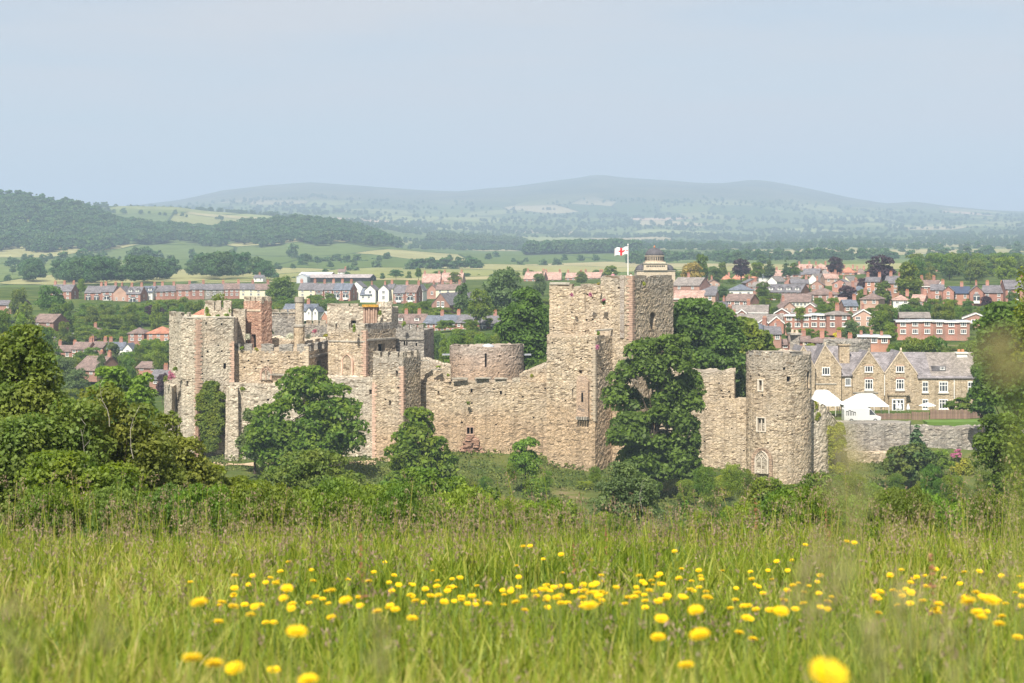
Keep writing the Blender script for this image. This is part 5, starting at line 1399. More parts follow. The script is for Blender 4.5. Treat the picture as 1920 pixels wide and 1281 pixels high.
for sx in (-1, 1):
    prof = [(11 * k * math.cos(t), 22 * k + 12 * k * math.sin(t)) for t in np.linspace(0, 1.5, 6)]
    MB().lathe(prof, ((1 + sx * 26) * k, 4.5, 0), 18).build('half_dome', M['dome_lead'], T, smooth=True)
for i in range(11):
    MB().box(-0.2, 0.2, -0.05, 0.1, 0, 0.5).build('window', M['dark_void'], T, ((-15 + 3.2 * i) * k, -0.62, 29.5 * k))
MB().lathe([(3.4 * k, -0.05), (3.2 * k, 0.05)], (0, 0, 0), 16).build('lunette_window', M['dark_void'], T, (-2 * k, -0.02, 10 * k), (R(90), 0, 0))
# ------------------------------------------------------------------ manor house on the lawn
Y = 335.0; k = Y / F
GZ = wz(770, Y)
T = empty('manor_house', (wx(1660, Y), Y, GZ), 0, 'long gabled stone manor house with purple slate roofs and white windows', 'manor house')
mx = lambda px: (px - 1660) * k
mz = lambda py: (770 - py) * k
def gable_wing(a, b, apx, apy, eave, name, y0, y1, chim=None):
    w = MB().prism([(mx(a), -1.5), (mx(b), -1.5), (mx(b), mz(eave)), (mx(apx), mz(apy)), (mx(a), mz(eave))], y0, y1).build('gable_wall', M['stone_manor'], T)
    rm = MB()
    for sx, e in ((-1, a), (1, b)):
        xe = mx(e) + sx * 0.25; ze = mz(eave) - 0.3; xa, za = mx(apx), mz(apy) + 0.02
        P8 = [(xe, y0 + 0.25, ze), (xa, y0 + 0.25, za), (xa, y1, za), (xe, y1, ze)]
        i = len(rm.v); rm.v += P8 + [(p[0], p[1], p[2] + 0.12) for p in P8]
        fs = [(4, 5, 6, 7), (0, 1, 5, 4), (2, 3, 7, 6), (3, 0, 4, 7)]
        if sx > 0: fs = [f[::-1] for f in fs]
        rm.f += [tuple(i + q for q in f) for f in fs]
    rm.build('gable_roof', M['slate_manor'], T)
    cm = MB()            # coping along the gable slopes
    for sx, e in ((-1, a), (1, b)):
        p0 = (mx(e) + sx * 0.12, mz(eave) - 0.1); p1 = (mx(apx), mz(apy) + 0.25)
        P8 = [(p0[0], y0 - 0.1, p0[1]), (p1[0], y0 - 0.1, p1[1] - 0.18), (p1[0], y0 + 0.3, p1[1] - 0.18), (p0[0], y0 + 0.3, p0[1])]
        i = len(cm.v); cm.v += P8 + [(p[0], p[1], p[2] + 0.26) for p in P8]
        fs = [(4, 5, 6, 7), (0, 1, 5, 4), (1, 2, 6, 5), (2, 3, 7, 6), (3, 0, 4, 7), (3, 2, 1, 0)]
        if sx > 0: fs = [f[::-1] for f in fs]
        cm.f += [tuple(i + q for q in f) for f in fs]
    cm.box(mx(apx) - 0.14, mx(apx) + 0.14, y0 - 0.1, y0 + 0.25, mz(apy) + 0.3, mz(apy) + 0.75)
    cm.build('coping', M['sandstone_pale'], T)
    return w
gable_wing(1524, 1575, 1545, 649, 690, 'a', -1.2, 8)
gable_wing(1598, 1657, 1628, 660, 702, 'b', -0.6, 8)
gable_wing(1658, 1718, 1688, 660, 702, 'c', -0.6, 8)
gable_wing(1480, 1524, 1503, 650, 690, 'd', -2.4, 8)
MB().box(mx(1570), mx(1835), 0, 9, -1.5, mz(705)).build('wall', M['stone_manor'], T)
def slope_roof(xa, xb, eave, ridge, y0, y1, mat, name='main_roof'):
    V = [(mx(xa), y0, mz(eave)), (mx(xb), y0, mz(eave)), (mx(xb), y1, mz(ridge)), (mx(xa), y1, mz(ridge)), (mx(xb), 2 * y1 - y0, mz(eave)), (mx(xa), 2 * y1 - y0, mz(eave))]
    mb = MB(); mb.v = V + [(p[0], p[1], p[2] - 0.15) for p in V]
    mb.f = [(0, 1, 2, 3), (3, 2, 4, 5), (6, 7, 1, 0), (1, 7, 8, 2), (2, 8, 10, 4), (0, 3, 9, 6), (3, 5, 11, 9)]
    return mb.build(name, M[mat], T)
slope_roof(1572, 1745, 704, 662.5, -0.35, 4.6, 'slate_manor')
slope_roof(1742, 1836, 704, 663, -0.25, 4.7, 'tile_grey')
slope_roof(1500, 1600, 700, 651.5, 2.2, 6.4, 'slate_manor')
r2 = slope_roof(1719, 1834, 708, 692, -0.8, 1.8, 'slate_manor', 'lower_roof')
MB().box(mx(1718), mx(1836), -0.55, 0.2, -1.5, mz(708.5)).build('east_wall', M['stone_manor'], T)
MB().box(mx(1578), mx(1597), 2.2, 3.6, mz(690), mz(649)).box(mx(1576.5), mx(1598.5), 2.0, 3.8, mz(649), mz(647)).build('chimney', M['stone_manor'], T)
ch = MB().box(mx(1803), mx(1823), 3.6, 5.2, mz(700), mz(665)).box(mx(1801.5), mx(1824.5), 3.4, 5.4, mz(665), mz(662.5)).build('chimney', M['render_white'], T)
MB().lathe([(0.3, 0), (0.25, 0.5)], (mx(1809), 4.4, mz(662.5)), 8).lathe([(0.3, 0), (0.25, 0.5)], (mx(1816), 4.4, mz(662.5)), 8).build('chimney_pot', M['terracotta'], ch)['kind'] = 'stuff'
def mwin(a, b, y0, y1, yy, kind='cross', sill=False):
    o = put_window(T, mx((a + b) / 2), mz(y1), (b - a) * k, (y1 - y0) * k, kind, yy - 0.03)
    if sill: MB().box(-0.62, 0.62, -0.14, 0.02, -0.16, -0.07).build('sill', M['coping'], o)
    return o
mwin(1539, 1554, 688, 702.5, -1.2, 'case'); mwin(1543, 1552, 732, 739, -1.2, 'case')
mwin(1584.5, 1595.5, 708.5, 723.5, 0.0, 'case')
for a in (1620, 1678.5):
    w = mwin(a, a + 15.5, 686, 697.5, -0.6, 'case')
    MB().prism([(-0.62, 1.0), (0.62, 1.0), (0.45, 1.14), (0.0, 1.2), (-0.45, 1.14)], -0.1, 0.0).build('lintel', M['sandstone_red'], w)
    w = mwin(a, a + 15.5, 710, 730.5, -0.6, 'cross', True)
    MB().prism([(-0.64, 1.0), (0.64, 1.0), (0.45, 1.1), (0.0, 1.14), (-0.45, 1.1)], -0.1, 0.0).build('lintel', M['brick_orange'], w)
bay = MB().box(mx(1664), mx(1696), -1.5, -0.6, -1.5, mz(741)).box(mx(1662), mx(1703), -1.7, -0.6, mz(740.5), mz(736.5)).build('bay_wall', M['stone_manor'], T)
mwin(1669, 1692, 747, 770, -1.5, 'cross')
for a, b in ((1728, 1739), (1759, 1776), (1813, 1824)): mwin(a, b, 715, 735, -0.55, 'cross' if b - a > 12 else 'sash', True)
for a, b in ((1728, 1739), (1759, 1776), (1842, 1852)): mwin(a, b, 748, 767, -0.55, 'cross' if b - a > 12 else 'sash')
MB().box(mx(1598), mx(1645), -0.72, -0.5, mz(737), mz(734.5)).build('string_course', M['coping'], T)
MB().box(mx(1524), mx(1566), -1.32, -1.1, mz(720), mz(718)).build('string_course', M['coping'], T)
for a, y0, y1, yy in ((1657, 703, 741, -0.75), (1787.5, 712, 749, -0.68), (1575.8, 698, 705, -0.4)):
    MB().tube((mx(a), yy, mz(y1)), (mx(a), yy, mz(y0)), 0.07, n=6).build('drainpipe', M['white_paint'], T)
dmr = MB().box(mx(1749), mx(1775), 0.6, 2.4, mz(696), mz(687)).build('dormer', M['slate'], T)
put_window(dmr, mx(1768.5), mz(694), 9 * k, 5.5 * k, 'case', 0.57)

# low stone ruins and old chimneys behind
T2 = empty('ruined_gatehouse', (0, 0, 0), 0, 'dark stone ruin with a broken top behind the manor chimney', 'ruin')
Shell('ruin_wall', plan((1543, 372), (1605, 372), (1632, 374), (1632, 382), (1545, 382)), -28, wz(641, 372), M['stone_grey'], T2, seed=41, rag=0.5)
T2 = empty('square_chimney', (0, 0, 0), 0, 'grey square chimney stack with a wide cap between round tower and manor', 'chimney')
Shell('stack', plan((1481, 345), (1499, 344), (1500, 348), (1482, 348)), -26, wz(627, 345), M['stone_grey'], T2, seed=42, rag=0.03, amp=0.02)
c = at(1490, 627, 346); MB().box(-1.05, 1.05, -2.1, 2.1, -0.05, 0.25).build('cap', M['coping'], T2, c)
MB().lathe([(0.3, 0.2), (0.22, 0.9)], (-0.4, 0, 0), 8).lathe([(0.3, 0.2), (0.22, 0.8)], (0.4, 0, 0), 8).build('chimney_pot', M['sandstone_pale'], T2, c)['kind'] = 'stuff'

# ------------------------------------------------------------------ marquees, van, parasols, fence
def marquee(label, px, Yc, wpx, pyr, pye, pyb, d, flaps, peakx=0.5):
    k = Yc / F
    g = wz(pyb, Yc)
    o = empty('marquee', (wx(px, Yc), Yc, g), R(4), label, 'marquee', 'white marquees beside the manor')
    W = wpx * k; He = (pyb - pye) * k; Hr = (pyb - pyr) * k
    x0, x1 = -W / 2, W / 2; xr0, xr1 = x0 + W * peakx * 0.62, x1 - W * (1 - peakx) * 0.62
    nx, ny = 14, 8; V, Q = [], []
    for j in range(ny + 1):
        for i in range(nx + 1):
            u, v = i / nx, j / ny
            x = x0 + W * u; y = -d / 2 + d * v
            rise = min(1.0, min((x - x0) / (xr0 - x0), (x1 - x) / (x1 - xr1), 1 - abs(2 * v - 1)) if True else 1)
            rise = max(0.0, rise)
            V.append((x, y, He + (Hr - He) * rise - 0.06 * math.sin(u * math.pi * 4) ** 2 * (1 - rise)))
    for j in range(ny):
        for i in range(nx):
            a = j * (nx + 1) + i; Q.append((a, a + 1, a + nx + 2, a + nx + 1))
    link('canopy', mesh_np('canopy', np.array(V), np.array(Q), M['canvas_white']), o)
    MB().box(x0, x1, -d / 2 - 0.02, -d / 2 + 0.02, He - 0.28, He).build('valance', M['canvas_white'], o)
    for i in range(4):
        for y in (-d / 2, d / 2):
            x = x0 + W * i / 3
            MB().tube((x, y, 0), (x, y, He), 0.05, n=6).build('pole', M['white_paint'], o)
    for a, b in flaps:
        MB().box(x0 + W * a, x0 + W * b, d / 2 - 0.03, d / 2 + 0.03, 0, He).build('side_panel', M['canvas_white'], o)
    return o
marquee('white marquee with sloping roof partly behind the round tower', 1550, 324, 62, 731, 757, 778, 5, [(0, 0.5)], 0.25)
marquee('white peaked marquee standing over the white van', 1618, 321, 84, 738, 758, 780, 5, [(0.1, 0.75)], 0.6)
Yv = 316.0; k = Yv / F
van = empty('white_van', at(1615, 792, Yv), R(3), 'white panel van with dark lettering parked in front of the marquees', 'van')
Lv = 70 * k; Hv = 28 * k
prof = [(-Lv / 2, 0.35), (Lv / 2 - 0.1, 0.35), (Lv / 2, 0.6), (Lv / 2 - 0.05, 1.0), (Lv / 2 - 0.75, 1.2), (Lv / 2 - 1.75, Hv - 0.15), (Lv / 2 - 2.1, Hv), (-Lv / 2 + 0.15, Hv), (-Lv / 2, Hv - 0.25)]
vb = MB().prism(prof, -1.0, 1.0).build('body', M['van_white'], van)
bv = vb.modifiers.new('bevel', 'BEVEL'); bv.width = 0.09; bv.segments = 2
MB().poly([(Lv / 2 - 1.95, -1.012, 1.3), (Lv / 2 - 0.95, -1.012, 1.3), (Lv / 2 - 1.72, -1.012, Hv - 0.32), (Lv / 2 - 1.95, -1.012, Hv - 0.32)]).build('side_window', M['glass'], van)
MB().poly([(Lv / 2 - 0.70, -0.85, 1.25), (Lv / 2 - 0.70, 0.85, 1.25), (Lv / 2 - 1.62, 0.8, Hv - 0.2), (Lv / 2 - 1.62, -0.8, Hv - 0.2)]).build('windscreen', M['glass'], van)
for x in (-Lv / 2 + 1.2, Lv / 2 - 1.0):
    for y in (-0.95, 0.75):
        w = MB().tube((x, y - 0.1, 0.34), (x, y + 0.15, 0.34), 0.34, n=16).build('wheel', M['rubber'], van)
        MB().tube((x, y - 0.112, 0.34), (x, y - 0.10, 0.34), 0.2, n=12).build('rim', M['metal_pale'], w)
lt = MB(); x = -Lv / 2 + 0.3
for i, h in enumerate((0.75, 0.9, 0.75, 0.62)):
    lt.box(x, x + 0.09, -1.015, -1.005, 1.2, 1.2 + h).box(x + 0.28, x + 0.37, -1.015, -1.005, 1.2, 1.2 + h).box(x + 0.09, x + 0.28, -1.015, -1.005, 1.2 + h - 0.12, 1.2 + h); x += 0.42
lt.build('lettering', M['black_timber'], van)['kind'] = 'stuff'
for y in (-0.8, 0.8): MB().box(Lv / 2 - 0.12, Lv / 2 + 0.01, y - 0.15, y + 0.15, 0.75, 0.95).build('headlight', M['metal_pale'], van)
MB().box(-Lv / 2 + 0.1, -Lv / 2 + 0.9, -0.4, 0.4, Hv + 0.01, Hv + 0.16).build('roof_rack', M['metal_pale'], van)
for i, (x, y0, lab) in enumerate(((1682, 751, 'closed white parasol nearest the bay window, tallest of three'), (1688, 754, 'closed white parasol overlapping the tall one by the bay window'), (1703, 757, 'closed white parasol standing alone between bay window and open parasol'))):
    c = at(x, 772, 326 - i * 0.6); h = (772 - y0) * 326 / F
    o = empty('closed_parasol', c, 0, lab, 'parasol', 'closed parasols')
    MB().tube((0, 0, 0), (0, 0, h), 0.03, n=6).build('pole', M['white_paint'], o)
    MB().lathe([(0.26, h * 0.22), (0.32, h * 0.35), (0.2, h * 0.7), (0.03, h)], n=8).build('canopy', M['canvas_white'], o)
c = at(1739, 771, 326); h = 16 * 326 / F
o = empty('open_parasol', c, 0, 'open square white parasol on the terrace before the east windows', 'parasol')
MB().tube((0, 0, 0), (0, 0, h + 0.1), 0.035, n=6).build('pole', M['white_paint'], o)
MB().lathe([(1.5, h * 0.62), (1.45, h * 0.68), (0.7, h * 0.88), (0.05, h)], n=8).build('canopy', M['canvas_white'], o)
def fence(label, pa, pb, Ya, Yb, pyb, hm, gap=0.16, lean=0.0):
    a, b = at(pa, pyb, Ya), at(pb, pyb, Yb)
    o = empty('wooden_fence', a, math.atan2(b.y - a.y, b.x - a.x), label, 'fence')
    L = math.hypot(b.x - a.x, b.y - a.y); n = int(L / gap)
    bm_ = MB().box(-0.065, 0.065, -0.02, 0.02, 0, 1).mesh('board', M['fence_wood'])
    rnd = random.Random(int(pa))
    for i in range(n): link('board', bm_, o, ((i + 0.5) * L / n, 0, 0.05), (0, rnd.uniform(-0.02, 0.02), 0), (1, 1, hm * rnd.uniform(0.95, 1.03)))
    pm = MB().box(-0.06, 0.06, 0.02, 0.14, 0, 1).mesh('post', M['fence_wood'])
    for i in range(int(L / 1.8) + 1): link('post', pm, o, (min(i * 1.8, L), 0, -0.3), None, (1, 1, hm + 0.45))
    for z in (0.3, 0.8): MB().box(0, L, 0.02, 0.06, z * hm - 0.04, z * hm + 0.04).build('rail', M['fence_wood'], o)
fence('low worn wooden fence running from the van to the gate', 1640, 1708, 318, 318.5, 789, 1.15)
fence('wooden gate panel of the fence below the open parasol', 1710, 1742, 317.5, 317.5, 793, 1.75)
fence('taller solid brown fence stretch beside the round bush', 1745, 1814, 318.5, 319, 789, 1.75, 0.15)
fence('short end stretch of fence next to the big dark tree', 1815, 1842, 319.5, 321, 787, 1.3)
gp = MB().box(wx(1732, 312), wx(1822, 312), 308.9, 312.6, -1.5, 0.05).build('gravel_path', plain('gravel', (0.45, 0.40, 0.33), 0.95, 0.15), None, (0, 0, hz(wx(1780, 311), 311) + 0.25)); gp['kind'] = 'structure'
lw = MB().box(wx(1735, 314), wx(1990, 314), 312.6, 318.2, -2.5, 0.05).build('lawn', plain('lawn_green', (0.11, 0.19, 0.03), 0.95, 0.2, 0.5), None, (0, 0, wz(789, 316))); lw['kind'] = 'structure'

# ------------------------------------------------------------------ visitors on the great tower
def visitor(px, py_feet_hidden, Y, label, shirt, hat, hgt_px=11, face=0.0):
    """upper part of a person behind the parapet, one skinned body with clothing and hat as children"""
    zt = wz(py_feet_hidden, Y)
    o = empty('person', (wx(px, Y), Y, zt - 1.7), face, label, 'person')
    o['kind'] = 'thing'
    J = {'pel': (0, 0, 0.92), 'waist': (0, 0, 1.08), 'chest': (0, 0, 1.34), 'neck': (0, 0, 1.48), 'head': (0, -0.01, 1.60), 'crown': (0, 0, 1.72),
         'shl': (-0.18, 0, 1.40), 'ell': (-0.27, -0.05, 1.15), 'wrl': (-0.16, -0.26, 1.08), 'hnl': (-0.10, -0.33, 1.10), 'shr': (0.18, 0, 1.40), 'elr': (0.26, -0.06, 1.15), 'wrr': (0.15, -0.27, 1.08), 'hnr': (0.10, -0.34, 1.10),
         'hil': (-0.10, 0, 0.88), 'knl': (-0.11, -0.02, 0.48), 'anl': (-0.11, 0.02, 0.08), 'tol': (-0.12, -0.16, 0.03), 'hir': (0.10, 0, 0.88), 'knr': (0.12, -0.02, 0.48), 'anr': (0.12, 0.03, 0.08), 'tor': (0.13, -0.15, 0.03)}
    rad = dict(pel=0.15, waist=0.13, chest=0.16, neck=0.055, head=0.095, crown=0.06, shl=0.075, ell=0.045, wrl=0.032, hnl=0.035, shr=0.075, elr=0.045, wrr=0.032, hnr=0.035, hil=0.10, knl=0.06, anl=0.04, tol=0.04, hir=0.10, knr=0.06, anr=0.04, tor=0.04)
    keys = list(J); E = [('pel', 'waist'), ('waist', 'chest'), ('chest', 'neck'), ('neck', 'head'), ('head', 'crown'), ('chest', 'shl'), ('shl', 'ell'), ('ell', 'wrl'), ('wrl', 'hnl'), ('chest', 'shr'), ('shr', 'elr'), ('elr', 'wrr'), ('wrr', 'hnr'), ('pel', 'hil'), ('hil', 'knl'), ('knl', 'anl'), ('anl', 'tol'), ('pel', 'hir'), ('hir', 'knr'), ('knr', 'anr'), ('anr', 'tor')]
    me = bpy.data.meshes.new('body')
    me.from_pydata([J[q] for q in keys], [(keys.index(a), keys.index(b)) for a, b in E], []); me.update()
    me.materials.append(M['skin'])
    b = link('body', me, o)
    sk = b.modifiers.new('skin', 'SKIN'); b.modifiers.new('smooth', 'SUBSURF').levels = 1
    for i, q in enumerate(keys):
        v = me.skin_vertices[0].data[i]; v.radius = (rad[q], rad[q]); v.use_root = (q == 'pel')
    MB().lathe([(0.17, 0.95), (0.175, 1.1), (0.20, 1.3), (0.20, 1.40), (0.10, 1.48), (0.06, 1.5)], n=12).tube((-0.17, 0, 1.40), (-0.25, -0.04, 1.2), 0.085, 0.07, 8).tube((0.17, 0, 1.40), (0.25, -0.04, 1.2), 0.085, 0.07, 8).build('shirt', shirt, o, smooth=True)
    MB().lathe([(0.17, 0.98), (0.18, 0.85)], n=12).tube((-0.1, 0, 0.9), (-0.11, -0.01, 0.12), 0.11, 0.07, 8).tube((0.1, 0, 0.9), (0.12, -0.01, 0.12), 0.11, 0.07, 8).build('trousers', M['render_blue'], o, smooth=True)
    if hat: MB().lathe([(0.17, 1.66), (0.165, 1.68), (0.10, 1.69), (0.095, 1.76), (0.05, 1.79)], n=12).build('sun_hat', hat, o)
    else: MB().lathe([(0.09, 1.62), (0.115, 1.67), (0.10, 1.75), (0.04, 1.79)], (0, 0.015, 0), 12).build('hair', M['bark'], o, smooth=True)
    return o
plain('skin', (0.52, 0.33, 0.24), 0.6, 0.05)
pink = plain('pink_cloth', (0.70, 0.22, 0.34), 0.9, 0.05)
visitor(1149, 512, 297, 'visitor in a pink top and pale sun hat standing on the great tower', pink, M['sandstone_pale'])
visitor(1183, 513, 299, 'dark-haired visitor in a white top beside the flagpole', M['canvas_white'], None)
# ------------------------------------------------------------------ trees around the castle
own_tree('ash_tree', 'broad green ash tree spreading in front of the hall range', 578, 684, 872, 250, 276, M['leaf_mid'], 20000, 0.324, 201, k=60, r=(0.18, 0.32), lobes=[(560, 700, 800, 130), (620, 712, 810, 130), (575, 684, 760, 110), (520, 745, 868, 120), (650, 755, 860, 100), (590, 770, 890, 170), (490, 780, 885, 80), (540, 800, 895, 140)])
own_tree('ash_tree', 'small grey-green ash beside the foot of the ivy tower', 478, 752, 888, 70, 281, M['leaf_blue'], 4000, 0.270, 202, k=26)
own_tree('sycamore_tree', 'rounded bright sycamore in front of the garderobe tower and curtain wall', 788, 760, 915, 140, 263, M['leaf_mid'], 15000, 0.324, 203, k=50, r=(0.18, 0.32), shape='dome', lobes=[(785, 760, 850, 80), (770, 800, 900, 110), (815, 810, 905, 90), (760, 850, 950, 95), (830, 855, 960, 80), (790, 860, 975, 130)])
own_tree('sycamore_tree', 'huge dark sycamore leaning before the great tower, casting shade on the bailey wall', 1232, 622, 925, 212, 270, M['leaf_dark'], 30000, 0.351, 204, k=85, r=(0.18, 0.32), dpx=200, lobes=[(1215, 630, 740, 120), (1170, 690, 800, 90), (1185, 760, 860, 110), (1250, 700, 830, 120), (1290, 740, 860, 70), (1225, 800, 925, 150), (1280, 820, 925, 100), (1265, 622, 720, 90), (1160, 780, 850, 60), (1295, 690, 800, 70), (1200, 850, 935, 120)])
own_tree('lime_tree', 'dense rounded tree between the great tower and the stepped bailey wall', 1322, 553, 700, 150, 308, M['leaf_dark'], 18000, 0.365, 205, k=60, r=(0.18, 0.32), lobes=[(1300, 553, 660, 120), (1352, 566, 690, 100), (1280, 600, 720, 100), (1335, 620, 720, 130), (1270, 640, 740, 80)])
own_tree('lime_tree', 'softer grey-green tree right behind the bailey wall gap', 1405, 588, 700, 100, 320, M['leaf_mid'], 9000, 0.365, 206, k=44, r=(0.18, 0.32), lobes=[(1395, 592, 670, 80), (1425, 612, 690, 60), (1385, 640, 710, 80)])
own_tree('rust_leaved_tree', 'small tree with rusty new leaves seen through the wall gap', 1390, 690, 770, 36, 312, M['leaf_olive'], 2500, 0.270, 207, k=18)
own_tree('chestnut_tree', 'dense dark rounded tree standing against the west side of the great tower', 982, 541, 690, 112, 328, M['leaf_dark'], 14000, 0.378, 208, k=60, r=(0.18, 0.32), lobes=[(990, 541, 620, 80), (965, 570, 660, 80), (1005, 580, 690, 70), (975, 620, 700, 100)])
own_tree('oak_tree', 'dark leafy tree filling the eastern edge beside the manor', 1900, 560, 800, 150, 210, M['leaf_dark'], 20000, 0.270, 209, k=70, r=(0.18, 0.32), lobes=[(1890, 560, 660, 130), (1860, 600, 720, 90), (1900, 650, 800, 120), (1850, 690, 780, 60), (1940, 600, 800, 130)])
own_tree('oak_tree', 'tall shaded tree on the near slope below the manor lawn edge', 1895, 760, 980, 130, 150, M['leaf_dark'], 15000, 0.176, 210, k=60, r=(0.18, 0.32), lobes=[(1880, 770, 880, 110), (1910, 820, 990, 130), (1850, 820, 900, 60)])
own_tree('oak_tree', 'tree whose top twig pokes in beside the last villa', 1945, 405, 545, 130, 140, M['leaf_mid'], 9000, 0.162, 211, k=40)
own_tree('birch_tree', 'tree with a leafy limb reaching in front of the manor chimney', 1842, 675, 800, 60, 300, M['leaf_dark'], 4500, 0.297, 212, k=26)
own_tree('conifer_tree', 'dark pointed conifer in front of the grey retaining wall', 1719, 796, 900, 60, 294, M['leaf_pine'], 7000, 0.270, 213, k=90, shape='cone', r=(0.22, 0.36))
own_tree('yew_tree', 'spreading olive-dark yew below the pointed conifer', 1708, 868, 965, 112, 283, M['leaf_yew'], 8000, 0.270, 214, k=50, shape='dome', r=(0.18, 0.32))
own_tree('shrub', 'round light-green bush by the manor fence end', 1806, 745, 775, 46, 323, M['leaf_mid'], 2600, 0.189, 215, 'bush', k=20, shape='dome')
own_tree('shrub', 'reddish bush trained against the manor front', 1781, 752, 772, 26, 325, M['leaf_olive'], 1200, 0.189, 216, 'bush', k=12, shape='dome')
own_tree('shrub', 'bright rounded bush on the rubble right of the pointed conifer', 1765, 842, 892, 50, 290, M['leaf_light'], 3000, 0.216, 217, 'bush', k=18, shape='dome')
own_tree('shrub', 'small bright bush left of the pointed conifer', 1672, 846, 885, 34, 292, M['leaf_light'], 2000, 0.203, 218, 'bush', k=14, shape='dome')
own_tree('valerian', 'pink valerian flowering on the ledge of the rubble wall', 1795, 843, 862, 26, 300, M['blossom_pink'], 500, 0.176, 219, 'flowers', k=8, shape='dome')
# trees and scrub on the slope below the castle, nearer the camera
own_tree('hawthorn_tree', 'olive hawthorn in bloom-brown below the ash tree', 590, 838, 985, 190, 150, M['leaf_olive'], 15000, 0.142, 220, k=60, r=(0.18, 0.32), lobes=[(560, 842, 930, 110), (620, 850, 940, 110), (590, 838, 900, 90), (520, 870, 980, 110), (660, 880, 970, 90), (590, 880, 990, 190)])
own_tree('hawthorn_tree', 'bright green thicket under the sunlit path', 650, 893, 1010, 150, 120, M['leaf_light'], 12000, 0.115, 221, k=50, r=(0.18, 0.32), lobes=[(640, 893, 970, 100), (700, 905, 990, 100), (590, 910, 1010, 130), (670, 930, 1010, 160)])
own_tree('field_maple', 'green maple below the rounded sycamore', 795, 868, 1010, 160, 128, M['leaf_mid'], 14000, 0.121, 222, k=56, r=(0.18, 0.32), lobes=[(790, 872, 960, 120), (850, 890, 980, 90), (740, 895, 990, 100), (800, 920, 1010, 190)])
own_tree('hawthorn_tree', 'grey-green hawthorn with bare twigs below the huge sycamore', 1172, 862, 985, 120, 160, M['leaf_blue'], 9000, 0.135, 223, k=46, r=(0.18, 0.32), lobes=[(1170, 862, 950, 90), (1205, 890, 980, 80), (1140, 900, 990, 80), (1180, 920, 1000, 130)])
own_tree('elder_bush', 'dark leafy elder at the foot of the round tower', 1440, 892, 1000, 100, 150, M['leaf_mid'], 9000, 0.135, 224, 'bush', k=40, r=(0.18, 0.32), lobes=[(1440, 892, 970, 90), (1475, 905, 990, 80), (1410, 930, 1010, 100)])
own_tree('elder_bush', 'dark elder thicket below the broken sloping wall', 1535, 880, 1010, 110, 148, M['leaf_dark'], 10000, 0.135, 225, 'bush', k=44, r=(0.18, 0.32), lobes=[(1535, 882, 970, 90), (1570, 905, 1000, 90), (1500, 900, 990, 80), (1540, 940, 1020, 150)])
own_tree('yellow_bush', 'lime yellow bush glowing at the round tower foot', 1417, 912, 960, 36, 140, M['leaf_lime'], 2200, 0.121, 226, 'bush', k=16)
own_tree('sapling', 'young leafy tree before the barred window end of the curtain wall', 985, 818, 905, 72, 270, M['leaf_light'], 3600, 0.230, 227, k=24)
own_tree('sapling', 'reddish twiggy sapling rising from the grass bank centre', 1000, 850, 975, 70, 120, M['leaf_olive'], 2200, 0.081, 228, k=22)
own_tree('elder_bush', 'green bush on the bank below the curtain wall', 920, 905, 1000, 80, 130, M['leaf_mid'], 6000, 0.121, 229, 'bush', k=30)
own_tree('elder_bush', 'leafy bush at the lower middle of the grass bank', 1060, 905, 1000, 90, 120, M['leaf_light'], 6000, 0.108, 230, 'bush', k=30)
own_tree('elder_bush', 'bush on the shaded bank between twiggy hawthorn and elder', 1290, 935, 1005, 110, 110, M['leaf_mid'], 7000, 0.108, 231, 'bush', k=30)
own_tree('sapling', 'tall leafy sapling at the lower eastern slope', 1802, 905, 1020, 60, 90, M['leaf_mid'], 4200, 0.095, 232, k=26)
own_tree('elder_bush', 'sprawling bush below the spreading yew', 1660, 945, 1030, 130, 85, M['leaf_mid'], 9000, 0.088, 233, 'bush', k=36, lobes=[(1640, 945, 1020, 100), (1700, 940, 1030, 110), (1660, 965, 1030, 180)])
own_tree('elder_bush', 'yellow-green bush beside the tall sapling on the eastern slope', 1735, 940, 1025, 80, 88, M['leaf_light'], 5000, 0.081, 234, 'bush', k=26)
own_tree('elder_bush', 'bush closing the slope at the eastern edge', 1890, 930, 1040, 110, 80, M['leaf_olive'], 6000, 0.081, 235, 'bush', k=30)
own_tree('elder_bush', 'low bush under the lime yellow bush', 1400, 950, 1030, 120, 90, M['leaf_mid'], 7000, 0.088, 236, 'bush', k=30)
# thicket at the western edge
own_tree('hawthorn_tree', 'tall olive hawthorn with a ragged top at the western edge', 45, 592, 800, 190, 62, M['leaf_olive'], 20000, 0.084, 240, k=70, r=(0.18, 0.32), lobes=[(50, 600, 720, 110), (10, 620, 760, 130), (80, 655, 780, 90), (40, 700, 900, 190), (100, 730, 880, 120)])
own_tree('hawthorn_tree', 'olive hawthorn filling the lower western corner', 70, 690, 1000, 250, 58, M['leaf_olive'], 26000, 0.074, 241, k=90, r=(0.18, 0.32), lobes=[(40, 760, 960, 210), (140, 740, 920, 160), (90, 820, 1020, 240), (0, 800, 1000, 150)])
own_tree('hawthorn_tree', 'hawthorn with pale bare branches in the middle of the western thicket', 215, 712, 1000, 230, 60, M['leaf_olive'], 22000, 0.074, 242, k=80, r=(0.18, 0.32), lobes=[(200, 715, 860, 130), (260, 745, 880, 120), (170, 780, 960, 170), (280, 800, 980, 160), (230, 840, 1020, 210)])
own_tree('hawthorn_tree', 'twiggy hawthorn thinning out against the ivy tower', 325, 770, 1010, 160, 64, M['leaf_olive'], 11000, 0.074, 243, k=60, r=(0.18, 0.32), lobes=[(310, 770, 880, 90), (350, 810, 930, 110), (300, 850, 1000, 150), (390, 870, 1000, 100)])
own_tree('hawthorn_tree', 'low hawthorn at the end of the western thicket below the ivy tower', 405, 868, 1010, 130, 66, M['leaf_mid'], 9000, 0.074, 244, k=40, lobes=[(400, 868, 960, 110), (440, 890, 1000, 100), (380, 900, 1010, 130)])
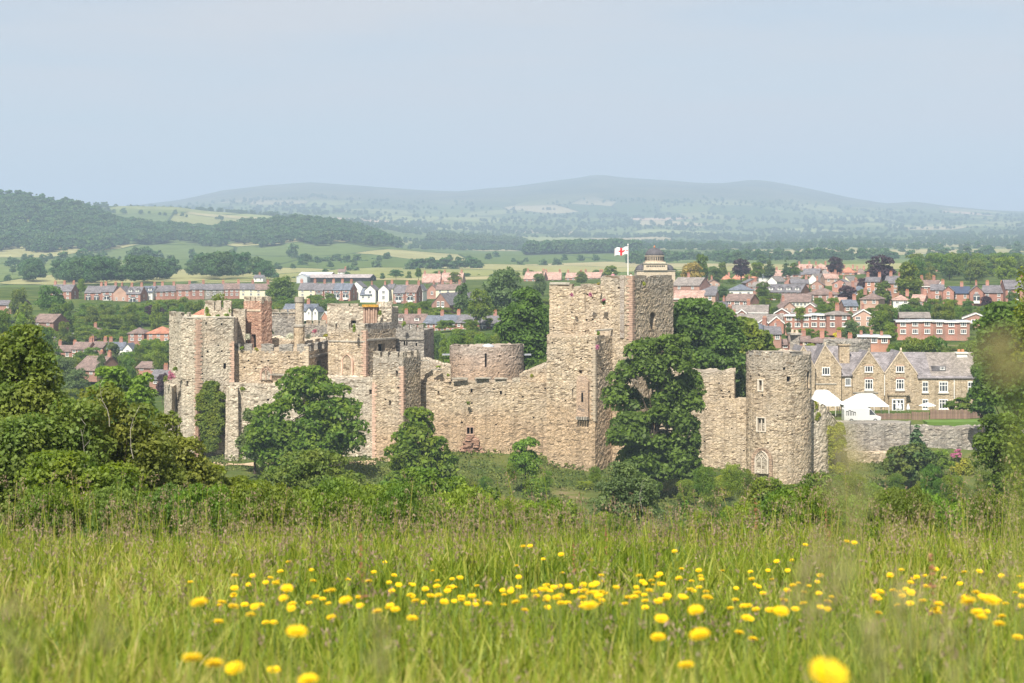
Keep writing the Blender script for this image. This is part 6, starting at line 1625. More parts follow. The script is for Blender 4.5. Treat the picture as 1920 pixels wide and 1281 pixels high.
own_tree('hawthorn_tree', 'dark low hawthorn at the bottom of the western thicket', 150, 830, 1040, 200, 52, M['leaf_mid'], 18000, 0.068, 245, k=60, r=(0.18, 0.32), lobes=[(110, 840, 960, 180), (210, 860, 1000, 180), (150, 900, 1040, 220)])
own_tree('field_maple', 'pale green rounded tree between the western thicket and the ivy tower', 225, 682, 790, 150, 200, M['leaf_light'], 11000, 0.230, 246, k=46, r=(0.18, 0.32), lobes=[(215, 682, 760, 90), (265, 700, 780, 70), (190, 715, 800, 90), (240, 730, 810, 120)])
own_tree('hawthorn_tree', 'bush joining the western thicket and the olive hawthorn', 478, 905, 1015, 130, 90, M['leaf_mid'], 9000, 0.095, 247, k=40, lobes=[(470, 900, 980, 110), (520, 915, 1000, 110), (440, 920, 1010, 110)])
# bare pale branches in the thicket
rng = np.random.default_rng(77)
for i, (px, py, L, lab) in enumerate(((150, 905, 2.2, 'pale dead branch forking in the western thicket'), (205, 800, 1.6, 'pale dead branch leaning above the thicket middle'), (250, 860, 1.8, 'pale dead branch near the ivy tower side of the thicket'), (1205, 960, 3.0, 'white dead branches standing from the grey-green hawthorn'))):
    Yb = 57.0 if px < 900 else 150.0
    o = empty('dead_branch', at(px, py, Yb - 1.5), 0, lab, 'branch'); mb = MB()
    p = Vector((0, 0, 0)); d = Vector((rng.uniform(-0.3, 0.5), 0, 1)).normalized()
    for s_ in range(5):
        q = p + d * (L * 0.16); mb.tube(p, q, 0.009 * (6 - s_) / 6 * (Yb / 57) ** 0.5, n=5)
        e = q + Vector((rng.uniform(-0.5, 0.5), rng.uniform(-0.3, 0.3), 0.35)) * L * 0.25; mb.tube(q, e, 0.005 * (Yb / 57) ** 0.5, 0.003, n=4)
        p = q; d = (d + Vector((rng.uniform(-0.4, 0.4), rng.uniform(-0.2, 0.2), 0.1))).normalized()
    mb.build('branch', plain('dead_wood', (0.42, 0.38, 0.32), 0.9, 0.15) if i == 0 else M['dead_wood'], o)

# ------------------------------------------------------------------ ivy and wall plants
def cover(name, label, pts, mat, n, leaf, seed, cat='ivy'):
    """climber made of flat puffs hung on a wall: pts are (px, py, Y, rx_px, rz_px, thickness)"""
    rng = np.random.default_rng(seed)
    C = np.array([at(a, b, c) for a, b, c, *_ in pts]); Rr = np.array([(r / F * c, t, q / F * c) for _, _, c, r, q, t in pts])
    V, Q = leaf_cloud(rng, C, Rr, n, leaf, up=0.15, jit=0.5)
    base = C.mean(0); base[2] = C[:, 2].min()
    o = empty(name, base, 0, label, cat); o['kind'] = 'thing'
    link('foliage', mesh_np('foliage', V - base, Q, mat), o)
    mb = MB()
    for i in range(0, len(C), max(1, len(C) // 5)): mb.tube((0, 0.15, 0), Vector(C[i] - base), 0.05, 0.02, 5)
    mb.build('stem', M['bark'], o)
    return o
rv = random.Random(9)
pts = []
for i in range(34):
    t = i / 33; y = 722 + t * 124
    hw = 26 * min(1, (t + 0.12) * 3.2) * (1 - max(0, t - 0.55) * 1.25)
    cx = 397 - 2 * t
    for j in range(3): pts.append((cx + rv.uniform(-hw, hw) * 0.75, y + rv.uniform(-3, 3), 297.2, hw * 0.38 + 3.5, 8, 0.9))
cover('ivy', 'dense dark ivy column climbing the pale angular tower', pts, M['leaf_mid'], 22000, 0.18, 301)
pts = [(1528 + rv.uniform(-5, 5) + i * 1.1, 758 + i * 7, 294.3, 5, 6, 0.3) for i in range(5)]
cover('creeper', 'strip of yellow-green creeper high on the broken sloping wall', pts, M['leaf_lime'], 700, 0.15, 302)
pts = [(1562 + rv.uniform(-22, 22), 840 + rv.uniform(-38, 48), 296.0 + rv.uniform(0, 1), 10, 12, 0.8) for i in range(34)]
cover('creeper', 'curtain of bright yellow-green creeper over the lower broken wall', pts, M['leaf_lime'], 7000, 0.17, 303)
pts = [(1806 + rv.uniform(-18, 18), 900 + rv.uniform(-30, 34), 294.0, 9, 12, 0.8) for i in range(26)]
cover('creeper', 'yellow-green creeper hanging on the rubble wall foot by the big dark tree', pts, M['leaf_lime'], 4200, 0.17, 304)
WP = [(408, 563, 313, 16, 14, 'leaf_light', 'bright green bush rooted on top of the ruined wall stump'), (424, 571, 312, 5, 4, 'blossom_pink', 'pink flowers beside the bush on the ruined stump'), (388, 583, 311.5, 4, 8, 'leaf_light', 'ferns at the west end of the ruined stump'), (432, 583, 311.5, 4, 7, 'leaf_light', 'ferns at the east end of the ruined stump'),
      (408, 593, 311, 5, 3, 'leaf_light', 'small fern at the middle of the ruined stump foot'), (391, 592, 311, 6, 4, 'leaf_lime', 'yellow-green fern at the ruined stump foot'), (425, 592, 311, 5, 4, 'leaf_light', 'pale fern by the link wall foot'), (465, 633, 311, 7, 7, 'blossom_white', 'white flowering plant beside the turret doorway'),
      (507, 626, 315, 7, 7, 'leaf_blue', 'grey-green tuft at the turret corner'), (541, 633, 316, 13, 8, 'blossom_white', 'wide tuft of white flowers left of the stone chimney'), (577, 634, 316, 7, 8, 'blossom_white', 'rounded tuft of white flowers right of the stone chimney'), (590, 622, 316, 5, 5, 'blossom_pink', 'pink flower clump below the pointed merlons'),
      (612, 630, 316, 7, 4, 'leaf_lime', 'yellow-green tuft next to the solar tower'), (481, 656, 301, 4, 4, 'leaf_lime', 'little yellow-green tuft between the hall merlons'), (453, 654, 301, 4, 5, 'leaf_light', 'tuft on the hall wall beside the first merlon'), (455, 730, 293, 6, 7, 'leaf_light', 'fern hanging on the lower curtain wall'),
      (664, 618, 300, 4, 11, 'leaf_light', 'plant trailing from the solar tower battlements'), (712, 588, 315, 5, 6, 'leaf_light', 'green tuft on the ruined pier beside the red chimneys'), (322, 706, 298, 8, 10, 'blossom_pink', 'pink valerian on the side turret top'), (328, 693, 298, 5, 6, 'leaf_light', 'green tuft above the pink valerian'), (310, 712, 300, 8, 8, 'leaf_olive', 'olive weeds on the side turret edge'),
      (1072, 554, 293, 3, 4, 'blossom_pink', 'small pink flower tuft at the top of the great tower, nearest its west edge'), (1107, 554, 292, 4, 5, 'blossom_pink', 'pink flower tuft at the middle of the great tower top'), (1131, 568, 291.5, 5, 7, 'leaf_dark', 'dark plant drooping in the great tower face'), (1132, 563, 291.2, 4, 3, 'blossom_pink', 'pink flowers over the drooping dark plant'),
      (1122, 533, 292, 3, 4, 'leaf_gold', 'yellow weed in the great tower battlement notch'), (1208, 533, 291.5, 4, 5, 'leaf_lime', 'yellow-green weed by the doorway face of the great tower'), (1122, 626, 287.5, 3, 5, 'leaf_light', 'weed on the ledge of the great tower'), (1121, 652, 287, 4, 6, 'blossom_pink', 'faint pink flowers on the shaded great tower return'),
      (823, 688, 298.2, 5, 3, 'leaf_light', 'green tuft on the curtain wall coping'), (840, 704, 298, 3, 4, 'leaf_lime', 'weed on the wall beside the chapel drum'), (878, 757, 297.6, 4, 4, 'leaf_mid', 'weed growing from the curtain wall face'), (997, 706, 297.4, 4, 4, 'leaf_lime', 'weed on the rising curtain section'), (757, 610, 310, 4, 8, 'leaf_light', 'green plant between the service range merlons')]
for i, (a, b, c, r_, q_, m_, lab) in enumerate(WP):
    cover('wall_plant', lab, [(a + rv.uniform(-0.4, 0.4) * r_, b + rv.uniform(-0.4, 0.4) * q_, c - 0.3, r_ * 0.7, q_ * 0.7, 0.3) for _ in range(5)], M[m_], 60 + int(r_ * q_ * 3), 0.12, 400 + i, 'plant')

# ------------------------------------------------------------------ town trees
TT = [  # kind, px, top, Y, height px, width scale, leaf, label
    ('round', 96, 535, 650, 64, 1.05, 'leaf_dark', 'large dark tree standing below the lone ridge house'),
    ('cone', 183, 577, 610, 40, 1.0, 'leaf_gold', 'golden yellow conifer above the blue-grey house'),
    ('round', 289, 571, 640, 34, 1.6, 'leaf_purple', 'wide copper-purple tree left of the castle tower top'),
    ('cone', 250, 572, 620, 55, 1.3, 'leaf_pine', 'dark spreading cedar beside the purple tree'),
    ('round', 528, 517, 690, 62, 1.12, 'leaf_dark', 'round dark tree interrupting the long terrace'),
    ('tall', 152, 522, 760, 34, 1.0, 'leaf_light', 'upright light green tree beside the lone ridge house'),
    ('round', 140, 540, 745, 24, 1.0, 'leaf_mid', 'small tree in the gap next to the lone ridge house'),
    ('bush', 125, 630, 590, 20, 1.6, 'leaf_light', 'bright green spreading bush left of the blue-grey house'),
    ('tall', 212, 640, 500, 55, 1.1, 'leaf_blue', 'weeping grey-green tree in front of the white cottage'),
    ('round', 35, 540, 640, 40, 1.1, 'leaf_olive', 'pale brownish tree at the western edge of town'),
    ('round', 45, 565, 560, 40, 1.2, 'leaf_mid', 'green tree below the pale brownish one'),
    ('round', 110, 565, 600, 50, 1.1, 'leaf_mid', 'green tree directly under the large dark tree'),
    ('round', 290, 632, 500, 45, 1.0, 'leaf_mid', 'rounded tree hiding the front of the orange-roofed house'),
    ('round', 262, 645, 490, 34, 1.0, 'leaf_mid', 'round shrubby tree west of the castle tower'),
    ('bush', 285, 660, 480, 26, 1.2, 'leaf_light', 'bright bush below the round shrubby tree'),
    ('bush', 175, 664, 530, 10, 1.6, 'leaf_lime', 'yellow-green bush before the valley trio'),
    ('round', 300, 655, 460, 32, 1.0, 'leaf_mid', 'tree close against the castle tower, low down'),
    ('round', 145, 690, 430, 50, 1.2, 'leaf_blue', 'grey-green tree under the big brown roof'),
    ('round', 120, 600, 560, 34, 1.0, 'leaf_mid', 'tree between brown roof and bright spreading bush'),
    ('round', 305, 700, 400, 40, 0.8, 'leaf_purple', 'dark purple shrub by the purple-roofed house'),
    ('bush', 400, 585, 640, 24, 1.5, 'leaf_olive', 'yellowish shrub belt tree above the ruined stump'),
    ('round', 945, 500, 520, 105, 0.95, 'leaf_blue', 'big grey-green willow behind the dark rounded tree'),
    ('round', 900, 540, 500, 60, 1.0, 'leaf_mid', 'green tree beside the big willow'),
    ('tall', 866, 526, 540, 70, 0.8, 'leaf_blue', 'slender grey-green tree right of the brick hall'),
    ('round', 1010, 510, 640, 40, 0.8, 'leaf_blue', 'bluish tree over the dark rounded tree'),
    ('cone', 1018, 500, 700, 34, 0.9, 'leaf_blue', 'pale blue conifer west of the great tower'),
    ('round', 853, 510, 860, 26, 1.3, 'leaf_olive', 'olive tree among the pink skyline roofs'),
    ('round', 1090, 508, 840, 30, 1.0, 'leaf_olive', 'olive tree just over the west end of the great tower'),
    ('round', 1145, 497, 860, 30, 1.2, 'leaf_mid', 'green tree on the skyline behind the pink-shirted visitor'),
    ('round', 795, 563, 560, 38, 0.9, 'leaf_mid', 'green tree in front of the brick hall roof'),
    ('round', 768, 566, 570, 34, 1.0, 'leaf_light', 'yellow-green tree left of the brick hall'),
    ('bush', 822, 582, 550, 16, 1.4, 'leaf_light', 'bright bush under the brick hall gable'),
    ('round', 1298, 490, 720, 54, 1.0, 'leaf_gold', 'large yellow-flowering tree east of the domed church'),
    ('tall', 1316, 475, 740, 56, 0.9, 'leaf_dark', 'tall dark tree with a forked top beside the yellow tree'),
    ('tall', 1340, 500, 730, 40, 1.1, 'leaf_blue', 'grey tree right of the forked dark one'),
    ('tall', 1354, 488, 800, 34, 1.0, 'leaf_olive', 'small yellowish tree above the orange hipped roofs'),
    ('round', 1390, 484, 800, 42, 1.1, 'leaf_purple', 'dark copper tree on the skyline over the orange roofs'),
    ('cone', 1443, 470, 800, 52, 1.0, 'leaf_pine', 'tallest dark conifer of the skyline clump'),
    ('cone', 1474, 475, 810, 45, 1.0, 'leaf_pine', 'second dark conifer of the skyline clump'),
    ('round', 1420, 490, 790, 34, 1.0, 'leaf_mid', 'green tree between copper tree and conifers'),
    ('round', 1490, 492, 830, 30, 0.9, 'leaf_dark', 'dark tree right of the skyline conifers'),
    ('round', 1566, 480, 810, 40, 1.0, 'leaf_purple', 'round dark copper beech standing alone on the skyline'),
    ('round', 1652, 477, 660, 56, 1.35, 'leaf_purple', 'great spreading copper beech on the skyline'),
    ('tall', 1705, 490, 590, 84, 1.05, 'leaf_mid', 'tall green tree right of the great copper beech'),
    ('tall', 1655, 525, 560, 62, 1.0, 'leaf_olive', 'tall olive tree in front of the villas under the beech'),
    ('round', 1617, 520, 640, 28, 0.9, 'leaf_purple', 'small dark purple tree left of the great copper beech'),
    ('round', 1587, 535, 560, 55, 1.0, 'leaf_purple', 'dusky purple-grey tree above the hipped brick house'),
    ('round', 1619, 540, 550, 42, 0.8, 'leaf_mid', 'rounded green tree beside the dusky purple one'),
    ('round', 1430, 528, 610, 36, 1.0, 'leaf_dark', 'dark round tree next to the long dormered building'),
    ('tall', 1510, 514, 700, 30, 0.9, 'leaf_blue', 'grey-green tree in front of the white gables'),
    ('round', 1372, 522, 780, 18, 1.4, 'leaf_mid', 'small green tree before the orange hipped roofs'),
    ('round', 1403, 514, 770, 22, 1.1, 'leaf_light', 'light green tree between orange roofs and white house'),
    ('round', 1355, 534, 600, 32, 1.0, 'leaf_blue', 'pale willow in front of the slate-roofed house'),
    ('tall', 1432, 560, 530, 20, 1.0, 'leaf_blue', 'small bluish tree by the brick garage'),
    ('round', 1540, 570, 490, 34, 1.0, 'leaf_mid', 'green tree in front of the hipped brick house'),
    ('round', 1562, 556, 510, 36, 0.9, 'leaf_light', 'light tree left of the dusky purple tree'),
    ('round', 1595, 600, 420, 40, 1.1, 'leaf_blue', 'bluish round tree right of the flat-roofed terrace'),
    ('round', 1650, 580, 440, 46, 1.15, 'leaf_mid', 'full green tree before the gabled brick house'),
    ('round', 1670, 605, 420, 32, 1.1, 'leaf_light', 'paler tree joined to the full green one'),
    ('bush', 1690, 585, 500, 14, 2.6, 'leaf_lime', 'long bright yellow hedge below the villas'),
    ('round', 1750, 558, 500, 42, 0.85, 'leaf_mid', 'neat round tree on the villa lawn'),
    ('round', 1715, 558, 530, 34, 1.1, 'leaf_olive', 'brownish tree right of the tall green tree'),
    ('cone', 1763, 543, 555, 26, 0.7, 'leaf_pine', 'slim dark cypress in front of the villas'),
    ('round', 1849, 554, 520, 34, 1.0, 'leaf_purple', 'dark purple tree before the wide villa'),
    ('round', 1898, 545, 500, 40, 0.9, 'leaf_blue', 'grey-green tree before the last tall house'),
    ('tall', 1740, 510, 720, 24, 1.0, 'leaf_gold', 'small golden tree over the purple-roofed villa'),
    ('round', 1885, 478, 700, 56, 0.95, 'leaf_light', 'pale green tree with a crowded crown by the last villas'),
    ('round', 1830, 486, 740, 50, 1.1, 'leaf_olive', 'olive tree left of the pale crowded crown'),
    ('round', 1780, 484, 800, 40, 1.2, 'leaf_dark', 'dark tree in the middle of the eastern woodland'),
    ('bush', 1780, 560, 540, 20, 1.4, 'leaf_mid', 'garden bush below the two tall villa windows'),
    ('bush', 1815, 562, 530, 16, 1.3, 'leaf_dark', 'dark garden bush below the solar roof'),
    ('bush', 1510, 615, 440, 20, 1.8, 'leaf_mid', 'rounded bush below the flat-roofed terrace, nearest the bungalows'),
    ('bush', 1540, 618, 436, 16, 1.3, 'leaf_mid', 'rounded bush below the flat-roofed terrace, in its middle'),
    ('bush', 1570, 622, 420, 12, 1.2, 'blossom_yellow', 'yellow flowering bush below the flat-roofed terrace'),
    ('bush', 1562, 634, 410, 8, 1.2, 'blossom_yellow', 'small yellow bush just over the manor chimney'),
    ('bush', 1520, 643, 395, 9, 1.8, 'leaf_lime', 'lime bush just above the manor roof'),
    ('tall', 1415, 603, 450, 40, 0.9, 'leaf_blue', 'pale bluish tree in front of the lower bungalow'),
    ('round', 1478, 603, 452, 18, 1.0, 'leaf_blue', 'little round bluish tree at the terrace corner'),
]
for t in TT: plant(*t[:7], label=t[7], name=('conifer' if t[0] == 'cone' else 'bush' if t[0] == 'bush' else 'tree'), cat='bush' if t[0] == 'bush' else 'tree')
LAND = [(114, 555, 'the lone ridge house'), (225, 555, 'the broad orange gable'), (275, 552, 'the small white terrace house'), (402, 548, 'the grey stone terraced house'), (480, 548, 'the cream terraced houses'), (528, 545, 'the round ridge tree'), (623, 552, 'the four bay-windowed terraces'), (706, 552, 'the white gabled pair'), (183, 597, 'the golden conifer'), (289, 590, 'the copper-purple tree'), (250, 600, 'the spreading cedar'), (169, 624, 'the blue-grey house'), (149, 658, 'the valley trio of houses'), (226, 655, 'the white valley cottage'), (297, 628, 'the orange valley roof'), (160, 690, 'the big brown valley roof'), (302, 705, 'the low purple roof'), (96, 565, 'the large dark tree'), (15, 573, 'the low western farm house'), (408, 575, 'the ruined wall stump'), (484, 590, 'the red stair turret'), (561, 590, 'the stone chimney'), (694, 590, 'the red chimney cluster'), (826, 575, 'the brick hall'), (765, 608, 'the dormered brown roof'), (840, 610, 'the three brick cottages'), (916, 610, 'the cottage with two bays'), (945, 545, 'the big willow'), (912, 645, 'the chapel drum'), (1080, 515, 'the great tower top'), (640, 518, 'the long farm shed'), (566, 520, 'the pale blue barn'), (1228, 495, 'the domed church'), (1298, 515, 'the large yellow tree'), (1316, 500, 'the forked dark tree'), (1385, 522, 'the orange hipped roofs'), (1390, 500, 'the dark skyline copper tree'), (1458, 490, 'the skyline conifers'), (1566, 498, 'the lone copper beech'), (1652, 500, 'the great copper beech'), (1705, 530, 'the tall green tree by the beech'), (1468, 548, 'the long dormered building'), (1382, 565, 'the brick garage'), (1492, 565, 'the cream hall'), (1545, 555, 'the hipped house with solar panel'), (1402, 585, 'the upper bungalow'), (1430, 605, 'the lower bungalow'), (1511, 605, 'the flat-roofed terrace'), (1572, 600, 'the hipped end house'), (1619, 598, 'the gabled brick house'), (1750, 615, 'the second flat-roofed terrace'), (1830, 598, 'the gable with solar panel'), (1639, 640, 'the low flat-roofed houses'), (1690, 590, 'the long yellow hedge'), (1745, 540, 'the purple-roofed villa'), (1800, 552, 'the solar-roofed house'), (1862, 552, 'the wide brick villa'), (1908, 545, 'the tall end villa'), (1540, 525, 'the pale gables'), (1590, 650, 'the manor chimney'), (1740, 662, 'the manor roof'), (1885, 505, 'the pale crowded tree'), (1830, 510, 'the olive skyline tree'),
        (265, 475, 'the dark pasture clump'), (150, 490, 'the western pasture hedge'), (430, 485, 'the tall pasture tree'), (368, 490, 'the broad pasture tree'), (549, 475, 'the slim hump tree'), (770, 500, 'the tall dark field tree'), (660, 505, 'the tree by the sheds'), (705, 500, 'the hedge beyond the sheds'), (930, 480, 'the slim hedge-line tree'), (512, 520, 'the dark tree over the belt'),
        (578, 800, 'the broad ash'), (478, 820, 'the small ash'), (788, 840, 'the rounded sycamore'), (1232, 800, 'the huge sycamore'), (985, 850, 'the young curtain-wall tree'), (1440, 920, 'the round tower foot'), (1417, 935, 'the lime yellow bush'), (1535, 920, 'the elder thicket'), (1708, 920, 'the spreading yew'), (1719, 850, 'the pointed conifer'), (1802, 950, 'the tall sapling'), (1895, 880, 'the shaded eastern tree'), (70, 800, 'the western corner hawthorn'), (215, 830, 'the branchy hawthorn'), (325, 860, 'the twiggy hawthorn'), (884, 830, 'the broken stone patch'), (1172, 920, 'the grey-green hawthorn'), (1094, 780, 'the corbelled chute')]
SEEN_LABELS = {}
COLW = dict(leaf_purple='purple', leaf_mid='green', leaf_dark='dark green', leaf_blue='grey-green', leaf_light='light green', leaf_olive='olive', leaf_far='hazy green', leaf_lime='lime green')
def auto_label(px, py, mat, noun, hpx):
    x, y, nm = min(LAND, key=lambda t: (t[0] - px) ** 2 + 2.2 * (t[1] - py) ** 2)
    dx, dy = px - x, py - y
    rel = ('right of' if dx > 0 else 'left of') if abs(dx) > 1.3 * abs(dy) else ('below' if dy > 0 else 'above')
    if abs(dx) > 0.45 * abs(dy) and abs(dy) > 0.45 * abs(dx): rel = ('lower ' if dy > 0 else 'upper ') + ('right of' if dx > 0 else 'left of')
    lab = f'{COLW[mat]} {noun} {rel} {nm}'
    k_ = SEEN_LABELS[lab] = SEEN_LABELS.get(lab, 0) + 1
    return lab if k_ == 1 else f'{ORD[min(k_, 20) - 1]} {lab}'
# looser trees of the belts and gardens
rg = np.random.default_rng(55)
def belt(label, group, n, x0, x1, y0, y1, Y0, Y1, h0, h1, mats, kinds=('round', 'round', 'bush', 'tall')):
    for i in range(n):
        t = rg.random(); px = x0 + (x1 - x0) * (i + rg.uniform(0.1, 0.9)) / n
        Yb = Y0 + (Y1 - Y0) * t
        py = y1 + (y0 - y1) * t + rg.uniform(-4, 4)
        kd = kinds[rg.integers(len(kinds))]
        for ha, hb, hy, hY in HOUSES:           # keep the house fronts in view
            if hY > Yb and ha < px < hb: py = max(py, hy - rg.uniform(1, 6))
        hh = rg.uniform(h0, h1) * (0.7 if kd == 'bush' else 1)
        mt = mats[rg.integers(len(mats))]
        plant(kd, px, py, Yb, hh, rg.uniform(0.9, 1.4), mt, 'bush' if kd == 'bush' else 'tree', auto_label(px, py + hh / 2, mt, dict(round='rounded tree', tall='upright tree', bush='bush')[kd], hh), 'bush' if kd == 'bush' else 'tree', group)
MIX = ['leaf_mid', 'leaf_mid', 'leaf_blue', 'leaf_dark', 'leaf_light', 'leaf_olive']
belt('green tree in the belt below the long terrace', 'tree belt below the long terrace', 60, 120, 620, 560, 606, 690, 580, 24, 42, MIX)
belt('tree of the wooded valley at the western edge', 'western valley trees', 70, -40, 320, 575, 690, 640, 430, 26, 50, MIX)
belt('garden tree among the houses behind the chapel drum', 'garden trees behind the chapel', 44, 640, 1030, 580, 645, 600, 420, 20, 42, MIX)
belt('tree in the hedge behind the chapel drum', 'hedge trees by the chapel', 30, 780, 960, 622, 655, 450, 370, 20, 34, ['leaf_mid', 'leaf_olive', 'leaf_light'])
belt('garden tree on the slope east of the great tower', 'garden trees east of the great tower', 66, 1265, 1640, 545, 620, 640, 425, 14, 30, MIX)
belt('garden tree below the villas', 'garden trees below the villas', 50, 1620, 1930, 555, 600, 560, 450, 16, 34, MIX)
belt('tree of the dark copse behind the manor roof', 'copse behind the manor', 26, 1655, 1930, 625, 662, 420, 360, 30, 56, ['leaf_mid', 'leaf_dark', 'leaf_mid'])
belt('tree of the woodland on the eastern skyline', 'eastern skyline woodland', 14, 1690, 2000, 482, 515, 950, 700, 26, 44, MIX, ('round', 'round', 'tall'))
belt('tree between skyline roofs and fields', 'skyline trees by the town', 22, 1250, 1700, 496, 512, 1000, 880, 16, 26, MIX, ('round', 'tall'))
belt('garden tree among houses behind the solar block', 'garden trees behind the solar block', 22, 540, 800, 570, 600, 640, 540, 18, 34, MIX)
belt('', 'trees behind the long terrace', 26, 540, 1230, 500, 518, 1150, 960, 16, 28, ['leaf_far', 'leaf_dark', 'leaf_mid'])
# ------------------------------------------------------------------ farmland trees that stand apart
def field_trees(label, group, spots):
    for px, py, Yb, h, ws in spots:
        plant('far', px, py, Yb, h, ws, 'leaf_far', 'field_tree', auto_label(px, py + h / 2, 'leaf_far', 'field tree', h), 'tree', group)
FT = []
for i in range(0): FT.append((60 + rg.uniform(0, 430), 494 + rg.uniform(-6, 14), 1020 + rg.uniform(0, 260), rg.uniform(30, 46), rg.uniform(0.9, 1.4)))
field_trees('tree of the long belt across the fields above the terrace', 'tree belt above the long terrace', FT)
FT = [(250 + i * 7.5 + rg.uniform(-3, 3), 464 + rg.uniform(-3, 5), 1750, rg.uniform(22, 32), 1.2) for i in range(6)]
field_trees('tree of the dark clump in the western pasture', 'pasture clump', FT)
for px, py, Yb, h, w_, lab in ((155, 466, 1750, 30, 1.2, 'round tree at the western pasture hedge'), (118, 472, 1700, 26, 1.2, 'smaller round tree beside the western pasture hedge'), (320, 478, 1650, 20, 1.2, 'low round tree between pasture clump and pale field'), (368, 474, 1650, 34, 1.2, 'broad tree in the pasture before the wooded hump'), (430, 468, 1700, 38, 1.0, 'tall-crowned tree next to the broad pasture tree'),
                              (549, 456, 1900, 36, 0.8, 'tall slim tree at the foot of the wooded hump'), (24, 498, 1450, 16, 1.0, 'small lone tree in the far western field'), (770, 486, 1500, 44, 0.9, 'tall dark tree standing in the pale field right of centre'), (742, 505, 1300, 22, 0.9, 'small dark tree before the pale centre field'), (660, 498, 1450, 34, 1.3, 'broad dark tree above the farm sheds'), (705, 490, 1550, 30, 1.1, 'dark tree in the hedge beyond the farm sheds'),
                              (975, 488, 1700, 20, 1.1, 'small dark tree in the pale field above the willow'), (1018, 486, 1700, 24, 1.0, 'tree at the edge of the pale field above the willow'), (1045, 484, 1700, 26, 1.0, 'last dark tree of the pale field west of the flag'), (930, 470, 2200, 26, 0.7, 'slim tree on the hedge line above the pale field'), (512, 512, 1150, 34, 1.0, 'dark tree over the east end of the tree belt'), (490, 500, 1250, 26, 1.2, 'rounded tree beyond the white farmhouse')):
    plant('far', px, py, Yb, h, w_, 'leaf_far', 'field_tree', lab, 'tree')
FT = [(785 + i * 11 + rg.uniform(-4, 4), 483 + rg.uniform(-2, 5), 1500, rg.uniform(20, 28), 1.2) for i in range(11)]
field_trees('tree of the dark hedge line behind the willow', 'hedge behind the willow', FT)
FT = [(560 + rg.uniform(0, 150), 478 + rg.uniform(-4, 16), 1700 + rg.uniform(-100, 150), rg.uniform(16, 30), 1.2) for i in range(18)]
field_trees('hedgerow tree on the fields above the farm sheds', 'hedgerow trees above the sheds', FT)

# scrub on the slope between meadow and castle
def scrub(label, group, n, x0, x1, y0, y1, Y0, Y1, w0, w1, mats):
    for i in range(n):
        px = x0 + (x1 - x0) * (i + rg.uniform(0, 1)) / n; t = rg.random(); Yb = Y0 + (Y1 - Y0) * t
        py = y0 + (y1 - y0) * (1 - t) + rg.uniform(-8, 8)
        X = wx(px, Yb); H = max(1.0, wz(py, Yb) - hz(X, Yb)) * F / Yb
        mt = mats[rg.integers(len(mats))]
        plant('scrub', px, py, Yb, H * 1.05, rg.uniform(w0, w1) / (H * 1.3), mt, 'scrub_bush', auto_label(px, py + 20, mt, 'scrub bush', H), 'bush', group)
scrub('green scrub bush of the thicket below the ash tree and garderobe tower', 'scrub below the ash tree', 16, 440, 890, 885, 965, 150, 55, 110, 170, ['leaf_mid', 'leaf_light', 'leaf_olive', 'leaf_mid'])
scrub('scrub bush on the grassy bank under the curtain wall', 'scrub under the curtain wall', 9, 870, 1160, 930, 982, 150, 50, 50, 90, ['leaf_mid', 'leaf_light', 'leaf_olive'])
scrub('scrub bush at the bottom of the bank under the bailey wall', 'scrub under the bailey wall', 9, 1120, 1400, 950, 990, 130, 50, 50, 90, ['leaf_olive', 'leaf_mid', 'leaf_light'])
scrub('scrub bush of the thicket under round tower and retaining walls', 'scrub under the round tower', 24, 1380, 1960, 895, 985, 150, 50, 90, 150, ['leaf_mid', 'leaf_dark', 'leaf_light', 'leaf_olive'])
scrub('olive scrub bush along the foot of the western thicket', 'scrub of the western thicket', 10, -20, 420, 890, 975, 56, 44, 120, 180, ['leaf_olive', 'leaf_mid', 'leaf_olive'])
scrub('', 'bushes on the castle bank', 7, 870, 1140, 850, 900, 275, 200, 24, 50, ['leaf_light', 'leaf_mid', 'leaf_olive'])
scrub('', 'bushes below the bailey wall', 7, 1285, 1400, 865, 900, 275, 215, 26, 50, ['leaf_light', 'leaf_mid', 'leaf_lime'])
scrub('', 'bushes below the retaining walls', 16, 1570, 1900, 868, 930, 280, 180, 36, 70, ['leaf_light', 'leaf_mid', 'leaf_olive', 'leaf_dark'])
# sandy path below the hall
n_ = 40; pv_ = []
for i in range(n_ + 1):
    px = 395 + 310 * i / n_; Yc = 291.5 - 2.5 * math.sin(i / n_ * 3.0); wv = 0.9 + 0.5 * math.sin(i * 0.7)
    for q in (-wv, wv): X = wx(px, Yc + q); pv_.append((X, Yc + q * 1.6, hz(X, Yc + q * 1.6) + 0.12))
qv_ = [(2 * i, 2 * i + 2, 2 * i + 3, 2 * i + 1) for i in range(n_)]
o = link('footpath', mesh_np('footpath', np.array(pv_), np.array(qv_), plain('dry_earth', (0.42, 0.31, 0.21), 0.95, 0.25, 1.0, 0.05))); o['kind'] = 'structure'

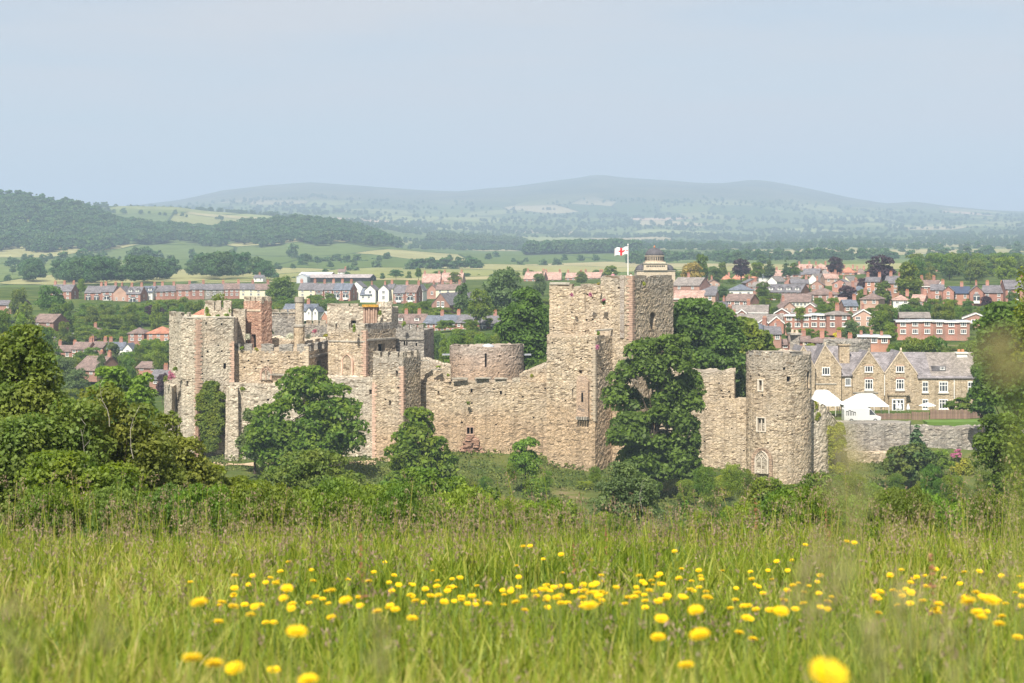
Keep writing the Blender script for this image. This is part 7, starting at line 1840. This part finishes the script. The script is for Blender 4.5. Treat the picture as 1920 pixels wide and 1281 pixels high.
# woods and far hedgerows read as masses
def scatter(name, label, P3, S, kinds, mat, seed):
    """one mass of trees: instances of shared crowns on points"""
    rng = np.random.default_rng(seed)
    me = bpy.data.meshes.new(name); me.vertices.add(len(P3)); me.vertices.foreach_set('co', np.asarray(P3, np.float32).ravel())
    a = me.attributes.new('scl', 'FLOAT_VECTOR', 'POINT'); a.data.foreach_set('vector', np.asarray(S, np.float32).ravel())
    r_ = np.zeros((len(P3), 3), np.float32); r_[:, 2] = rng.uniform(0, 6.28, len(P3))
    a = me.attributes.new('rot', 'FLOAT_VECTOR', 'POINT'); a.data.foreach_set('vector', r_.ravel())
    o = link(name, me); tag(o, label, kind='stuff')
    cl = bpy.data.collections.new(name + '_kinds')
    for kd in kinds:
        m2 = PROTO[kd][0].copy(); m2.materials.clear(); m2.materials.append(mat)
        cl.objects.link(bpy.data.objects.new('crown', m2))
    ng = bpy.data.node_groups.new(name, 'GeometryNodeTree')
    ng.interface.new_socket('Geometry', in_out='INPUT', socket_type='NodeSocketGeometry'); ng.interface.new_socket('Geometry', in_out='OUTPUT', socket_type='NodeSocketGeometry')
    N, L = ng.nodes, ng.links
    gi, go = N.new('NodeGroupInput'), N.new('NodeGroupOutput')
    ip = N.new('GeometryNodeInstanceOnPoints'); ci = N.new('GeometryNodeCollectionInfo')
    ci.inputs['Collection'].default_value = cl; ci.inputs['Separate Children'].default_value = True; ci.inputs['Reset Children'].default_value = True
    ip.inputs['Pick Instance'].default_value = True
    def attr(n_):
        x = N.new('GeometryNodeInputNamedAttribute'); x.data_type = 'FLOAT_VECTOR'; x.inputs['Name'].default_value = n_; return x.outputs[0]
    L.new(gi.outputs[0], ip.inputs['Points']); L.new(ci.outputs[0], ip.inputs['Instance'])
    e2r = N.new('FunctionNodeEulerToRotation'); L.new(attr('rot'), e2r.inputs[0]); L.new(e2r.outputs[0], ip.inputs['Rotation'])
    L.new(attr('scl'), ip.inputs['Scale']); L.new(ip.outputs[0], go.inputs[0])
    o.modifiers.new('scatter', 'NODES').node_group = ng
    return o
def wood(name, label, n, x0, x1, Y0, Y1, inside, h, kinds, mat, seed):
    rng = np.random.default_rng(seed)
    Yb = rng.uniform(Y0, Y1, n * 4); px = rng.uniform(x0, x1, n * 4)
    ok = np.array([inside(a, b) for a, b in zip(px, Yb)]); px, Yb = px[ok][:n], Yb[ok][:n]
    X = (px - 960) / F * Yb; Z = hgt(X, Yb)
    s = rng.uniform(h[0], h[1], len(X)); w = s * rng.uniform(0.9, 1.25, len(X))
    scatter(name, label, np.stack([X, Yb, Z - 0.06 * s], 1), np.stack([w, w, s], 1), kinds, mat, seed)
def hill_in(px, Yb):
    top = np.interp(Yb, [2150, 2300, 2600, 2800], [0, 1, 1, 1])
    lo = np.interp(px, [-700, 0, 180, 260, 330, 400, 470, 560, 700, 750], [2080, 2080, 2130, 2330, 2380, 2330, 2290, 2280, 2290, 2400])
    return Yb > lo + 40 * math.sin(px * 0.06) and (Yb < 2760) and px < 748 - max(0, (Yb - 2650)) * 0.1
wood('hillside_wood', 'dark mixed wood covering the western hill', 5200, -700, 750, 2060, 2760, hill_in, (9, 17), [('far', 0), ('far', 1), ('far', 2), ('far', 0), ('farpine', 0)], M['leaf_far'], 501)
wood('conifer_plantation', 'distant conifer plantation below the moorland ridge', 1300, 795, 1000, 3100, 3500, lambda a, b: a > 800 + (b - 3100) * 0.03 and a < 990 - (b - 3100) * 0.05, (14, 20), [('farpine', 0), ('farpine', 1), ('far', 0)], M['leaf_pine'], 502)
wood('shelter_wood', 'strip of tall trees beyond the pale fields behind the flag', 330, 985, 1200, 2300, 2440, lambda a, b: True, (12, 19), [('far', 1), ('farpine', 1), ('far', 2)], M['leaf_far'], 503)
def hedge_in(px, Yb):
    x = (px - 960) / F * Yb
    return vnoise(x / 240, Yb / 300) > 0.18 or abs(vnoise(x / 330 + 9, Yb / 420 + 5)) < 0.07 or abs(vnoise(x / 300 - 17, Yb / 700 + 3)) < 0.06
wood('far_hedgerows', 'hedgerow trees and copses across the far plain', 5600, -500, 2500, 2800, 5600, lambda a, b: hedge_in(a, b) and not (a < 760 and b < 3650 and not (170 < a < 420 and b > 3400)), (6, 12), [('far', 0), ('far', 1), ('far', 2)], M['leaf_far'], 504)
wood('moor_edge_trees', 'scattered trees climbing the lower moor slopes', 1800, -300, 2300, 5600, 7600, hedge_in, (8, 15), [('far', 0), ('far', 2)], M['leaf_far'], 505)
wood('tree_belt', 'long belt of trees across the fields above the terrace', 120, 50, 505, 1010, 1330, lambda a, b: abs(b - 1150 - 90 * math.sin(a * 0.021)) < 60 + 60 * math.sin(a * 0.05), (9, 18), [('round', 0), ('round', 1), ('round', 2), ('tall', 0)], M['leaf_far'], 508)
wood('skyline_woodland', 'belt of woodland closing the eastern skyline', 70, 1700, 2150, 760, 1050, lambda a, b: True, (7, 11), [('round', 0), ('round', 1), ('round', 3)], M['leaf_mid'], 509)
wood('terrace_slope_wood', 'wooded slope falling away below the long terrace', 150, 120, 625, 590, 680, lambda a, b: True, (3, 5.5), [('round', 0), ('round', 1), ('bush', 0), ('tall', 1)], M['leaf_mid'], 510)
wood('valley_scrub', 'scrub and garden growth in the western valley', 120, -60, 325, 420, 640, lambda a, b: True, (2.5, 4.5), [('round', 2), ('bush', 1), ('bush', 2)], M['leaf_mid'], 511)
wood('chapel_hedge_wood', 'hedges and garden growth behind the chapel', 120, 640, 1030, 380, 620, lambda a, b: True, (2.5, 5), [('round', 3), ('bush', 0), ('bush', 1)], M['leaf_mid'], 512)
wood('east_garden_scrub', 'hedges and garden growth between the eastern houses', 220, 1265, 1930, 400, 640, lambda a, b: True, (1.5, 3.0), [('bush', 0), ('bush', 1), ('bush', 2)], M['leaf_mid'], 513)
wood('near_hedgerows', 'hedges and small copses on the nearer eastern fields', 420, 1180, 2100, 1300, 2800, hedge_in, (6, 13), [('far', 0), ('far', 1), ('far', 2)], M['leaf_far'], 506)
wood('west_hedgerows', 'hedges crossing the pastures below the wooded hill', 260, -200, 1180, 1150, 2100, lambda a, b: abs(vnoise((a - 960) / F * b / 200 + 4, b / 330)) < 0.05, (3, 9), [('far', 0), ('far', 1)], M['leaf_far'], 507)

# mast and summit rocks on the far ridge
o = empty('radio_mast', at(549, 343, 9250), 0, 'thin radio mast on the far western ridge', 'mast')
MB().tube((0, 0, -10), (0, 0, 34), 1.0, 0.6, 6).build('pole', M['metal_pale'], o)
# ------------------------------------------------------------------ rough growth on the castle bank
rng = np.random.default_rng(600)
n = 60000
Yb = rng.uniform(225, 302, n); px = rng.uniform(330, 1960, n)
keep = vnoise((px - 960) / F * Yb / 5.0, Yb / 5.0) + 0.4 * vnoise((px - 960) / F * Yb / 1.5, Yb / 1.5) > -0.35
px, Yb = px[keep], Yb[keep]; X = (px - 960) / F * Yb; Z = hgt(X, Yb)
hh = rng.uniform(0.15, 0.75, len(X)) * (0.6 + 0.6 * (vnoise(X / 3.0 + 40, Yb / 3.0) + 0.5))
nn = rng.normal(size=(len(X), 3)); nn[:, 2] += 0.8; nn /= np.linalg.norm(nn, axis=1)[:, None]
t = np.cross(nn, rng.normal(size=nn.shape)); t /= np.linalg.norm(t, axis=1)[:, None]; bt = np.cross(nn, t)
P0 = np.stack([X, Yb, Z + np.maximum(hh, 0.05)], 1); s_ = rng.uniform(0.12, 0.28, len(X))[:, None]
V = np.stack([P0 - t * s_, P0 - bt * s_ * 0.6, P0 + t * s_, P0 + bt * s_ * 0.6], 1).reshape(-1, 3)
foliage('bank_weeds', (0.065, 0.10, 0.022), (0.17, 0.19, 0.035), 0.3)
o = link('undergrowth', mesh_np('undergrowth', V, np.arange(len(V)).reshape(-1, 4), M['bank_weeds'])); tag(o, 'rough weeds and nettles covering the castle bank', kind='stuff')
# ------------------------------------------------------------------ meadow in front
def blades(rng, X, Yb, H, Wd, lean, curl=0.35):
    """curved tapering blades, three faces each"""
    n = len(X); Z = hgt(X, Yb)
    az = rng.uniform(0, 2 * math.pi, n); dx, dy = np.cos(az) * lean, np.sin(az) * lean
    fa = rng.uniform(0, math.pi, n); sx, sy = np.cos(fa), np.sin(fa) * 0.6
    rows = []
    for t, w in ((0.0, 0.8), (0.4, 1.0), (0.75, 0.7), (1.0, 0.08)):
        b = t * t * curl + t * 0.25
        cx, cy, cz = X + dx * H * b * 2, Yb + dy * H * b * 2, Z + H * (t - 0.25 * lean * t * t)
        rows.append(np.stack([cx - sx * Wd * w, cy - sy * Wd * w, cz], 1)); rows.append(np.stack([cx + sx * Wd * w, cy + sy * Wd * w, cz], 1))
    V = np.stack(rows, 1).reshape(-1, 3)
    b = np.arange(n)[:, None, None] * 8
    Q = (b + np.array([[0, 1, 3, 2], [2, 3, 5, 4], [4, 5, 7, 6]])[None]).reshape(-1, 4)
    return V, Q
def area_points(rng, n, Y0, Y1, margin=0.34):
    Yb = np.sqrt(rng.uniform(Y0 ** 2, Y1 ** 2, n)); X = rng.uniform(-margin, margin, n) * (Yb + 0.6)
    return X, Yb
def grass_mat(name, stops, trans=0.35):
    m, n, l, b = newmat(name)
    geo = nd(n, 'NewGeometry')
    no = nd(n, 'TexNoise', Scale=0.55, Detail=4.0); l.new(geo.outputs['Position'], no.inputs['Vector'])
    ad = nd(n, 'Math'); ad.operation = 'MULTIPLY_ADD'; ad.inputs[1].default_value = 0.5; l.new(geo.outputs['Random Per Island'], ad.inputs[0])
    sc = nd(n, 'Math'); sc.operation = 'MULTIPLY'; sc.inputs[1].default_value = 1.15; l.new(no.outputs['Fac'], sc.inputs[0]); ad.use_clamp = True; of = nd(n, 'Math'); of.operation = 'SUBTRACT'; of.inputs[1].default_value = 0.3; l.new(sc.outputs[0], of.inputs[0]); sc = of; l.new(sc.outputs[0], ad.inputs[2])
    c = ramp(n, l, ad.outputs[0], stops)
    l.new(c, b.inputs['Base Color']); b.inputs['Roughness'].default_value = 0.5; b.inputs['Specular IOR Level'].default_value = 0.25
    tr = nd(n, 'BsdfTranslucent'); l.new(c, tr.inputs['Color'])
    mx = nd(n, 'MixShader'); mx.inputs[0].default_value = trans; l.new(b.outputs[0], mx.inputs[1]); l.new(tr.outputs[0], mx.inputs[2]); l.new(mx.outputs[0], n['Material Output'].inputs['Surface'])
    MATS[name] = m
    return m
grass_mat('grass_blade', [(0.12, (0.045, 0.085, 0.008)), (0.32, (0.11, 0.175, 0.012)), (0.5, (0.21, 0.27, 0.02)), (0.68, (0.31, 0.33, 0.045)), (0.88, (0.40, 0.33, 0.12))])
grass_mat('grass_seed', [(0.1, (0.20, 0.13, 0.09)), (0.5, (0.30, 0.21, 0.15)), (0.9, (0.38, 0.30, 0.18))], 0.25)
rng = np.random.default_rng(700)
parts = []
for n, Y0, Y1, h0, h1, w in ((4500, 1.3, 4.0, 0.22, 0.54, 0.0030), (34000, 3.0, 11.0, 0.12, 0.32, 0.0042), (56000, 11.0, 22.0, 0.16, 0.38, 0.0065), (34000, 22.0, 36.0, 0.2, 0.5, 0.010)):
    X, Yb = area_points(rng, n, Y0, Y1, 0.34 if Y0 < 10 else 0.46)
    H = rng.uniform(h0, h1, n) * (1 + 0.25 * vnoise(X / 0.9, Yb / 0.9) + (0.35 * vnoise(X / 2.2 + 8, Yb / 3.0) if Y0 > 10 else 0))
    # shorter right in front of the lens
    H = np.where(Yb < 2.4, np.minimum(H, 0.34 + 0.07 * Yb), H)
    parts.append(blades(rng, X, Yb, H, np.full(n, w) * rng.uniform(0.7, 1.3, n), rng.uniform(0.05, 0.6, n)))
off = 0; VV, QQ = [], []
for V, Q in parts: VV.append(V); QQ.append(Q + off); off += len(V)
o = link('meadow_grass', mesh_np('meadow_grass', np.concatenate(VV), np.concatenate(QQ), M['grass_blade'], smooth=True)); tag(o, 'long yellow-green meadow grass in front of the castle', kind='stuff')
# flowering grass stalks with brown panicles
def panicles(rng, X, Yb, H, r, hl):
    n = len(X); Z = hgt(X, Yb)
    az = rng.uniform(0, 6.283, n); ln = rng.uniform(0.03, 0.22, n)
    tx, ty, tz = X + np.cos(az) * ln * H, Yb + np.sin(az) * ln * H, Z + H
    fa = rng.uniform(0, 3.14, n); sx, sy = np.cos(fa), np.sin(fa)
    st = []
    for (x, y, z, w) in ((X, Yb, Z, r), (X + (tx - X) * 0.4, Yb + (ty - Yb) * 0.4, Z + H * 0.55, r), (tx, ty, tz, r * 0.6)):
        st.append(np.stack([x - sx * w, y - sy * w, z], 1)); st.append(np.stack([x + sx * w, y + sy * w, z], 1))
    V = np.stack(st, 1).reshape(-1, 3); b = np.arange(n)[:, None, None] * 6
    Q = (b + np.array([[0, 1, 3, 2], [2, 3, 5, 4]])[None]).reshape(-1, 4)
    k = 16
    t = np.repeat(rng.uniform(0, 1, (n, k))[..., None], 1, 2)[..., 0]
    hh = hl[:, None]
    cx = tx[:, None] - np.cos(az)[:, None] * 0.1 * hh * t; cy = ty[:, None] - np.sin(az)[:, None] * 0.1 * hh * t; cz = tz[:, None] - hh * t
    sp = hh * 0.22 * np.sin(np.pi * np.clip(t * 0.85 + 0.1, 0, 1))
    cx = cx + rng.normal(0, 1, (n, k)) * sp; cy = cy + rng.normal(0, 1, (n, k)) * sp
    p = np.stack([cx, cy, cz], -1).reshape(-1, 3); m = len(p)
    s_ = np.repeat(hl * 0.12, k)[:, None] * rng.uniform(0.6, 1.4, (m, 1))
    d = rng.normal(size=(m, 3)) * 0.6; d[:, 2] += 1; d /= np.linalg.norm(d, axis=1)[:, None]
    e = np.cross(d, rng.normal(size=(m, 3))); e /= np.linalg.norm(e, axis=1)[:, None]
    V2 = np.stack([p - d * s_, p - e * s_ * 0.32, p + d * s_, p + e * s_ * 0.32], 1).reshape(-1, 3)
    return V, Q, V2, np.arange(len(V2)).reshape(-1, 4)
A, B_, C_, D_ = [], [], [], []; oa = oc = 0
for n, Y0, Y1, h0, h1, r, l0, l1 in ((70, 1.6, 4.0, 0.30, 0.55, 0.0012, 0.05, 0.09), (420, 4.0, 11.0, 0.34, 0.56, 0.0016, 0.05, 0.09), (1900, 11.0, 22.0, 0.36, 0.74, 0.003, 0.06, 0.12), (2200, 19.0, 32.0, 0.45, 1.0, 0.004, 0.08, 0.15)):
    X, Yb = area_points(rng, n, Y0, Y1)
    V, Q, V2, Q2 = panicles(rng, X, Yb, rng.uniform(h0, h1, n) * np.clip(0.85 + 0.55 * vnoise(X / 1.3 + 3, Yb / 2.5), 0.4, 1.5), r, rng.uniform(l0, l1, n))
    A.append(V); B_.append(Q + oa); oa += len(V); C_.append(V2); D_.append(Q2 + oc); oc += len(V2)
o = link('seed_grass', mesh_np('seed_grass', np.concatenate(A), np.concatenate(B_), M['grass_blade'])); tag(o, 'stalks of flowering grass standing over the meadow', kind='stuff')
o = link('grass_panicles', mesh_np('grass_panicles', np.concatenate(C_), np.concatenate(D_), M['grass_seed'])); tag(o, 'pinkish brown seed heads floating over the meadow grass', kind='stuff')

# ------------------------------------------------------------------ yellow flowers
petal = plain('petal_yellow', (0.84, 0.56, 0.008), 0.7, 0.10, 30.0, 0.2)
eye = plain('petal_deep', (0.76, 0.46, 0.008), 0.8, 0.1, 30.0, 0.2)
stemm = plain('flower_stem', (0.16, 0.20, 0.05), 0.7, 0.2, 5.0, 0.2)
def flower_mesh(seed):
    rnd = random.Random(seed); mb = MB()
    for ringi, (nr, rl, tilt) in enumerate(((17, 0.5, 0.10), (15, 0.42, 0.34), (11, 0.30, 0.62))):
        for i in range(nr):
            a = 2 * math.pi * (i + rnd.uniform(-0.2, 0.2)) / nr + ringi * 0.2; L = rl * rnd.uniform(0.88, 1.08); t = tilt + rnd.uniform(-0.08, 0.08)
            ca, sa = math.cos(a), math.sin(a); w = 0.10 * (1 if ringi < 2 else 0.8)
            def q(r, s, z): return (ca * r - sa * s, sa * r + ca * s, z)
            z0 = 0.02 + ringi * 0.03
            mb.poly([q(0.04, -w * 0.5, z0), q(L * 0.9, -w, z0 + L * t), q(L, -w * 0.4, z0 + L * t), q(L, w * 0.4, z0 + L * t), q(L * 0.9, w, z0 + L * t), q(0.04, w * 0.5, z0)])
    return mb.mesh('flower_head', petal)
FH = [flower_mesh(i) for i in range(3)]
FE = MB().lathe([(0.02, -0.16), (0.10, -0.10), (0.13, 0.0), (0.04, 0.05)], n=8).mesh('calyx', stemm)
FC = MB().lathe([(0.13, 0.07), (0.12, 0.16), (0.05, 0.2)], n=8).mesh('flower_centre', eye)
STEM = MB().tube((0, 0, 0), (0.02, 0.01, 0.5), 1.0, 0.9, 5).mesh('stem', stemm)
FCOUNT = 0
def flower(px, py, dpx, label, group, size=None):
    """a flower whose head shows dpx wide: distance follows from its size"""
    global FCOUNT
    rnd = random.Random(FCOUNT * 7 + 3)
    D = size or rnd.uniform(0.029, 0.035)
    Yb = D * F / dpx
    X = wx(px, Yb); z = wz(py, Yb); g = hz(X, Yb)
    if z - g < 0.26:          # heads stand clear of the grass
        z = g + rnd.uniform(0.26, 0.36)
    o = empty('yellow_flower', (X, Yb, g), 0, label, 'flower', group); o['kind'] = 'thing'
    tx, ty = rnd.uniform(-0.5, 0.5), rnd.uniform(-0.9, 0.1)
    h = link('flower_head', FH[FCOUNT % 3], o, (0, 0, z - g), (-ty * 0.6 if ty < 0 else 0.1, tx * 0.4, 0.0), (D, D, D * 0.8))
    link('calyx', FE, h); link('flower_centre', FC, h)
    me = STEM
    s_ = link('stem', me, o, (0, 0, 0), None, (0.0016, 0.0016, (z - g - D * 0.05) / 0.5)); s_.scale = (0.0016, 0.0016, (z - g - D * 0.08) / 0.5)
    FCOUNT += 1
    return o
BIG = [(374, 1131, 36, 'large yellow flower alone at the western side, above the low pair'), (556, 1186, 44, 'large flat yellow flower in the middle of the western meadow'), (360, 1236, 44, 'first of three big yellow flowers in a row near the bottom'), (402, 1246, 42, 'middle one of three big yellow flowers in a row near the bottom'), (440, 1254, 40, 'last of three big yellow flowers in a row near the bottom'), (513, 1257, 28, 'small round yellow flower right of the bottom row of three'), (578, 1276, 42, 'yellow flower cut by the bottom edge in the western half'),
       (1551, 1264, 82, 'biggest blurred yellow flower at the bottom edge'), (1286, 1249, 34, 'orange-yellow flower low in the middle of the eastern half'), (1312, 1191, 42, 'dull yellow flower above the low orange-yellow one'), (1234, 1196, 32, 'flat yellow flower left of the dull one'), (1105, 1137, 34, 'tilted yellow flower under the densest drift'), (1305, 1145, 32, 'large yellow flower right of the densest drift'), (1464, 1147, 32, 'tall orange-yellow flower in the eastern drift'), (1240, 1161, 28, 'yellow flower midway below the densest drift'),
       (1816, 1129, 34, 'large yellow flower of the far eastern cluster, uppermost'), (1858, 1126, 34, 'large yellow flower of the far eastern cluster, outer one'), (1833, 1149, 28, 'yellow flower low in the far eastern cluster'), (1873, 1171, 27, 'round yellow flower below the far eastern cluster'), (1908, 1196, 24, 'yellow flower at the eastern edge'), (1386, 1187, 22, 'flat yellow flower right of the dull pair'), (1412, 1199, 22, 'small flat yellow flower furthest below the eastern drift'), (538, 1104, 26, 'flat yellow flower above the western group'), (648, 1126, 26, 'yellow flower between western group and drift'), (773, 1160, 24, 'yellow flower low left of the drift'), (438, 1138, 24, 'yellow flower just right of the large lone one'), (416, 1130, 20, 'yellow flower touching the large lone one')]
for a, b, d, lab in BIG: flower(a, b, d * 0.88, lab, 'yellow meadow flowers', 0.034)
rf = random.Random(31)
def drift(n, x0, x1, y0, y1, d0, d1, label, group, bias=1.0):
    for i in range(n):
        y = y0 - 6 + (y1 - y0 + 14) * (rf.random() * 0.6 + rf.random() * 0.4)
        flower(rf.uniform(x0, x1), y, 0.95 * rf.uniform(d0, d1) * (0.75 + 0.5 * (y - y0) / max(1, y1 - y0)), label, group)
drift(36, 400, 720, 1072, 1170, 12, 19, 'yellow flower of the scattered western drift', 'western flower drift')
drift(52, 720, 1010, 1078, 1150, 10, 16, 'small yellow flower of the central drift', 'central flower drift')
drift(76, 1010, 1340, 1074, 1140, 10, 17, 'yellow flower of the densest drift under the great tower', 'densest flower drift')
drift(34, 1340, 1560, 1060, 1165, 10, 16, 'yellow flower of the drift under the round tower', 'round tower flower drift')
drift(42, 1640, 1920, 1070, 1150, 10, 19, 'yellow flower of the eastern edge drift', 'eastern flower drift')
for a, b in ((541, 1054), (584, 1069), (357, 1092), (652, 1087), (994, 1024), (981, 1025), (1265, 1034), (1052, 1040), (1588, 1016), (1602, 1018), (1510, 1022), (1456, 1053), (1278, 1067), (1310, 1070), (1440, 1070), (1690, 1069), (1754, 1068), (1808, 1073)):
    flower(a, b, rf.uniform(9.5, 12.5), 'small far yellow flower scattered high in the meadow', 'far scattered flowers')
# red sorrel spikes
sor = grass_mat('sorrel_red', [(0.1, (0.34, 0.10, 0.07)), (0.6, (0.42, 0.19, 0.11)), (0.9, (0.5, 0.28, 0.16))], 0.25)
for i, (a, b, Yb, h, lab) in enumerate(((676, 1000, 6.5, 0.62, 'red sorrel spike in the western meadow'), (1745, 1030, 6.0, 0.55, 'dark red sorrel spike in the eastern meadow'), (1416, 935, 11, 1.1, 'tall rusty sorrel spike before the lime bush'), (1548, 955, 13, 1.0, 'rusty sorrel spike below the broken wall'), (1135, 985, 14, 0.9, 'rusty sorrel spike in the middle of the bank'), (1555, 985, 11, 0.8, 'short rusty sorrel spike right of the tall one'), (1075, 1015, 12, 0.8, 'small rusty sorrel spike under the great tower'))):
    X = wx(a, Yb); g = hz(X, Yb); zt = wz(b, Yb) - g
    rngs = np.random.default_rng(800 + i)
    o = empty('sorrel', (X, Yb, g), 0, lab, 'sorrel'); o['kind'] = 'thing'
    MB().tube((0, 0, 0), (0.01, 0, zt), 0.0025, 0.0015, 5).build('stem', stemm, o)
    n = 50; t = rngs.random(n); p = np.stack([0.01 * t + rngs.normal(0, 0.005, n) * (0.3 + t), rngs.normal(0, 0.008, n), zt - t * min(0.22, zt * 0.4)], 1)
    V, Q = leaf_cloud(rngs, p, np.full(n, 0.004), n * 2, 0.0055)
    link('seed_spike', mesh_np('seed_spike', V, Q, sor), o)
# grass heads close to the lens, far out of focus
ghm = grass_mat('grass_head', [(0.1, (0.30, 0.27, 0.12)), (0.6, (0.42, 0.38, 0.18)), (0.9, (0.5, 0.43, 0.22))], 0.4)
for i, (a, b0, b1, Yb, w, lab) in enumerate(((1900, 632, 715, 0.62, 0.007, 'very blurred pale grass head hanging over the manor roofs'), (1598, 800, 985, 0.75, 0.006, 'very blurred yellow-green grass head before the creeper wall'), (1560, 1000, 1120, 0.95, 0.007, 'blurred beige grass plume in the eastern meadow'), (1650, 1160, 1290, 1.0, 0.008, 'blurred grass plume near the bottom right corner'), (1700, 1100, 1230, 1.15, 0.007, 'blurred pinkish plume right of the beige one'), (1520, 1060, 1180, 1.25, 0.006, 'blurred thin plume left of the beige one'), (1790, 1150, 1280, 1.1, 0.008, 'blurred plume under the far eastern flowers'), (205, 1130, 1230, 1.3, 0.006, 'blurred pinkish plume at the western side'), (35, 1120, 1260, 1.2, 0.007, 'blurred plume at the western edge of the meadow'), (715, 1150, 1270, 1.3, 0.006, 'blurred plume low under the garderobe tower'))):
    X = wx(a, Yb); g = hz(X, Yb); zt = wz(b0, Yb) - g; zb = wz(b1, Yb) - g
    rngs = np.random.default_rng(820 + i)
    o = empty('grass_stalk', (X, Yb, g), 0, lab, 'grass'); o['kind'] = 'thing'
    MB().tube((0.02, 0, 0), (0, 0, zb), 0.0011, 0.0009, 5).tube((0, 0, zb), (-0.004, 0, zt), 0.0009, 0.0005, 5).build('stem', stemm, o)
    n = 90; t = rngs.random(n)
    sp = w * np.sin(np.pi * np.clip(t * 0.9 + 0.06, 0, 1))
    p = np.stack([rngs.normal(0, 1, n) * sp - 0.004 * t, rngs.normal(0, 1, n) * sp, zb + (zt - zb) * t], 1)
    V, Q = leaf_cloud(rngs, p, np.full(n, 0.0015), n, 0.0032, aspect=0.4)
    link('panicle', mesh_np('panicle', V, Q, ghm), o)
# ------------------------------------------------------------------ haze: closed box of even air round everything
hm = bpy.data.materials.new('haze_air'); hm.use_nodes = True
n, l = hm.node_tree.nodes, hm.node_tree.links
n.remove(n['Principled BSDF'])
pv = n.new('ShaderNodeVolumePrincipled')
pv.inputs['Color'].default_value = (0.60, 0.775, 1.0, 1)
pv.inputs['Density'].default_value = HAZE
pv.inputs['Anisotropy'].default_value = 0.0
l.new(pv.outputs[0], n['Material Output'].inputs['Volume'])
o = MB().box(-9000, 9000, -400, 13000, -75, 480).build('haze', hm)
o['kind'] = 'stuff'; o['label'] = 'pale blue summer haze over the valley'
